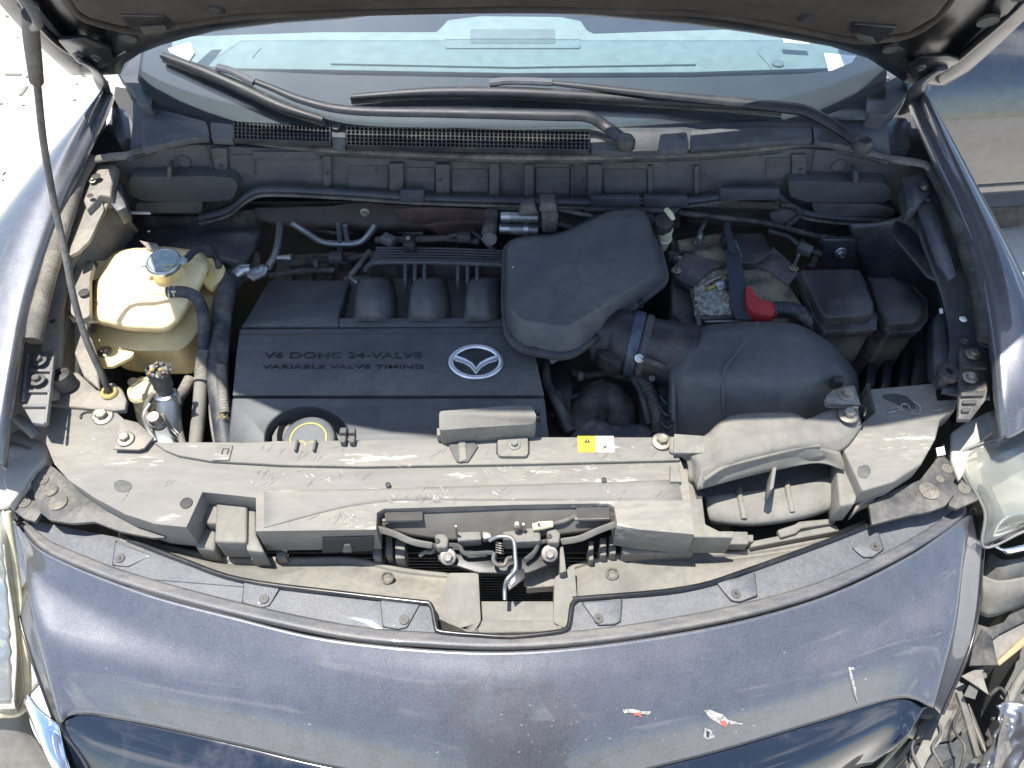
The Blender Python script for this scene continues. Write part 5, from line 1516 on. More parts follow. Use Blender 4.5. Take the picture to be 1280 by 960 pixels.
# ================================================================== SIDE APRONS
def apron_set(side):
    if side < 0:
        ap = thing('inner_apron', 'dusty sunlit body rail and apron along the left side of the engine bay', 'body rail', Z(100, 300, 1.0))
        m = APRON  # sunlit tone put into the paint of this side
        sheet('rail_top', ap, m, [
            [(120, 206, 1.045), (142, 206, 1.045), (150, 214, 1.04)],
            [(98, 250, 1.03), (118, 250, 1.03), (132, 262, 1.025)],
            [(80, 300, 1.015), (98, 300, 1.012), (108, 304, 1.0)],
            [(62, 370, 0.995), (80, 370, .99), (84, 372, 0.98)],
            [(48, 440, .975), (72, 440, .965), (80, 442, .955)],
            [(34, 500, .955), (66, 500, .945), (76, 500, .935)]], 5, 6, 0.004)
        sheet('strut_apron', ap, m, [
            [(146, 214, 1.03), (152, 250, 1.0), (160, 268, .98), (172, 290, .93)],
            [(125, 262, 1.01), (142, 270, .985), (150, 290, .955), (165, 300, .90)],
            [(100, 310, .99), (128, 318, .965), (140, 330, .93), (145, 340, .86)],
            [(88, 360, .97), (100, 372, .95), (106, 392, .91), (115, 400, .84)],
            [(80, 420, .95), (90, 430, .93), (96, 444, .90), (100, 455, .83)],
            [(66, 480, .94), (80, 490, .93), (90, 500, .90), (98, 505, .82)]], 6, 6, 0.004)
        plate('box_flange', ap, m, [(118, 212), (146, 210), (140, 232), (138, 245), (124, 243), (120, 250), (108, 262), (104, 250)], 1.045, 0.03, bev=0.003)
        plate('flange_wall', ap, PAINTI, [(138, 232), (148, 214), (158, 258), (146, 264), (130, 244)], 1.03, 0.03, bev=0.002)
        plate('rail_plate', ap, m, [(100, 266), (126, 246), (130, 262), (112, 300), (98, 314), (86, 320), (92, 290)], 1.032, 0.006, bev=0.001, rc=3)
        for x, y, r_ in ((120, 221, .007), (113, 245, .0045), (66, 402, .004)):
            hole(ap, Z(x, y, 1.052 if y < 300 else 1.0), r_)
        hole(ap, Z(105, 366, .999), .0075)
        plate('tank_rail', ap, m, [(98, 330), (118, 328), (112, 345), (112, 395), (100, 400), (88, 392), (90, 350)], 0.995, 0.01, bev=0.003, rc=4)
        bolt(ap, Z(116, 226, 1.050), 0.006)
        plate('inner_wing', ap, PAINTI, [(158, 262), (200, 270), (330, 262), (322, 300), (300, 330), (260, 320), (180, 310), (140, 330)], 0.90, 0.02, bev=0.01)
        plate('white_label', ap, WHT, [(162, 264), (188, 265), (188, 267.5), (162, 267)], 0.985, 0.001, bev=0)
    else:
        ap = thing('inner_apron', 'shaded dark blue body rail and apron along the right side of the engine bay', 'body rail', Z(1190, 300, 1.0))
        m = PAINTI  # darker copy of the left rail's paint, shade put into its colour
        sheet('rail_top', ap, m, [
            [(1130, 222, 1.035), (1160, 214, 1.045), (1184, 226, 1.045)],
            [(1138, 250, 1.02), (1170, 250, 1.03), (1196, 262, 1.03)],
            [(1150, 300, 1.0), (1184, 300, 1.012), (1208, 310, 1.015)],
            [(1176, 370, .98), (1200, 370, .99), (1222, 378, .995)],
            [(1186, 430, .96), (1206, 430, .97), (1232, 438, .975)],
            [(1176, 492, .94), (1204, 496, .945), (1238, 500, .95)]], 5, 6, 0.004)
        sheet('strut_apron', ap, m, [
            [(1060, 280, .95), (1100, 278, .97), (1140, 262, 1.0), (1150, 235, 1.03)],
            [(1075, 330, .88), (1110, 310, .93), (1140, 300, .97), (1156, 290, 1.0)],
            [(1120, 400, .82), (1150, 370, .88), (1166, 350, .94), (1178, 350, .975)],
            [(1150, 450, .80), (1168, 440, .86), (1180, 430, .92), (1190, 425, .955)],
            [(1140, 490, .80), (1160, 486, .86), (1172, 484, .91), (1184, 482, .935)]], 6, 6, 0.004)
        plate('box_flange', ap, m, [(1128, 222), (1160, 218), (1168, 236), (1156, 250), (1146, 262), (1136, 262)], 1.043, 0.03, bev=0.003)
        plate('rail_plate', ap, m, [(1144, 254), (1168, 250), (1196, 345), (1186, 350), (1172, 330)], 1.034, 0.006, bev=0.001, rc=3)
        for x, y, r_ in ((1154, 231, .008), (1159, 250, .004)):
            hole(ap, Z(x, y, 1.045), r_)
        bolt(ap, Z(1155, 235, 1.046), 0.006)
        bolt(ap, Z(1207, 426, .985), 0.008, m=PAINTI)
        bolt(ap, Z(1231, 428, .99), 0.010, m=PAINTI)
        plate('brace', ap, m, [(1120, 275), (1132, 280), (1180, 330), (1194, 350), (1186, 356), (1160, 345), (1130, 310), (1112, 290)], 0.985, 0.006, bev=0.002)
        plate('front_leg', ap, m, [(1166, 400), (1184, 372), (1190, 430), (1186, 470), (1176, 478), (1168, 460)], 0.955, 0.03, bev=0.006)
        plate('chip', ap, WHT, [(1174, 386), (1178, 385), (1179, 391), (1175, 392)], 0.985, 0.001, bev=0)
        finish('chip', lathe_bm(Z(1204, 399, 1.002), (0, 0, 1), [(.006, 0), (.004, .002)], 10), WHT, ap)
    return ap
apron_set(-1)
apron_set(1)

# loose harness and torn bracket at the right rear
hb = thing('sensor_bracket', 'upright dark bracket with a silver bolt behind the fuse boxes', 'bracket', Z(1050, 310, .95))
plate('bracket_plate', hb, PAINTI, [(1028, 300), (1070, 300), (1072, 340), (1030, 338)], y=0.50, th=0.006, bev=0.003)
bolt(hb, Y(1051, 317, 0.493), 0.012, n=(0, -1, 0.3), m=ALU)
rh = thing('rear_harness', 'dark cable harness running along the firewall behind the battery', 'cable harness', Y(900, 270, .54))
tube('main_cable', rh, RUBBER, [Y(x, y, .54) for x, y in ((848, 266), (900, 272), (950, 278), (985, 286), (1030, 297), (1060, 298), (1080, 288), (1094, 278), (1110, 280))], 0.0055, 10, 6)
tube('branch_cable', rh, RUBBER, [Y(x, y, .545) for x, y in ((985, 282), (1000, 268), (992, 258), (975, 256))], 0.005, 8, 6)
tube('branch_cable', rh, RUBBER, [Y(x, y, .55) for x, y in ((730, 262), (790, 262), (850, 264))], 0.006, 8, 6)
plate('foil_tag', rh, ALU, [(1093, 277), (1100, 275), (1122, 278), (1136, 282), (1130, 287), (1116, 284), (1098, 284)], y=0.535, th=0.002, bev=0.0005)
plate('cable_clip', rh, BLACKD, [(1026, 296), (1036, 296), (1038, 306), (1024, 306)], y=0.53, th=0.01, bev=0.002)
hs_ = thing('rear_bracket', 'dusty folded bracket near the right rear foam block', 'bracket', Y(975, 265, .55))
plate('folded_plate', hs_, FACE, [(962, 270), (982, 262), (1000, 266), (992, 280), (968, 284)], y=0.55, th=0.01, bev=0.002)

# ================================================================== COOLANT TANK
ct = thing('coolant_tank', 'yellowed translucent coolant tank with blue and silver cap at the left', 'coolant tank', Z(190, 390, 0.95))
up = rnd([(150, 313, 0), (202, 309, 0), (250, 315, 0), (262, 330, 0), (250, 360, 0), (222, 404, 0), (208, 414, 0), (160, 412, 0), (118, 402, 0), (120, 350, 0), (132, 324, 0)], 12, 4)
def ring(pts, z, k=1.0, dx=0, dy=0):
    w3 = [Z(p[0] + dx, p[1] + dy, z) for p in pts]
    c = sum(w3, V()) / len(w3)
    return [c + (p - c) * k for p in w3]
shoulder = [ring(up, .905, 1.04), ring(up, .945, 1.03), ring(up, .965, 1.0), ring(up, .975, .96), ring(up, .980, .88), ring(up, .9815, .6)]
finish('upper_shell', loft_bm(shoulder, True, True), TANKL, ct, ang=70)
lowp = rnd([(140, 330, 0), (255, 330, 0), (272, 350, 0), (262, 380, 0), (240, 422, 0), (225, 436, 0), (170, 436, 0), (128, 430, 0), (122, 412, 0), (124, 360, 0)], 12, 4)
LB = ring(lowp, .903)
def sc_(r, k, dz):
    c = sum(r, V()) / len(r)
    return [c + (p - c) * k + V((0, 0, dz)) for p in r]
finish('lower_shell', loft_bm([LB, sc_(LB, 1.0, -.02), sc_(LB, .985, -.05), sc_(LB, .965, -.066), sc_(LB, .92, -.075), sc_(LB, .8, -.078)], True, True), TANK, ct, ang=60)
finish('weld_flange', loft_bm([ring(lowp, .900, 1.035), ring(lowp, .906, 1.05), ring(lowp, .912, 1.045), ring(lowp, .914, 1.0)], True, True), TANKL, ct, ang=70)
sheet('filler_ramp', ct, TANK, [
    [(196, 318, .985), (240, 322, .985), (262, 330, .96)], [(196, 340, .98), (236, 344, .975), (258, 350, .94)], [(204, 372, .975), (226, 374, .96), (244, 376, .925)], [(212, 396, .968), (220, 394, .95), (232, 392, .92)]], 5, 5, 0.003)
NK = Z(211, 340, .985)
NA = V((0.03, -0.12, 1)).normalized()
finish('filler_neck', lathe_bm(NK, NA, [(0.029, -0.012), (0.026, 0.0), (0.024, 0.012), (0.026, 0.014), (0.026, 0.018)], 28), TANK, ct, bev=0.001)
cap = finish('pressure_cap', lathe_bm(NK + NA * 0.017, NA, [(0.026, 0), (0.028, 0.003), (0.028, 0.009), (0.0255, 0.012), (0.0235, 0.012), (0.023, 0.0105), (0.012, 0.0105)], 32), ALU, ct, bev=0.0008)
finish('cap_label', lathe_bm(NK + NA * 0.0278, NA, [(0.0225, 0), (0.0222, 0.0007), (0.01, 0.0008)], 32), BLUEL, cap)
for s_ in (-1, 1):
    q = NK + NA * 0.022 + X * (0.030 * s_) + V((0, 0.004 * s_, 0))
    finish('cap_ear', lathe_bm(q, NA, [(0.006, 0), (0.0075, 0.002), (0.006, 0.005)], 14), BLUEL, cap)
for dx, dy in ((-5, -2), (3, -3), (-2, 3), (5, 2)):
    p = Z(211 + dx, 334 + dy, 1.0140)
    finish('cap_print', bar_bm(p - X * .003, p + X * .003 + V((0, .001, 0)), 0.002, 0.0006), YELP, cap)
for pts, bp_, z_ in (([(98, 342), (106, 332), (122, 326), (150, 324), (150, 345), (122, 347), (100, 347)], (114, 333), .968),
                     ([(82, 392), (90, 386), (112, 384), (122, 400), (120, 401), (90, 401)], (96, 390), .955),
                     ([(116, 414), (126, 418), (146, 436), (168, 440), (164, 446), (140, 458), (126, 458), (112, 438), (112, 424)], (131, 440), .915)):
    tb_ = plate('mount_tab', ct, TANKL if z_ > .93 else TANK, pts, z_, 0.006, bev=0.002, rc=3)
    bolt(tb_, Z(bp_[0], bp_[1], z_ + .0008), 0.0115)
finish('outlet_nipple', tube_bm([Z(188, 366, .978), Z(205, 365, .982), Z(216, 365, .984)], [0.010, 0.0075, 0.0062], 12, 3), TANKL, ct)
plate('rear_bracket', ct, APRON, [(174, 300), (182, 302), (196, 304), (202, 312), (186, 312)], 0.985, 0.003, bev=0.001)
plate('side_loop', ct, TANK, [(248, 320), (272, 324), (282, 334), (278, 348), (262, 360), (252, 352), (262, 340)], 0.95, 0.012, bev=0.004, rc=4)

hz = thing('overflow_hose', 'thin black hose from the coolant cap arching to the right of the tank', 'hose', Z(250, 320, .99))
tube('hose', hz, HOSE, [Z(232, 325, 1.0), Z(246, 312, 1.0), Z(262, 312, .985), Z(270, 322, .965), Z(274, 336, .945), Z(274, 352, .90)], 0.006, 10, 6)
hz = thing('coolant_hose', 'black coolant hose clamped to the tank nipple and bending down toward the front', 'hose', Z(245, 400, .96))
tube('hose', hz, HOSE, [Z(210, 365.5, .984), Z(228, 365, .985), Z(243, 370, .98), Z(252, 384, .97), Z(255, 405, .955), Z(254, 430, .94), Z(253, 455, .925)], 0.0095, 14, 6)
for dx in (0, 6):
    finish('clamp_ring', lathe_bm(Z(214 + dx, 365.5, .984), (1, 0.0, 0), [(0.0105, -0.0012), (0.0112, 0), (0.0105, 0.0012)], 20), ALU, hz)
finish('clamp_bridge', bar_bm(Z(214, 364, .9965), Z(220, 364, .9965), 0.003, 0.002), ALU, hz)
tube('braided_sleeve', hz, RUBBERD, [Z(254, 440, .935), Z(253, 458, .927), Z(252, 474, .92)], 0.0108, 16, 1, ribs=12, ribh=0.07)
tube('front_hose', hz, SHROUD2, [Z(252, 472, .918), Z(249, 510, .90), Z(245, 552, .88), Z(243, 590, .86)], 0.0105, 14, 5)
finish('hose_collar', lathe_bm(Z(252, 476, .918), (0.03, -1, -.2), [(0.0125, -0.003), (0.0132, 0), (0.0125, 0.003)], 18), SHROUD2, hz)
hz = thing('radiator_hose', 'thick black hose with frayed ribbed sleeve left of the engine cover', 'hose', Z(285, 450, .92))
tube('hose', hz, HOSE, [Z(306, 338, .93), Z(292, 348, .935), Z(281, 372, .935), Z(274, 420, .93), Z(272, 470, .92), Z(278, 520, .90), Z(286, 570, .88)], 0.0165, 16, 6)
tube('frayed_sleeve', hz, RUBBERD, [Z(276, 458, .933), Z(278, 490, .925), Z(281, 518, .913)], 0.0075, 12, 1, ribs=18, ribh=0.1)
rs = random.Random(9)
for i in range(12):
    p = Z(281 + rs.uniform(-4, 4), 518 + rs.uniform(-2, 3), .917)
    finish('frayed_thread', tube_bm([p, p + V((rs.uniform(-.008, .008), rs.uniform(-.009, .001), rs.uniform(0, .004)))], 0.0005, 4, 1), YELG, hz)
tube('thin_pipe', hz, SHROUD2, [Z(263, 480, .90), Z(264, 520, .89), Z(270, 560, .87)], 0.0035, 8, 4)
al = thing('ac_line_fitting', 'bright aluminium pipe fitting at the top left corner of the engine cover', 'pipe fitting', Z(320, 340, .95))
finish('fitting', tube_bm([Z(293, 345, .95), Z(303, 338, .95), Z(314, 336, .952)], [0.009, 0.012, 0.008], 12, 3), ALU, al, ang=40)
plate('flange', al, ALU, [(308, 345), (312, 336), (328, 330), (335, 334), (332, 342), (316, 349)], 0.957, 0.006, bev=0.0015, rc=2)
bolt(al, Z(327, 337, .9575), 0.0065, m=ALU)
tube('pipe', al, PIPE, [Z(335, 334, .95), Z(344, 318, .95), Z(348, 300, .95), Z(350, 280, .945)], 0.0062, 12, 5)
finish('sensor_stub', tube_bm([Z(346, 322, .95), Z(356, 322, .95), Z(364, 322, .95)], [0.004, 0.005, 0.006], 10, 2), PIPE, al)
fp = thing('coolant_pipe', 'bent metal pipe with a rubber joint in the gap behind the engine cover', 'pipe', Y(430, 300, .54))
tube('pipe', fp, PIPE, [Y(364, 278, .54), Y(385, 292, .54), Y(404, 303, .54), Y(430, 305, .54), Y(450, 303, .54), Y(462, 292, .545), Y(470, 280, .55)], 0.0062, 12, 5)
tube('stem', fp, PIPE, [Y(423, 280, .545), Y(425, 304, .54), Y(426, 346, .53)], 0.0048, 10, 4)
tube('stem', fp, PIPE, [Y(431, 282, .55), Y(434, 300, .545)], 0.005, 10, 4)
# screws: loose white cap on the apron floor etc.
cyl('loose_screw', fp, WHT, Z(239, 443, .82), (0, 0, 1), .004, .003, 10)

# sensor with corroded connector and washer filler
wf = thing('washer_filler', 'cream washer filler cap in the dark gap below the coolant tank', 'filler cap', Z(180, 490, .86))
lathe('cap', wf, CREAM, Z(178, 487, .86), (-.1, -.1, 1), [(0.024, -0.03), (0.026, 0), (0.022, 0.006), (0.016, 0.008), (0.015, 0.004)], 28)
cyl('ear', wf, CREAM, Z(167, 479, .862), (0, 0, 1), 0.008, 0.006, 14)
tube('filler_neck', wf, CREAM, [Z(178, 492, .86), Z(184, 520, .80), Z(190, 545, .74)], 0.017, 14, 3)
sn = thing('oil_line_sensor', 'metal line fitting with a corroded plug behind the left of the radiator cover', 'sensor', Z(205, 510, .92))
AX = V((0.12, -0.2, 1)).normalized()
B0 = Z(212, 545, .90)
finish('valve_body', tube_bm([Z(214, 560, .875), Z(212, 530, .905), Z(210, 510, .925), Z(208, 495, .94)], [0.017, 0.018, 0.017, 0.014], 12, 3), PIPE, sn, ang=40)
lathe('collar', sn, ALU, Z(209, 497, .935), (-.05, .35, 1), [(0.012, -0.004), (0.0175, 0), (0.0175, 0.006), (0.014, 0.009)], 24)
lathe('plug_boot', sn, RUBBER, Z(208, 492, .942), (-.12, .42, 1), [(0.011, -0.002), (0.0115, 0.008), (0.014, 0.012), (0.0145, 0.03), (0.0165, 0.034), (0.017, 0.046), (0.0135, 0.047), (0.012, 0.038)], 22)
rs = random.Random(4)
PB = Z(200, 463, .990)
for i in range(46):
    p = PB + V((rs.uniform(-.014, .014), rs.uniform(-.011, .011), rs.uniform(-.004, .006)))
    bm = bmesh.new()
    bmesh.ops.create_icosphere(bm, subdivisions=1, radius=rs.uniform(.002, .0046), matrix=Matrix.Translation(p))
    for v in bm.verts:
        v.co += V((rs.uniform(-.001, .001), rs.uniform(-.001, .001), rs.uniform(-.001, .001)))
    finish('corrosion_lump', bm, rs.choice([CORR, YELG, FRAY, FRAY, STEEL, RUBBER]), sn, smooth=False)
lathe('hex_fitting', sn, STEEL, Z(197, 527, .93), (0, -.15, 1), [(0.013, -0.02), (0.013, 0.0), (0.0115, 0.003), (0.0095, 0.004), (0.0095, 0.014), (0.008, 0.017)], 20)
plate('clamp_block', sn, PIPE, [(190, 530), (208, 530), (216, 548), (222, 562), (198, 562)], 0.925, 0.02, bev=0.002)
tube('metal_pipe', sn, PIPE, [Z(188, 505, .90), Z(180, 520, .895), Z(186, 538, .90), Z(196, 552, .90)], 0.0045, 10, 5)
tube('metal_pipe', sn, RUBBERD, [Z(192, 492, .90), Z(184, 505, .895), Z(184, 522, .895), Z(194, 540, .90)], 0.005, 10, 5)
tube('rear_hose', sn, RUBBERD, [Z(238, 474, .90), Z(230, 488, .90), Z(222, 502, .89), Z(220, 540, .87), Z(228, 570, .86)], [0.010, 0.009, 0.0085, 0.008, 0.008], 12, 5)
tube('rear_hose', sn, SHROUD2, [Z(222, 530, .90), Z(226, 548, .89), Z(232, 566, .88)], 0.006, 10, 4)

# ================================================================== ENGINE COVER
ec = thing('engine_cover', 'matte dark engine cover with a chrome badge and moulded lettering', 'engine cover', Z(480, 460, .92))
EZ = .928
plate('rear_left_panel', ec, COVER, [(335, 350, .905), (438, 350, .905), (424, 392, .925), (424, 408, EZ), (300, 408, EZ), (305, 402, .922)], None, 0.05, bev=0.004, seg=3)
plate('centre_panel', ec, COVER, [(300, 412, EZ), (424, 411, EZ), (690, 409, EZ), (668, 440, EZ), (680, 494, EZ), (291, 494, EZ), (296, 440, EZ)], None, 0.06, bev=0.004, seg=3)
plate('humps_sill', ec, COVER, [(424, 397, EZ + .002), (640, 397, EZ + .002), (645, 408, EZ), (424, 408, EZ)], None, 0.05, bev=0.002)
# front panel with a round cut-out for the oil filler
cx, cy = 384, 530
arc = []
for k in range(25):
    a = math.pi * (1.0 + k / 24)
    arc.append((cx + 1.0 * 53 * math.cos(a), cy + 40 * math.sin(a) + 18, EZ - .004))
fp_ = [(290, 497, EZ), (284, 560, EZ - .02), (cx - 53, 575, EZ - .02)] + arc + [(cx + 53, 575, EZ - .02), (692, 575, EZ - .022), (684, 530, EZ - .01), (681, 497, EZ)]
plate('front_panel', ec, COVER, fp_, None, 0.06, bev=0.003, seg=3)
tube('panel_step', ec, COVER, [Z(x, y, EZ + .0008) for x, y in ((300, 417), (424, 416), (640, 414))], 0.0012, 6, 2)
plate('filler_well', ec, COVER, [(325, 485), (445, 485), (450, 580), (320, 580)], EZ - .045, 0.01, bev=0.002)
for k, (x0, x1) in enumerate(((443, 500), (510, 567), (580, 637))):
    yt, yb = 352, 399
    rows = []
    for j, (y, z, ins) in enumerate(((346, .93, 7), (352, .948, 5), (372, .955, 2), (392, .945, 0), (402, EZ + .001, -3))):
        rows.append([(x0 + ins - 1, y, z - .05), (x0 + ins + 1, y, z - .012), (x0 + ins + 7, y, z), (x0 + 20, y, z + .002), (x0 + 33 - ins, y, z - .001), (x0 + 46 - ins, y, z - .018), (x0 + 54 - ins, y, z - .05)])
    sheet('runner_hump', ec, COVER, rows, 6, 6, 0.004)
plate('valley_floor', ec, FACE, [(430, 345), (650, 345), (650, 400), (424, 400)], .893, 0.01, bev=0)
tube('rear_lip', ec, COWL, [Z(x, y, .945) for x, y in ((456, 338), (462, 331), (475, 328), (530, 328), (600, 330), (640, 332))], 0.0045, 8, 5)
for x in (504, 516, 528, 570, 582, 594):
    plate('lip_rib', ec, COVER, [(x, 328), (x + 5, 328), (x + 4, 350), (x, 350)], .945, 0.03, bev=0.001)
tube('corner_pipe', ec, BLACKD, [Z(438, 345, .92), Z(450, 330, .93), Z(462, 314, .935)], 0.005, 8, 3)
tube('corner_pipe', ec, PIPE, [Z(437, 346, .925), Z(443, 351, .93), Z(447, 354, .93)], 0.003, 8, 2)
for body, y, x0, x1, h_ in (('V6 DOHC 24-VALVE', 448, 329, 527, .0125), ('VARIABLE VALVE TIMING', 461, 327, 529, .0078)):
    lettering('moulded_lettering', ec, BLACKP, body, Z(x0, y, EZ + .0002), Z(x1, y, EZ + .0002), (0, 0, 1), 0.0012, h=h_, bold=0.004)
# badge: oval ring with spread wings
bd = thing('badge', 'chrome oval badge with spread wings on the engine cover', 'badge', Z(595, 452, EZ + .003))
def ell(cx, cy, rx, ry, n=40):
    return [(cx + rx * math.cos(2 * math.pi * k / n) * (1 + .03 * math.cos(4 * math.pi * k / n)), cy + ry * math.sin(2 * math.pi * k / n)) for k in range(n)]
c3 = [Z(x, y, EZ + .0035) for x, y in ell(595, 452.5, 30.5, 19.5)]
bm = bmesh.new()
rings = []
n = len(c3)
cen = sum(c3, V()) / n
for i, p in enumerate(c3):
    o_ = (p - cen).normalized()
    rings.append([p + o_ * (0.0046 * math.cos(t)) + V((0, 0, 1)) * (0.003 * math.sin(t)) for t in [2 * math.pi * q / 8 for q in range(8)]])
G = [[bm.verts.new(q) for q in r] for r in rings]
for i in range(n):
    a, b = G[i], G[(i + 1) % n]
    for q in range(8):
        bm.faces.new((a[q], a[(q + 1) % 8], b[(q + 1) % 8], b[q]))
finish('oval_ring', bm, SATIN, bd, ang=80)
plate('badge_base', bd, BLACKP, ell(595, 452.5, 29, 18.5, 32), EZ + .0015, 0.002, bev=0)
for s_ in (-1, 1):
    q = lambda x, y: (595 + s_ * x, y)
    w1 = [q(0, 460.5), q(3, 454), q(12, 449), q(27, 442.5), q(25, 449), q(14, 451.5), q(6, 455)]
    w2 = [q(0, 461.5), q(7, 452.5), q(16, 448.6), q(27, 446), q(24, 449.5), q(14, 452), q(8, 455)]
    wing = [(595, 459), (595 + s_ * 5, 452.5), (595 + s_ * 14, 447.5), (595 + s_ * 29, 442.5), (595 + s_ * 26, 450.5), (595 + s_ * 15, 453.5), (595 + s_ * 7, 458.5), (595, 467)]
    plate('wing', bd, SATIN, wing, EZ + .0058, 0.004, bev=0.0008)
# oil filler cap
oc = thing('round_oil_cap', 'round oil filler cap with yellow printed ring half hidden behind the cover', 'oil cap', Z(384, 548, .93))
OCc = Z(386, 550, .932)
OA = V((0, -.12, 1)).normalized()
lathe('cap_body', oc, COVER, OCc, OA, [(0.039, -0.045), (0.039, -0.002), (0.037, 0.002), (0.035, 0.003), (0.02, 0.003)], 36)
for k in range(3):
    a = R(20 + 60 * k)
for k in range(0, 1):
    ringp = []
    e1 = OA.orthogonal().normalized(); e2 = OA.cross(e1)
    nn = 40
    P = [OCc + OA * .0034 + (e1 * math.cos(2 * math.pi * i / nn) + e2 * math.sin(2 * math.pi * i / nn)) * .026 for i in range(nn + 1)]
    finish('printed_ring', tube_bm(P, 0.0009, 5, 1), YELP, oc)
lettering('printed_text', oc, YELP, 'SAE 5W-20', OCc + OA * .0032 + X * -.017 + V((0, .010, 0)), OCc + OA * .0032 + X * .017 + V((0, .010, 0)), OA, h=.005)
tube('oil_can_symbol', oc, YELP, [OCc + OA * .0036 + V(q) for q in ((-.013, -.012, 0), (-.013, -.004, 0), (-.007, -.004, 0), (-.004, -.007, 0), (-.002, -.012, 0))], 0.0008, 5, 1)
tube('oil_can_symbol', oc, YELP, [OCc + OA * .0036 + V(q) for q in ((.003, -.005, 0), (.009, -.005, 0))], 0.0008, 5, 1)
lathe('filler_collar', oc, BLACKP, Z(392, 540, .905), OA, [(0.062, -0.01), (0.062, 0.0), (0.055, 0.0), (0.048, -0.012), (0.046, -.02)], 36)

# intake manifold behind the cover
im = thing('intake_manifold', 'dark ribbed intake manifold and wiring behind the engine cover humps', 'intake manifold', Z(540, 320, .92))
plate('plenum', im, BLACKD, [(458, 328), (470, 308), (520, 306), (620, 312), (640, 332)], .93, 0.06, bev=0.006, seg=3)
for k in range(5):
    tube('plenum_ridge', im, COVER, [Z(470 + k * 2, 310 + k * 3.4, .932), Z(560, 311 + k * 3.4, .932), Z(632, 314 + k * 3.2, .932)], 0.0022, 6, 3)
lathe('sensor', im, PIPE, Z(511, 302, .945), (0, -.3, 1), [(.007, -.02), (.008, 0), (.006, .008), (.004, .012)], 12)
plate('sensor_plug', im, BLACKP, [(503, 292), (519, 292), (518, 306), (504, 306)], .955, 0.02, bev=0.002)
vv = thing('purge_valve', 'metal valve assembly with rubber elbows behind the air chamber', 'valve', Y(660, 280, .5))
VY = .50
finish('valve_body', tube_bm([Y(626, 271, VY), Y(645, 271, VY), Y(672, 272, VY)], [.008, .009, .008], 12, 3), PIPE, vv, ang=40)
finish('valve_body', tube_bm([Y(624, 286, VY), Y(648, 287, VY), Y(672, 288, VY)], [.008, .010, .009], 12, 3), PIPE, vv, ang=40)
for x, y in ((632, 271), (631, 286)):
    finish('bright_sleeve', tube_bm([Y(x - 6, y, VY - .001), Y(x + 6, y, VY - .001)], .0092, 12, 1), ALU, vv)
finish('hose_clamp', tube_bm([Y(654, 287, VY - .001), Y(660, 287, VY - .001)], .0125, 14, 1), ALU, vv)
finish('rubber_elbow', tube_bm([Y(614, 266, VY), Y(613, 280, VY), Y(611, 294, VY - .01)], [.012, .013, .014], 12, 4), RUBBER, vv)
lathe('elbow_mouth', vv, PIPE, Y(612, 298, VY - .022), (0, -1, .25), [(.0125, 0), (.0125, .003), (.0105, .003), (.0105, 0.0005)], 22)
plate('solenoid', vv, BLACKD, [(676, 262), (696, 262), (698, 272), (696, 292), (678, 292)], y=VY - .015, th=.03, bev=.004, seg=3)
plate('solenoid', vv, BLACKD, [(652, 258), (668, 256), (674, 268), (648, 270)], y=VY - .01, th=.02, bev=.003)
plate('solenoid_cap', vv, BLACKD, [(676, 256), (694, 256), (697, 266), (674, 266)], y=VY - .018, th=.03, bev=.004, seg=3)
tube('vacuum_pipe', vv, RUBBER, [Y(697, 262, VY), Y(720, 266, VY), Y(740, 270, VY)], .004, 8, 3)
tube('vacuum_pipe', vv, RUBBER, [Y(696, 280, VY), Y(712, 284, VY), Y(724, 292, VY)], .006, 8, 3)

# ================================================================== AIR CHAMBER
ac = thing('air_chamber', 'large smooth dark air intake chamber with sloping shoulders beside the battery', 'air chamber', Z(730, 350, .98))
rimo = [(629, 308), (646, 297), (698, 292), (736, 274), (762, 261), (802, 258), (816, 268), (835, 342), (834, 352), (722, 441), (700, 446), (650, 436), (631, 418), (627, 380)]
topo = [(634, 306), (648, 299), (700, 294), (738, 276), (764, 264), (798, 261), (810, 271), (823, 334), (821, 341), (722, 403), (706, 410), (652, 402), (636, 388), (634, 370)]
rr_ = lambda pts, z: [Z(p[0], p[1], z) for p in rnd([(x, y, 0) for x, y in pts], 12, 4)]
A_, B_ = rr_(rimo, .963), rr_(topo, 1.0)
def mixr(k, z=None):
    return [a.lerp(b, k) for a, b in zip(A_, B_)]
cA = sum(A_, V()) / len(A_)
def scl(r, k, dz=0):
    c = sum(r, V()) / len(r)
    return [c + (p - c) * k + V((0, 0, dz)) for p in r]
body = [scl(A_, .93, -.022), scl(A_, .955, -.004), scl(A_, .965, .002), scl(mixr(.5), .985, .002), scl(mixr(.93), .995, .001), scl(B_, .985, .0012), scl(B_, .955, .0022), scl(B_, .80, .003), scl(B_, .4, .0034)]
finish('lid', loft_bm(body), COVER, ac, ang=24)
finish('lid_rim', loft_bm([scl(A_, .985, -.012), scl(A_, 1.006, -.010), scl(A_, 1.012, -.003), scl(A_, 1.008, .001), scl(A_, .99, .0015), scl(A_, .95, -.001)]), COVER, ac, ang=50)
finish('speck', lathe_bm(Z(641, 334, 1.004), (0, 0, 1), [(.0012, 0), (.0008, .001)], 8), WHT, ac)

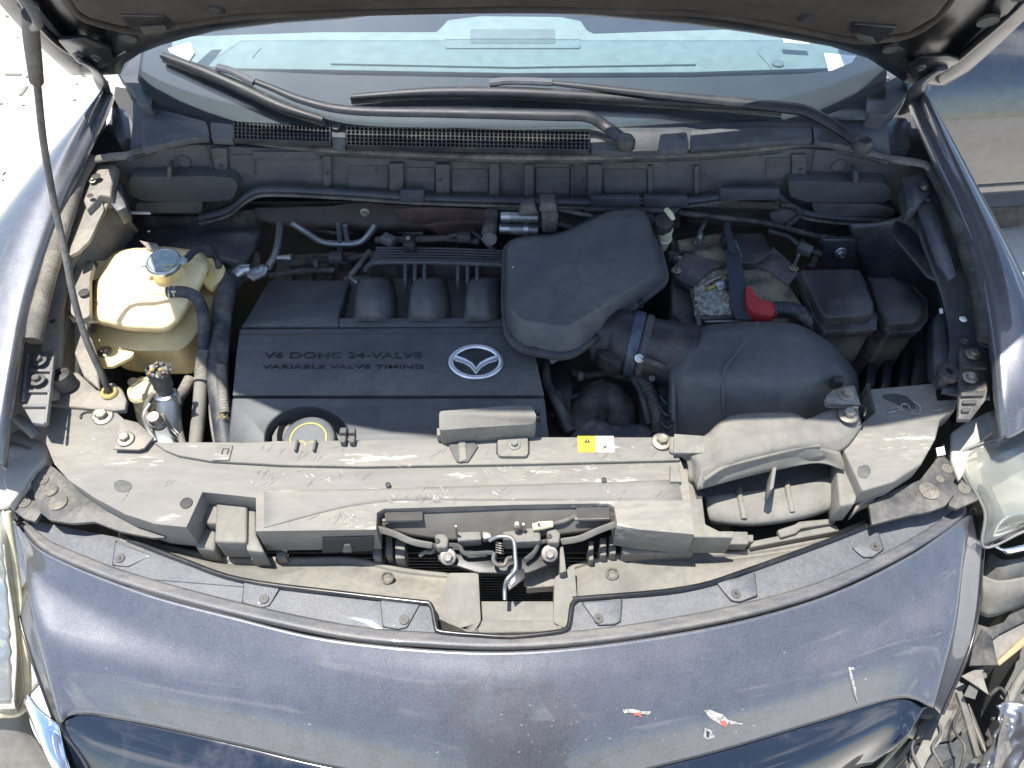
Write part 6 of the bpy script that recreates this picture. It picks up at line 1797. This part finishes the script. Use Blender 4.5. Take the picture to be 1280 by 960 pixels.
# intake pipe with blue band clamp
ip = thing('intake_pipe', 'short dark intake pipe with a broad bluish band clamp right of the air chamber', 'intake pipe', Z(800, 430, .94))
p0, p1, p2 = Z(735, 424, .925), Z(800, 432, .935), Z(862, 448, .93)
finish('pipe', tube_bm([p0, Z(770, 420, .932), p1, p2], [.040, .047, .048, .054], 28, 5), BLACKP, ip, ang=60)
ax = (p2 - Z(770, 420, .932)).normalized()
finish('band_clamp', lathe_bm(Z(794, 430, .935), V((1, -.28, 0)), [(0.0505, -.009), (0.053, -.008), (0.053, .007), (0.0505, .008)], 40), mat('blue_grey_band', (.06, .075, .11), .4, .4, dirt=(.16, .18, .2), dirt_amt=.4, dirt_scale=60), ip, bev=.0008)
finish('hose_end', lathe_bm(Z(806, 433, .935), V((1, -.28, 0)), [(0.0495, -.006), (0.0515, -.004), (0.0515, .004), (0.049, .006)], 36), BLACKD, ip, bev=.0008)
bolt(ip, Z(799, 448, .968), .007, n=(-.3, -.8, .6), m=ALU)
bolt(ip, Z(815, 473, .93), .005, n=(-.3, -.8, .6), m=BLACKD)
finish('clamp_screw', bar_bm(Z(802, 448, .968), Z(830, 458, .955), .006, .008), BLACKD, ip, bev=.001)
plate('chamber_stub', ip, BLACKP, [(745, 432), (790, 400), (800, 412), (778, 452), (766, 452), (748, 444)], .945, .03, bev=.006, rc=4)

# air filter box
ab = thing('air_filter_box', 'large rounded black air filter housing in front of the battery', 'air filter box', Z(950, 470, .95))
sheet('housing_shell', ab, COVER, [
    [(846, 424, .93), (876, 409, .955), (905, 404, .965), (945, 402, .968), (992, 404, .965), (1030, 422, .955), (1052, 442, .935), (1062, 452, .90)],
    [(840, 440, .945), (868, 424, .975), (905, 418, .985), (945, 417, .988), (990, 418, .985), (1026, 434, .97), (1052, 452, .95), (1070, 466, .905)],
    [(836, 464, .95), (862, 462, .975), (905, 464, .98), (945, 464, .982), (992, 464, .98), (1030, 466, .97), (1056, 470, .95), (1073, 476, .91)],
    [(836, 490, .93), (862, 492, .95), (905, 494, .955), (945, 494, .957), (992, 494, .955), (1030, 492, .945), (1056, 490, .93), (1074, 486, .90)],
    [(834, 560, .86), (862, 565, .86), (905, 570, .86), (945, 570, .86), (992, 560, .86), (1030, 550, .86), (1056, 540, .86), (1078, 530, .86)],
    [(834, 600, .80), (862, 600, .80), (905, 600, .80), (945, 600, .80), (992, 600, .80), (1030, 600, .80), (1056, 590, .80), (1078, 580, .80)]], 6, 6, 0.004)
sm_pts = [Z(x, y, z) for x, y, z in ((947, 403, .973), (930, 428, .987), (912, 452, .986), (905, 464, .982), (904, 494, .957), (906, 530, .912), (910, 560, .875))]
tube('mould_seam', ab, COWL, sm_pts, .0022, 8, 6)
tube('side_seam', ab, COVER, [Z(x, y, z) for x, y, z in ((846, 428, .945), (843, 460, .952), (842, 500, .93), (842, 545, .88))], .004, 8, 5)

# dark hoses in the gap right of the engine cover
eg = thing('throttle_hoses', 'dark rubber hoses and brackets in the gap beneath the air chamber', 'hoses', Z(740, 500, .86))
tube('fat_hose', eg, RUBBER, [Z(716, 545, .84), Z(735, 515, .85), Z(752, 500, .85), Z(770, 510, .84), Z(776, 545, .80)], .032, 18, 5)
tube('fat_hose', eg, RUBBER, [Z(790, 480, .80), Z(800, 510, .80), Z(806, 545, .78)], .035, 18, 5)
sheet('duct_flap', eg, HOSE, [[(712, 546, .87), (740, 524, .875), (770, 532, .875), (800, 530, .875), (822, 540, .87)], [(700, 560, .86), (740, 556, .86), (770, 556, .86), (800, 556, .86), (830, 558, .86)]], 6, 5, .003)
tube('thin_hose', eg, RUBBER, [Z(682, 450, .90), Z(684, 480, .90), Z(700, 510, .90), Z(712, 540, .89)], .008, 10, 5)
tube('corrugated_hose', eg, RUBBER, [Z(692, 492, .89), Z(700, 510, .885), Z(710, 535, .88)], .010, 12, 1, ribs=10, ribh=.15)
tube('corrugated_hose', eg, RUBBER, [Z(800, 470, .90), Z(812, 490, .90), Z(822, 515, .89), Z(824, 548, .87)], .010, 12, 1, ribs=16, ribh=.15)
tube('thin_hose', eg, RUBBER, [Z(790, 470, .90), Z(802, 492, .89), Z(812, 530, .87)], .006, 10, 5)
plate('support_plate', eg, BLACKP, [(684, 452), (714, 444), (716, 480), (712, 520), (694, 500), (686, 478)], .87, .02, bev=.002)
finish('stub', tube_bm([Z(688, 453, .915), Z(698, 447, .92), Z(712, 444, .92)], [.004, .005, .004], 8, 2), PIPE, eg)
plate('casting', eg, BLACKP, [(722, 450), (790, 460), (800, 500), (720, 500)], .80, .05, bev=.008)
bolt(eg, Z(743, 483, .83), .004)
plate('side_ribs', eg, BLACKP, [(822, 480), (840, 476), (842, 560), (830, 560)], .90, .03, bev=.003)
for y in (495, 510, 526):
    tube('casing_rib', eg, BLACKP, [Z(826, y, .905), Z(834, y + 10, .905), Z(842, y + 2, .905)], .003, 6, 2)

# resonator on the radiator cover
RBZ = .022
rb = thing('vacuum_box', 'small dusty rounded box clipped behind the radiator cover near its middle', 'box', Z(610, 524, .95))
plate('box_shell', rb, SHROUD2, [(549, 514, .985), (640, 507, .985), (664, 507, .985), (671, 520, .985), (668, 530, .972), (600, 534, .972), (549, 538, .972)], None, .035, bev=.006, seg=4, rc=4)
plate('box_flange', rb, SHROUD2, [(546, 535), (600, 536), (668, 532), (669, 538), (600, 543), (546, 544)], .955, .016, bev=.002)
plate('connector', rb, BLACKP, [(668, 512), (675, 511), (676, 522), (669, 523)], .955, .012, bev=.001)
for dy in (0, 7):
    plate('connector_pin', rb, ALU, [(671, 513 + dy), (674, 513 + dy), (674, 515 + dy), (671, 515 + dy)], .9556, .002, bev=0)

# ================================================================== BATTERY
bt = thing('battery', 'grimy car battery with corroded terminal and strap hold down', 'battery', Z(930, 370, .93))
plate('case', bt, BLACKD, [(866, 352), (985, 352), (1010, 392), (873, 398)], .945, .16, bev=.004, seg=3)
plate('battery_top', bt, BATT, [(866, 357), (880, 345), (896, 336), (911, 331), (945, 333), (965, 341), (984, 354), (1008, 388), (995, 392), (874, 393)], .9475, .004, bev=.0012)
tube('front_ledge', bt, BATT, [Z(876, 400, .935), Z(920, 401, .935), Z(985, 400, .935)], .004, 8, 2)
plate('white_ledge', bt, mat('pale_grime', (.35, .35, .33), .8), [(880, 398), (930, 397), (936, 401), (882, 402)], .938, .003, bev=.0005)
plate('rear_top', bt, BATT, [(846, 300), (906, 290), (912, 328), (890, 327), (862, 314), (850, 312)], .944, .01, bev=.002)
plate('hold_down_frame', bt, BLACKD, [(838, 338), (856, 316), (884, 322), (904, 329), (934, 330), (962, 316), (966, 308), (990, 330), (998, 340), (990, 352), (986, 356), (962, 338), (940, 330), (912, 329), (888, 338), (866, 358), (850, 350)], .952, .012, bev=.002)
plate('terminal_cover', bt, BLACKP, [(908, 290), (954, 290), (966, 315), (946, 328), (920, 328)], .965, .03, bev=.005, seg=3)
sp_ = tube('strap_spine', bt, STRAPM, [Z(908, 282, .975), Z(912, 300, .975), Z(916, 318, .972)], .007, 8, 3)
bm = bmesh.new()
SP = spline([Z(915, 312, .972), Z(920, 345, .968), Z(926, 378, .962), Z(932, 399, .955)], 5)
rings = [[p + X * (-.0125 - .001 * i / 5), p + X * (.0125 + .001 * i / 5), p + X * (.0125 + .001 * i / 5) - V((0, 0, .002)), p + X * (-.0125 - .001 * i / 5) - V((0, 0, .002))] for i, p in enumerate(SP)]
finish('hold_down_strap', loft_bm(rings), STRAPM, bt, bev=.0006)
lettering('lid_print', bt, GREYP, 'IIIIIIIIIII', Z(917, 301, .967), Z(925, 322, .967), (0, 0, 1), .0006, h=.005)
rs = random.Random(8)
bm = bmesh.new()
for r_ in range(8):
    for c_ in range(9):
        if rs.random() < .3:
            continue
        x, y = 929 + c_ * 2.1 + r_ * 1.6, 340 + r_ * 3.6
        if x < 931:
            continue
        box_bm(Z(x, y, .9492), .0016, .0012, .0006, None, bm)
o = finish('printed_label', bm, GREYP, bt, smooth=False)
o['kind'] = 'stuff'
# corrosion crust
bm = bmesh.new()
G = {}
for i in range(64):
    for j in range(56):
        u, v = i / 63, j / 55
        x, y = 868 + 56 * u, 340 + 54 * v
        d_ = math.hypot((u - .5) / .5, (v - .62) / .42)
        h_ = max(0, 1.1 - d_ ** 1.5) * .004 + mnoise.fractal(V((x * .16, y * .16, 0)), 1, 2, 4) * .006 + mnoise.noise(V((x * .7, y * .7, 3))) * .0012 - .0005
        p = Z(x, y, .9488)
        p.z += max(-.0012, h_ - .0006)
        G[i, j] = bm.verts.new(p)
for i in range(63):
    for j in range(55):
        if max(G[i, j].co.z, G[i + 1, j].co.z, G[i, j + 1].co.z) > .9488:
            bm.faces.new((G[i, j], G[i, j + 1], G[i + 1, j + 1], G[i + 1, j]))
for v in [v for v in bm.verts if not v.link_faces]:
    bm.verts.remove(v)
finish('corroded_terminal', bm, CORR, bt, face_cam=True)
for i in range(26):
    x, y = rs.gauss(895, 12), rs.gauss(368, 11)
    if 872 < x < 922 and 340 < y < 390:
        bm = bmesh.new()
        bmesh.ops.create_icosphere(bm, subdivisions=1, radius=rs.uniform(.0012, .0032), matrix=Matrix.Translation(Z(x, y, .951)))
        finish('crust_lump', bm, CORR if i % 3 else STEEL, bt, smooth=False)
tube('clamp_bar', bt, STEEL, [Z(880, 356, .953), Z(895, 348, .955), Z(911, 344, .955)], .0035, 8, 3)
tube('clamp_bar', bt, YELG, [Z(884, 362, .953), Z(902, 352, .954), Z(912, 336, .954)], .003, 8, 3)
for x, y in ((846, 338), (992, 335)):
    bolt(bt, Z(x, y, .955), .008, m=STEEL)
    finish('threaded_rod', tube_bm([Z(x, y, .955), Z(x, y, .955) + V((0, 0, .03))], .0028, 8, 1), STEEL, bt)
lathe('post_clamp', bt, ALU, Z(874, 300, .955), (0, 0, 1), [(.007, -.01), (.0075, .004), (.0055, .010), (.004, .014)], 14)
tube('ground_cable', bt, RUBBER, [Z(874, 292, .965), Z(880, 280, .97), Z(884, 270, .96)], .004, 8, 3)
plate('post_clamp', bt, STEEL, [(867, 296), (880, 293), (884, 302), (868, 304)], .953, .006, bev=.001)
# red terminal boot and cable
rt = thing('red_terminal_boot', 'bright red rubber boot over the positive battery cable', 'terminal boot', Z(952, 380, .965))
def boot(pts, z, rads):
    return tube_bm([Z(*p) for p in pts], rads, 14, 4, True, None, .8)
plate('boot_shell', rt, RED, [(934, 357), (939, 358), (944, 368), (950, 373), (972, 381), (966, 395), (942, 391), (934, 382), (932, 368)], .969, .02, bev=.004, seg=4, rc=2)
finish('boot_collar', tube_bm([Z(962, 387, .958), Z(970, 389, .957)], [.0125, .0135], 16, 2), RED, rt, ang=60)
finish('boot_fin', tube_bm([Z(914, 361, .957), Z(924, 366, .958), Z(934, 362, .958)], [.004, .006, .005], 8, 3), RED, rt)
bc = thing('battery_cable', 'black corrugated cable curving from the red boot beside the fuse box', 'cable', Z(1000, 395, .95))
tube('conduit', bc, HOSE, [Z(966, 386, .962), Z(985, 386, .962), Z(1000, 390, .958), Z(1012, 400, .95), Z(1018, 414, .93)], .011, 12, 1, ribs=26, ribh=.12)
# tray beside the battery
tr = thing('battery_tray', 'dark battery tray wall left of the battery', 'battery tray', Z(855, 380, .9))
plate('tray_wall', tr, BLACKD, [(838, 346), (852, 352), (866, 358), (876, 408), (868, 412), (850, 400), (840, 392)], .925, .12, bev=.004)
plate('tray_flap', tr, BLACKP, [(836, 396), (852, 402), (868, 412), (860, 420), (840, 410)], .93, .05, bev=.003)
tube('tray_edge', tr, COVER, [Z(x, y, .943) for x, y in ((862, 352), (868, 380), (874, 408))], .004, 6, 4)

# brake fluid reservoir
bfz = thing('brake_fluid_reservoir', 'cream brake fluid reservoir with black cap behind the air chamber', 'reservoir', Z(830, 290, .98))
lathe('tank', bfz, CREAM, Z(829, 300, .95), (0, -.15, 1), [(.010, -.02), (.012, -.004), (.013, .004), (.0145, .004), (.0145, .007), (.0125, .008), (.0125, .03)], 24)
lathe('cap', bfz, BLACKP, Z(829, 281, .985), (0, -.15, 1), [(.017, -.008), (.0175, .006), (.016, .01), (.008, .011)], 24)
finish('level_plug', tube_bm([Z(833, 262, 1.0), Z(838, 268, 1.0), Z(842, 275, .995)], [.005, .0055, .004], 10, 2), CREAM, bfz)

# fuse boxes
def fusebox(lab, lid, z, front, body, zb, clips):
    f_ = thing('fuse_box', lab, 'fuse box', Z(lid[0][0], lid[0][1], z), 'fuse boxes beside the battery')
    plate('lid', f_, BLACKP, lid, z, .022, bev=.005, seg=3, taper=.02)
    plate('lid_skirt', f_, BLACKP, front, z - .020, .016, bev=.003, seg=2, rc=2)
    plate('lower_case', f_, BLACKD, body, z - .035, zb, bev=.004, seg=2)
    tube('skirt_edge', f_, COVER, [Z(x, y, z - .0215) for x, y in front[2:] + front[:1]], .0016, 6, 1)
    for x, y in clips:
        plate('clip', f_, BLACKP, [(x, y), (x + 20, y), (x + 19, y + 8), (x + 1, y + 8)], z - .028, .02, bev=.0015)
    return f_
fusebox('nearer black fuse box with a flat rectangular lid', [(1000, 336), (1061, 335), (1076, 339), (1093, 378), (1092, 392), (1034, 396), (1026, 388)], .985,
        [(996, 340), (1074, 338), (1097, 378), (1094, 412), (1030, 414), (1018, 396)], [(1004, 352), (1080, 350), (1096, 384), (1094, 404), (1038, 408), (1024, 396)], .16, [(1044, 404)])
fusebox('farther black fuse box with an angled lid next to the right body rail', [(1088, 347), (1116, 346), (1134, 358), (1152, 374), (1155, 392), (1146, 402), (1110, 404), (1098, 386)], .975,
        [(1086, 347), (1116, 345), (1140, 358), (1158, 376), (1158, 400), (1148, 413), (1110, 416), (1096, 396)], [(1090, 360), (1120, 356), (1152, 384), (1150, 404), (1112, 410), (1098, 396)], .16, [(1114, 406)])
for x0, x1 in ((1058, 1066), (1072, 1084), (1090, 1098), (1108, 1114), (1124, 1130)):
    pass
cr_ = thing('fuse_box_bracket', 'ribbed dark bracket legs below the fuse boxes', 'bracket', Z(1100, 440, .85))
for x in (1064, 1086, 1106, 1128):
    plate('rib_plate', cr_, BLACKP, [(x, 436), (x + 12, 436), (x + 8, 480), (x - 3, 480)], .85, .05, bev=.002)
plate('brace', cr_, PAINTI, [(1148, 430), (1166, 410), (1170, 470), (1140, 480)], .88, .01, bev=.002)

# ================================================================== CLUTTER IN THE GAPS
wh = thing('wiring_harness', 'taped dark wiring looms and plugs lying in the gaps behind the engine cover', 'wiring', Z(480, 300, .88))
rs = random.Random(21)
for pts, r_ in ((((360, 330, .86), (400, 325, .87), (440, 322, .88), (470, 318, .89)), .006),
                (((336, 345, .87), (380, 338, .87), (420, 338, .88)), .005),
                (((470, 300, .90), (500, 300, .91), (560, 298, .91), (600, 302, .91)), .006),
                (((560, 296, .92), (590, 290, .93), (606, 300, .92), (620, 318, .91)), .0045),
                (((300, 300, .84), (320, 320, .84), (318, 345, .83)), .008),
                (((380, 285, .86), (420, 292, .86), (480, 288, .88), (530, 292, .89)), .004),
                (((838, 300, .92), (846, 320, .91), (840, 345, .90), (850, 372, .88)), .006),
                (((1000, 300, .90), (1020, 320, .89), (1012, 335, .90)), .006),
                (((960, 288, .93), (985, 296, .92), (1005, 312, .90), (1030, 318, .90)), .005),
                (((700, 460, .85), (730, 470, .84), (760, 466, .84), (790, 474, .84)), .006),
                (((690, 520, .86), (705, 500, .86), (730, 492, .87), (748, 484, .86)), .004),
                (((1080, 320, .86), (1110, 322, .87), (1135, 330, .88)), .006)):
    P = [Z(*p) for p in pts]
    L_ = sum((b - a).length for a, b in zip(P, P[1:]))
    tube('loom', wh, rs.choice([RUBBER, BLACKD, RUBBERD]), P, r_, 9, 1, ribs=max(6, int(L_ / .006)), ribh=.14)
for x, y, z in ((420, 322, .89), (486, 300, .92), (580, 296, .93), (748, 484, .87), (846, 322, .92), (1006, 312, .91), (1096, 320, .88)):
    p = Z(x, y, z)
    bm = box_bm(p, .026, .018, .016, Matrix.Rotation(rs.uniform(-.6, .6), 3, 'Z').to_quaternion())
    finish('connector', bm, rs.choice([BLACKD, FACE, GREYP]), wh, bev=.002)
for x, y in ((395, 330), (540, 299), (725, 470), (1020, 319)):
    finish('tape_band', lathe_bm(Z(x, y, .885), (1, .1, 0), [(.008, -.004), (.0085, 0), (.008, .004)], 14), FACE, wh)
rk = thing('cylinder_head', 'grimy cast metal of the rear cylinder head behind the cover', 'engine part', Z(400, 335, .83))
plate('casting_block', rk, CAST, [(345, 318), (450, 312), (440, 350), (340, 352)], .84, .06, bev=.008, seg=3)
for x in (360, 385, 410, 435):
    plate('casting_rib', rk, CAST, [(x, 316), (x + 7, 316), (x + 6, 348), (x - 1, 348)], .850, .03, bev=.003)
bolt(rk, Z(378, 330, .853), .009, m=CAST)
bolt(rk, Z(404, 340, .853), .009, m=CAST)

# battery details
plate('cable_clamp', bt, ALU, [(894, 352), (908, 348), (911, 358), (898, 362)], .958, .008, bev=.0015)
plate('post_cover', bt, BLACKP, [(902, 290), (912, 288), (915, 300), (905, 302)], .972, .02, bev=.003)
# foam and mould marks on the intake parts
for x, y in ((700, 300), (812, 340), (640, 410)):
    pass
ml = [(652, 432), (700, 441), (720, 437), (775, 400), (830, 353)]
for x, y in ((668, 437), (744, 424), (800, 380), (838, 320)):
    bm = box_bm(Z(x, y, .958), .012, .010, .016, Matrix.Rotation(.6 if x > 700 else 0, 3, 'Z').to_quaternion())
    finish('rim_clip', bm, BLACKP, ac, bev=.0015)
for x, y in ((868, 470), (1046, 478)):
    bm = box_bm(Z(x, y, .962), .016, .012, .02)
    finish('housing_clip', bm, BLACKP, ab, bev=.002)

# broken corner: clips, brackets and wires that belong together
for pts in ([(1168, 896), (1176, 914), (1166, 934), (1178, 958)], [(1200, 886), (1192, 910), (1206, 934), (1200, 965)], [(1148, 914), (1140, 936), (1150, 962)]):
    tube('torn_wire', br, rs.choice([RUBBER, BLACKD]), [Z(x, y, .664) for x, y in pts], .0022, 6, 6)

# ================================================================== THE PHOTOGRAPHER (mirrored in the bumper)
pe = thing('person', 'person in a brown shirt holding up a phone in front of the car', 'person', (0.03, -1.06, 0))
def skin(nm, joints, edges, m, rad, root_i=0, parent=None, sub=2):
    me = bpy.data.meshes.new(nm)
    o0 = V((0.03, -1.06, 0))
    me.from_pydata([V(j) for j in joints], edges, [])
    o = place(nm, me, parent or pe, o0, m)
    md = o.modifiers.new('skin', 'SKIN')
    md.use_smooth_shade = True
    for i, sv in enumerate(me.skin_vertices[0].data):
        r_ = rad[i]
        sv.radius = r_ if isinstance(r_, tuple) else (r_, r_)
        sv.use_root = i == root_i
    s_ = o.modifiers.new('sub', 'SUBSURF')
    s_.levels = s_.render_levels = sub
    return o
SKIN = mat('skin', (0.36, 0.22, 0.15), 0.55, sss=0.1)
SHIRT = mat('brown_shirt', (0.12, 0.06, 0.05), 0.9, bump=0.5, bump_scale=200)
JEANS = mat('dark_jeans', (0.035, 0.045, 0.08), 0.9)
HAIR = mat('dark_hair', (0.02, 0.014, 0.01), 0.6)
J = [(0, 0, .98), (0, -.01, 1.12), (0, -.02, 1.28), (0, -.01, 1.42), (0, .02, 1.50), (0, .05, 1.58), (0, .07, 1.68), (0, .06, 1.76),
     (-.17, .0, 1.42), (-.22, .16, 1.36), (-.15, .34, 1.58), (-.09, .44, 1.80),
     (.17, .0, 1.42), (.20, .16, 1.36), (.10, .34, 1.58), (.03, .44, 1.80),
     (-.10, 0, .92), (-.11, .02, .50), (-.12, 0, .09), (-.12, .15, .04),
     (.10, 0, .92), (.11, .02, .50), (.12, 0, .09), (.12, .15, .04)]
E = [(0, 1), (1, 2), (2, 3), (3, 4), (4, 5), (5, 6), (6, 7), (3, 8), (8, 9), (9, 10), (10, 11), (3, 12), (12, 13), (13, 14), (14, 15), (0, 16), (16, 17), (17, 18), (18, 19), (0, 20), (20, 21), (21, 22), (22, 23)]
Rr = [(.16, .12), (.15, .11), (.17, .12), (.16, .10), .058, .075, .098, .075, .07, .05, .04, .028, .07, .05, .04, .028, .095, .06, .042, .04, .095, .06, .042, .04]
skin('body', J, E, SKIN, Rr)
Js = [J[i] for i in (0, 1, 2, 3, 8, 9, 12, 13)]
skin('shirt', Js + [(0, 0, .90)], [(0, 1), (1, 2), (2, 3), (3, 4), (4, 5), (3, 6), (6, 7), (0, 8)], SHIRT, [(.19, .145), (.17, .13), (.19, .14), (.18, .12), .085, .066, .085, .066, (.19, .145)])
skin('trousers', [J[0], J[16], J[17], J[18], J[20], J[21], J[22]], [(0, 1), (1, 2), (2, 3), (0, 4), (4, 5), (5, 6)], JEANS, [(.17, .13), .11, .08, .06, .11, .08, .06])
skin('hair', [(0, .03, 1.74), (0, .02, 1.80), (0, 0, 1.70)], [(0, 1), (0, 2)], HAIR, [.098, .06, .085])
finish('nose', tube_bm([V((.03, -.885, 1.70)), V((.03, -.868, 1.675)), V((.03, -.875, 1.66))], [.008, .013, .010], 8, 3), SKIN, pe)
for sx in (-1, 1):
    finish('eye', lathe_bm(V((.03 + .032 * sx, -.905, 1.69)), (0, 1, 0), [(.002, -.01), (.011, 0), (.009, .006), (.002, .009)], 12), WHT, pe)
    finish('ear', tube_bm([V((.03 + .094 * sx, -.98, 1.70)), V((.03 + .10 * sx, -.985, 1.67))], [.012, .009], 8, 2), SKIN, pe)
    hc = V((.03 + (-.09 if sx < 0 else .03), -.62, 1.80))
    for k in range(4):
        b0 = hc + V((.0, .012, .012 + .012 * k - .01))
        b1 = b0 + V((-.02 * sx * -1 if False else .012 * -sx, .03, .008))
        b2 = b1 + V((-.022 * sx, .012 - .002 * k, .004))
        finish('finger', tube_bm([hc, b0, b1, b2], [.011, .009, .0085, .007], 8, 4), SKIN, pe)
    finish('thumb', tube_bm([hc, hc + V((-.012 * sx, .0, .02)), hc + V((-.03 * sx, .01, .028))], [.012, .010, .008], 8, 3), SKIN, pe)
ph = thing('phone', 'dark phone held up by the person in front of the car', 'phone', tuple(CAM - F * .03))
bm = box_bm(CAM - F * .016 + X * -.03, .155, .075, .008, Matrix.Rotation(R(90 - PITCH), 3, 'X').to_quaternion())
finish('phone_body', bm, BLACKP, ph, bev=.003)
# jagged torn skin along the broken corner
rs = random.Random(31)
def jag(x0, y0, x1, y1, z, wdt, m_, n=7):
    a, b = [], []
    for i in range(n + 1):
        t = i / n
        x, y = x0 + (x1 - x0) * t, y0 + (y1 - y0) * t
        a.append((x + rs.uniform(-2, 2), y + rs.uniform(-2, 2)))
        b.append((x + wdt + rs.uniform(-.45, .45) * wdt, y + wdt * .4 + rs.uniform(-3, 3)))
    plate('torn_skin', br, m_, a + b[::-1], z, .003, bev=.0006)
jag(1196, 850, 1130, 975, .655, 13, SHROUD2)
jag(1232, 800, 1206, 868, .69, 12, FACE)
jag(1262, 862, 1236, 985, .665, 14, BLACKD)
jag(1290, 790, 1250, 872, .63, 18, FACE)
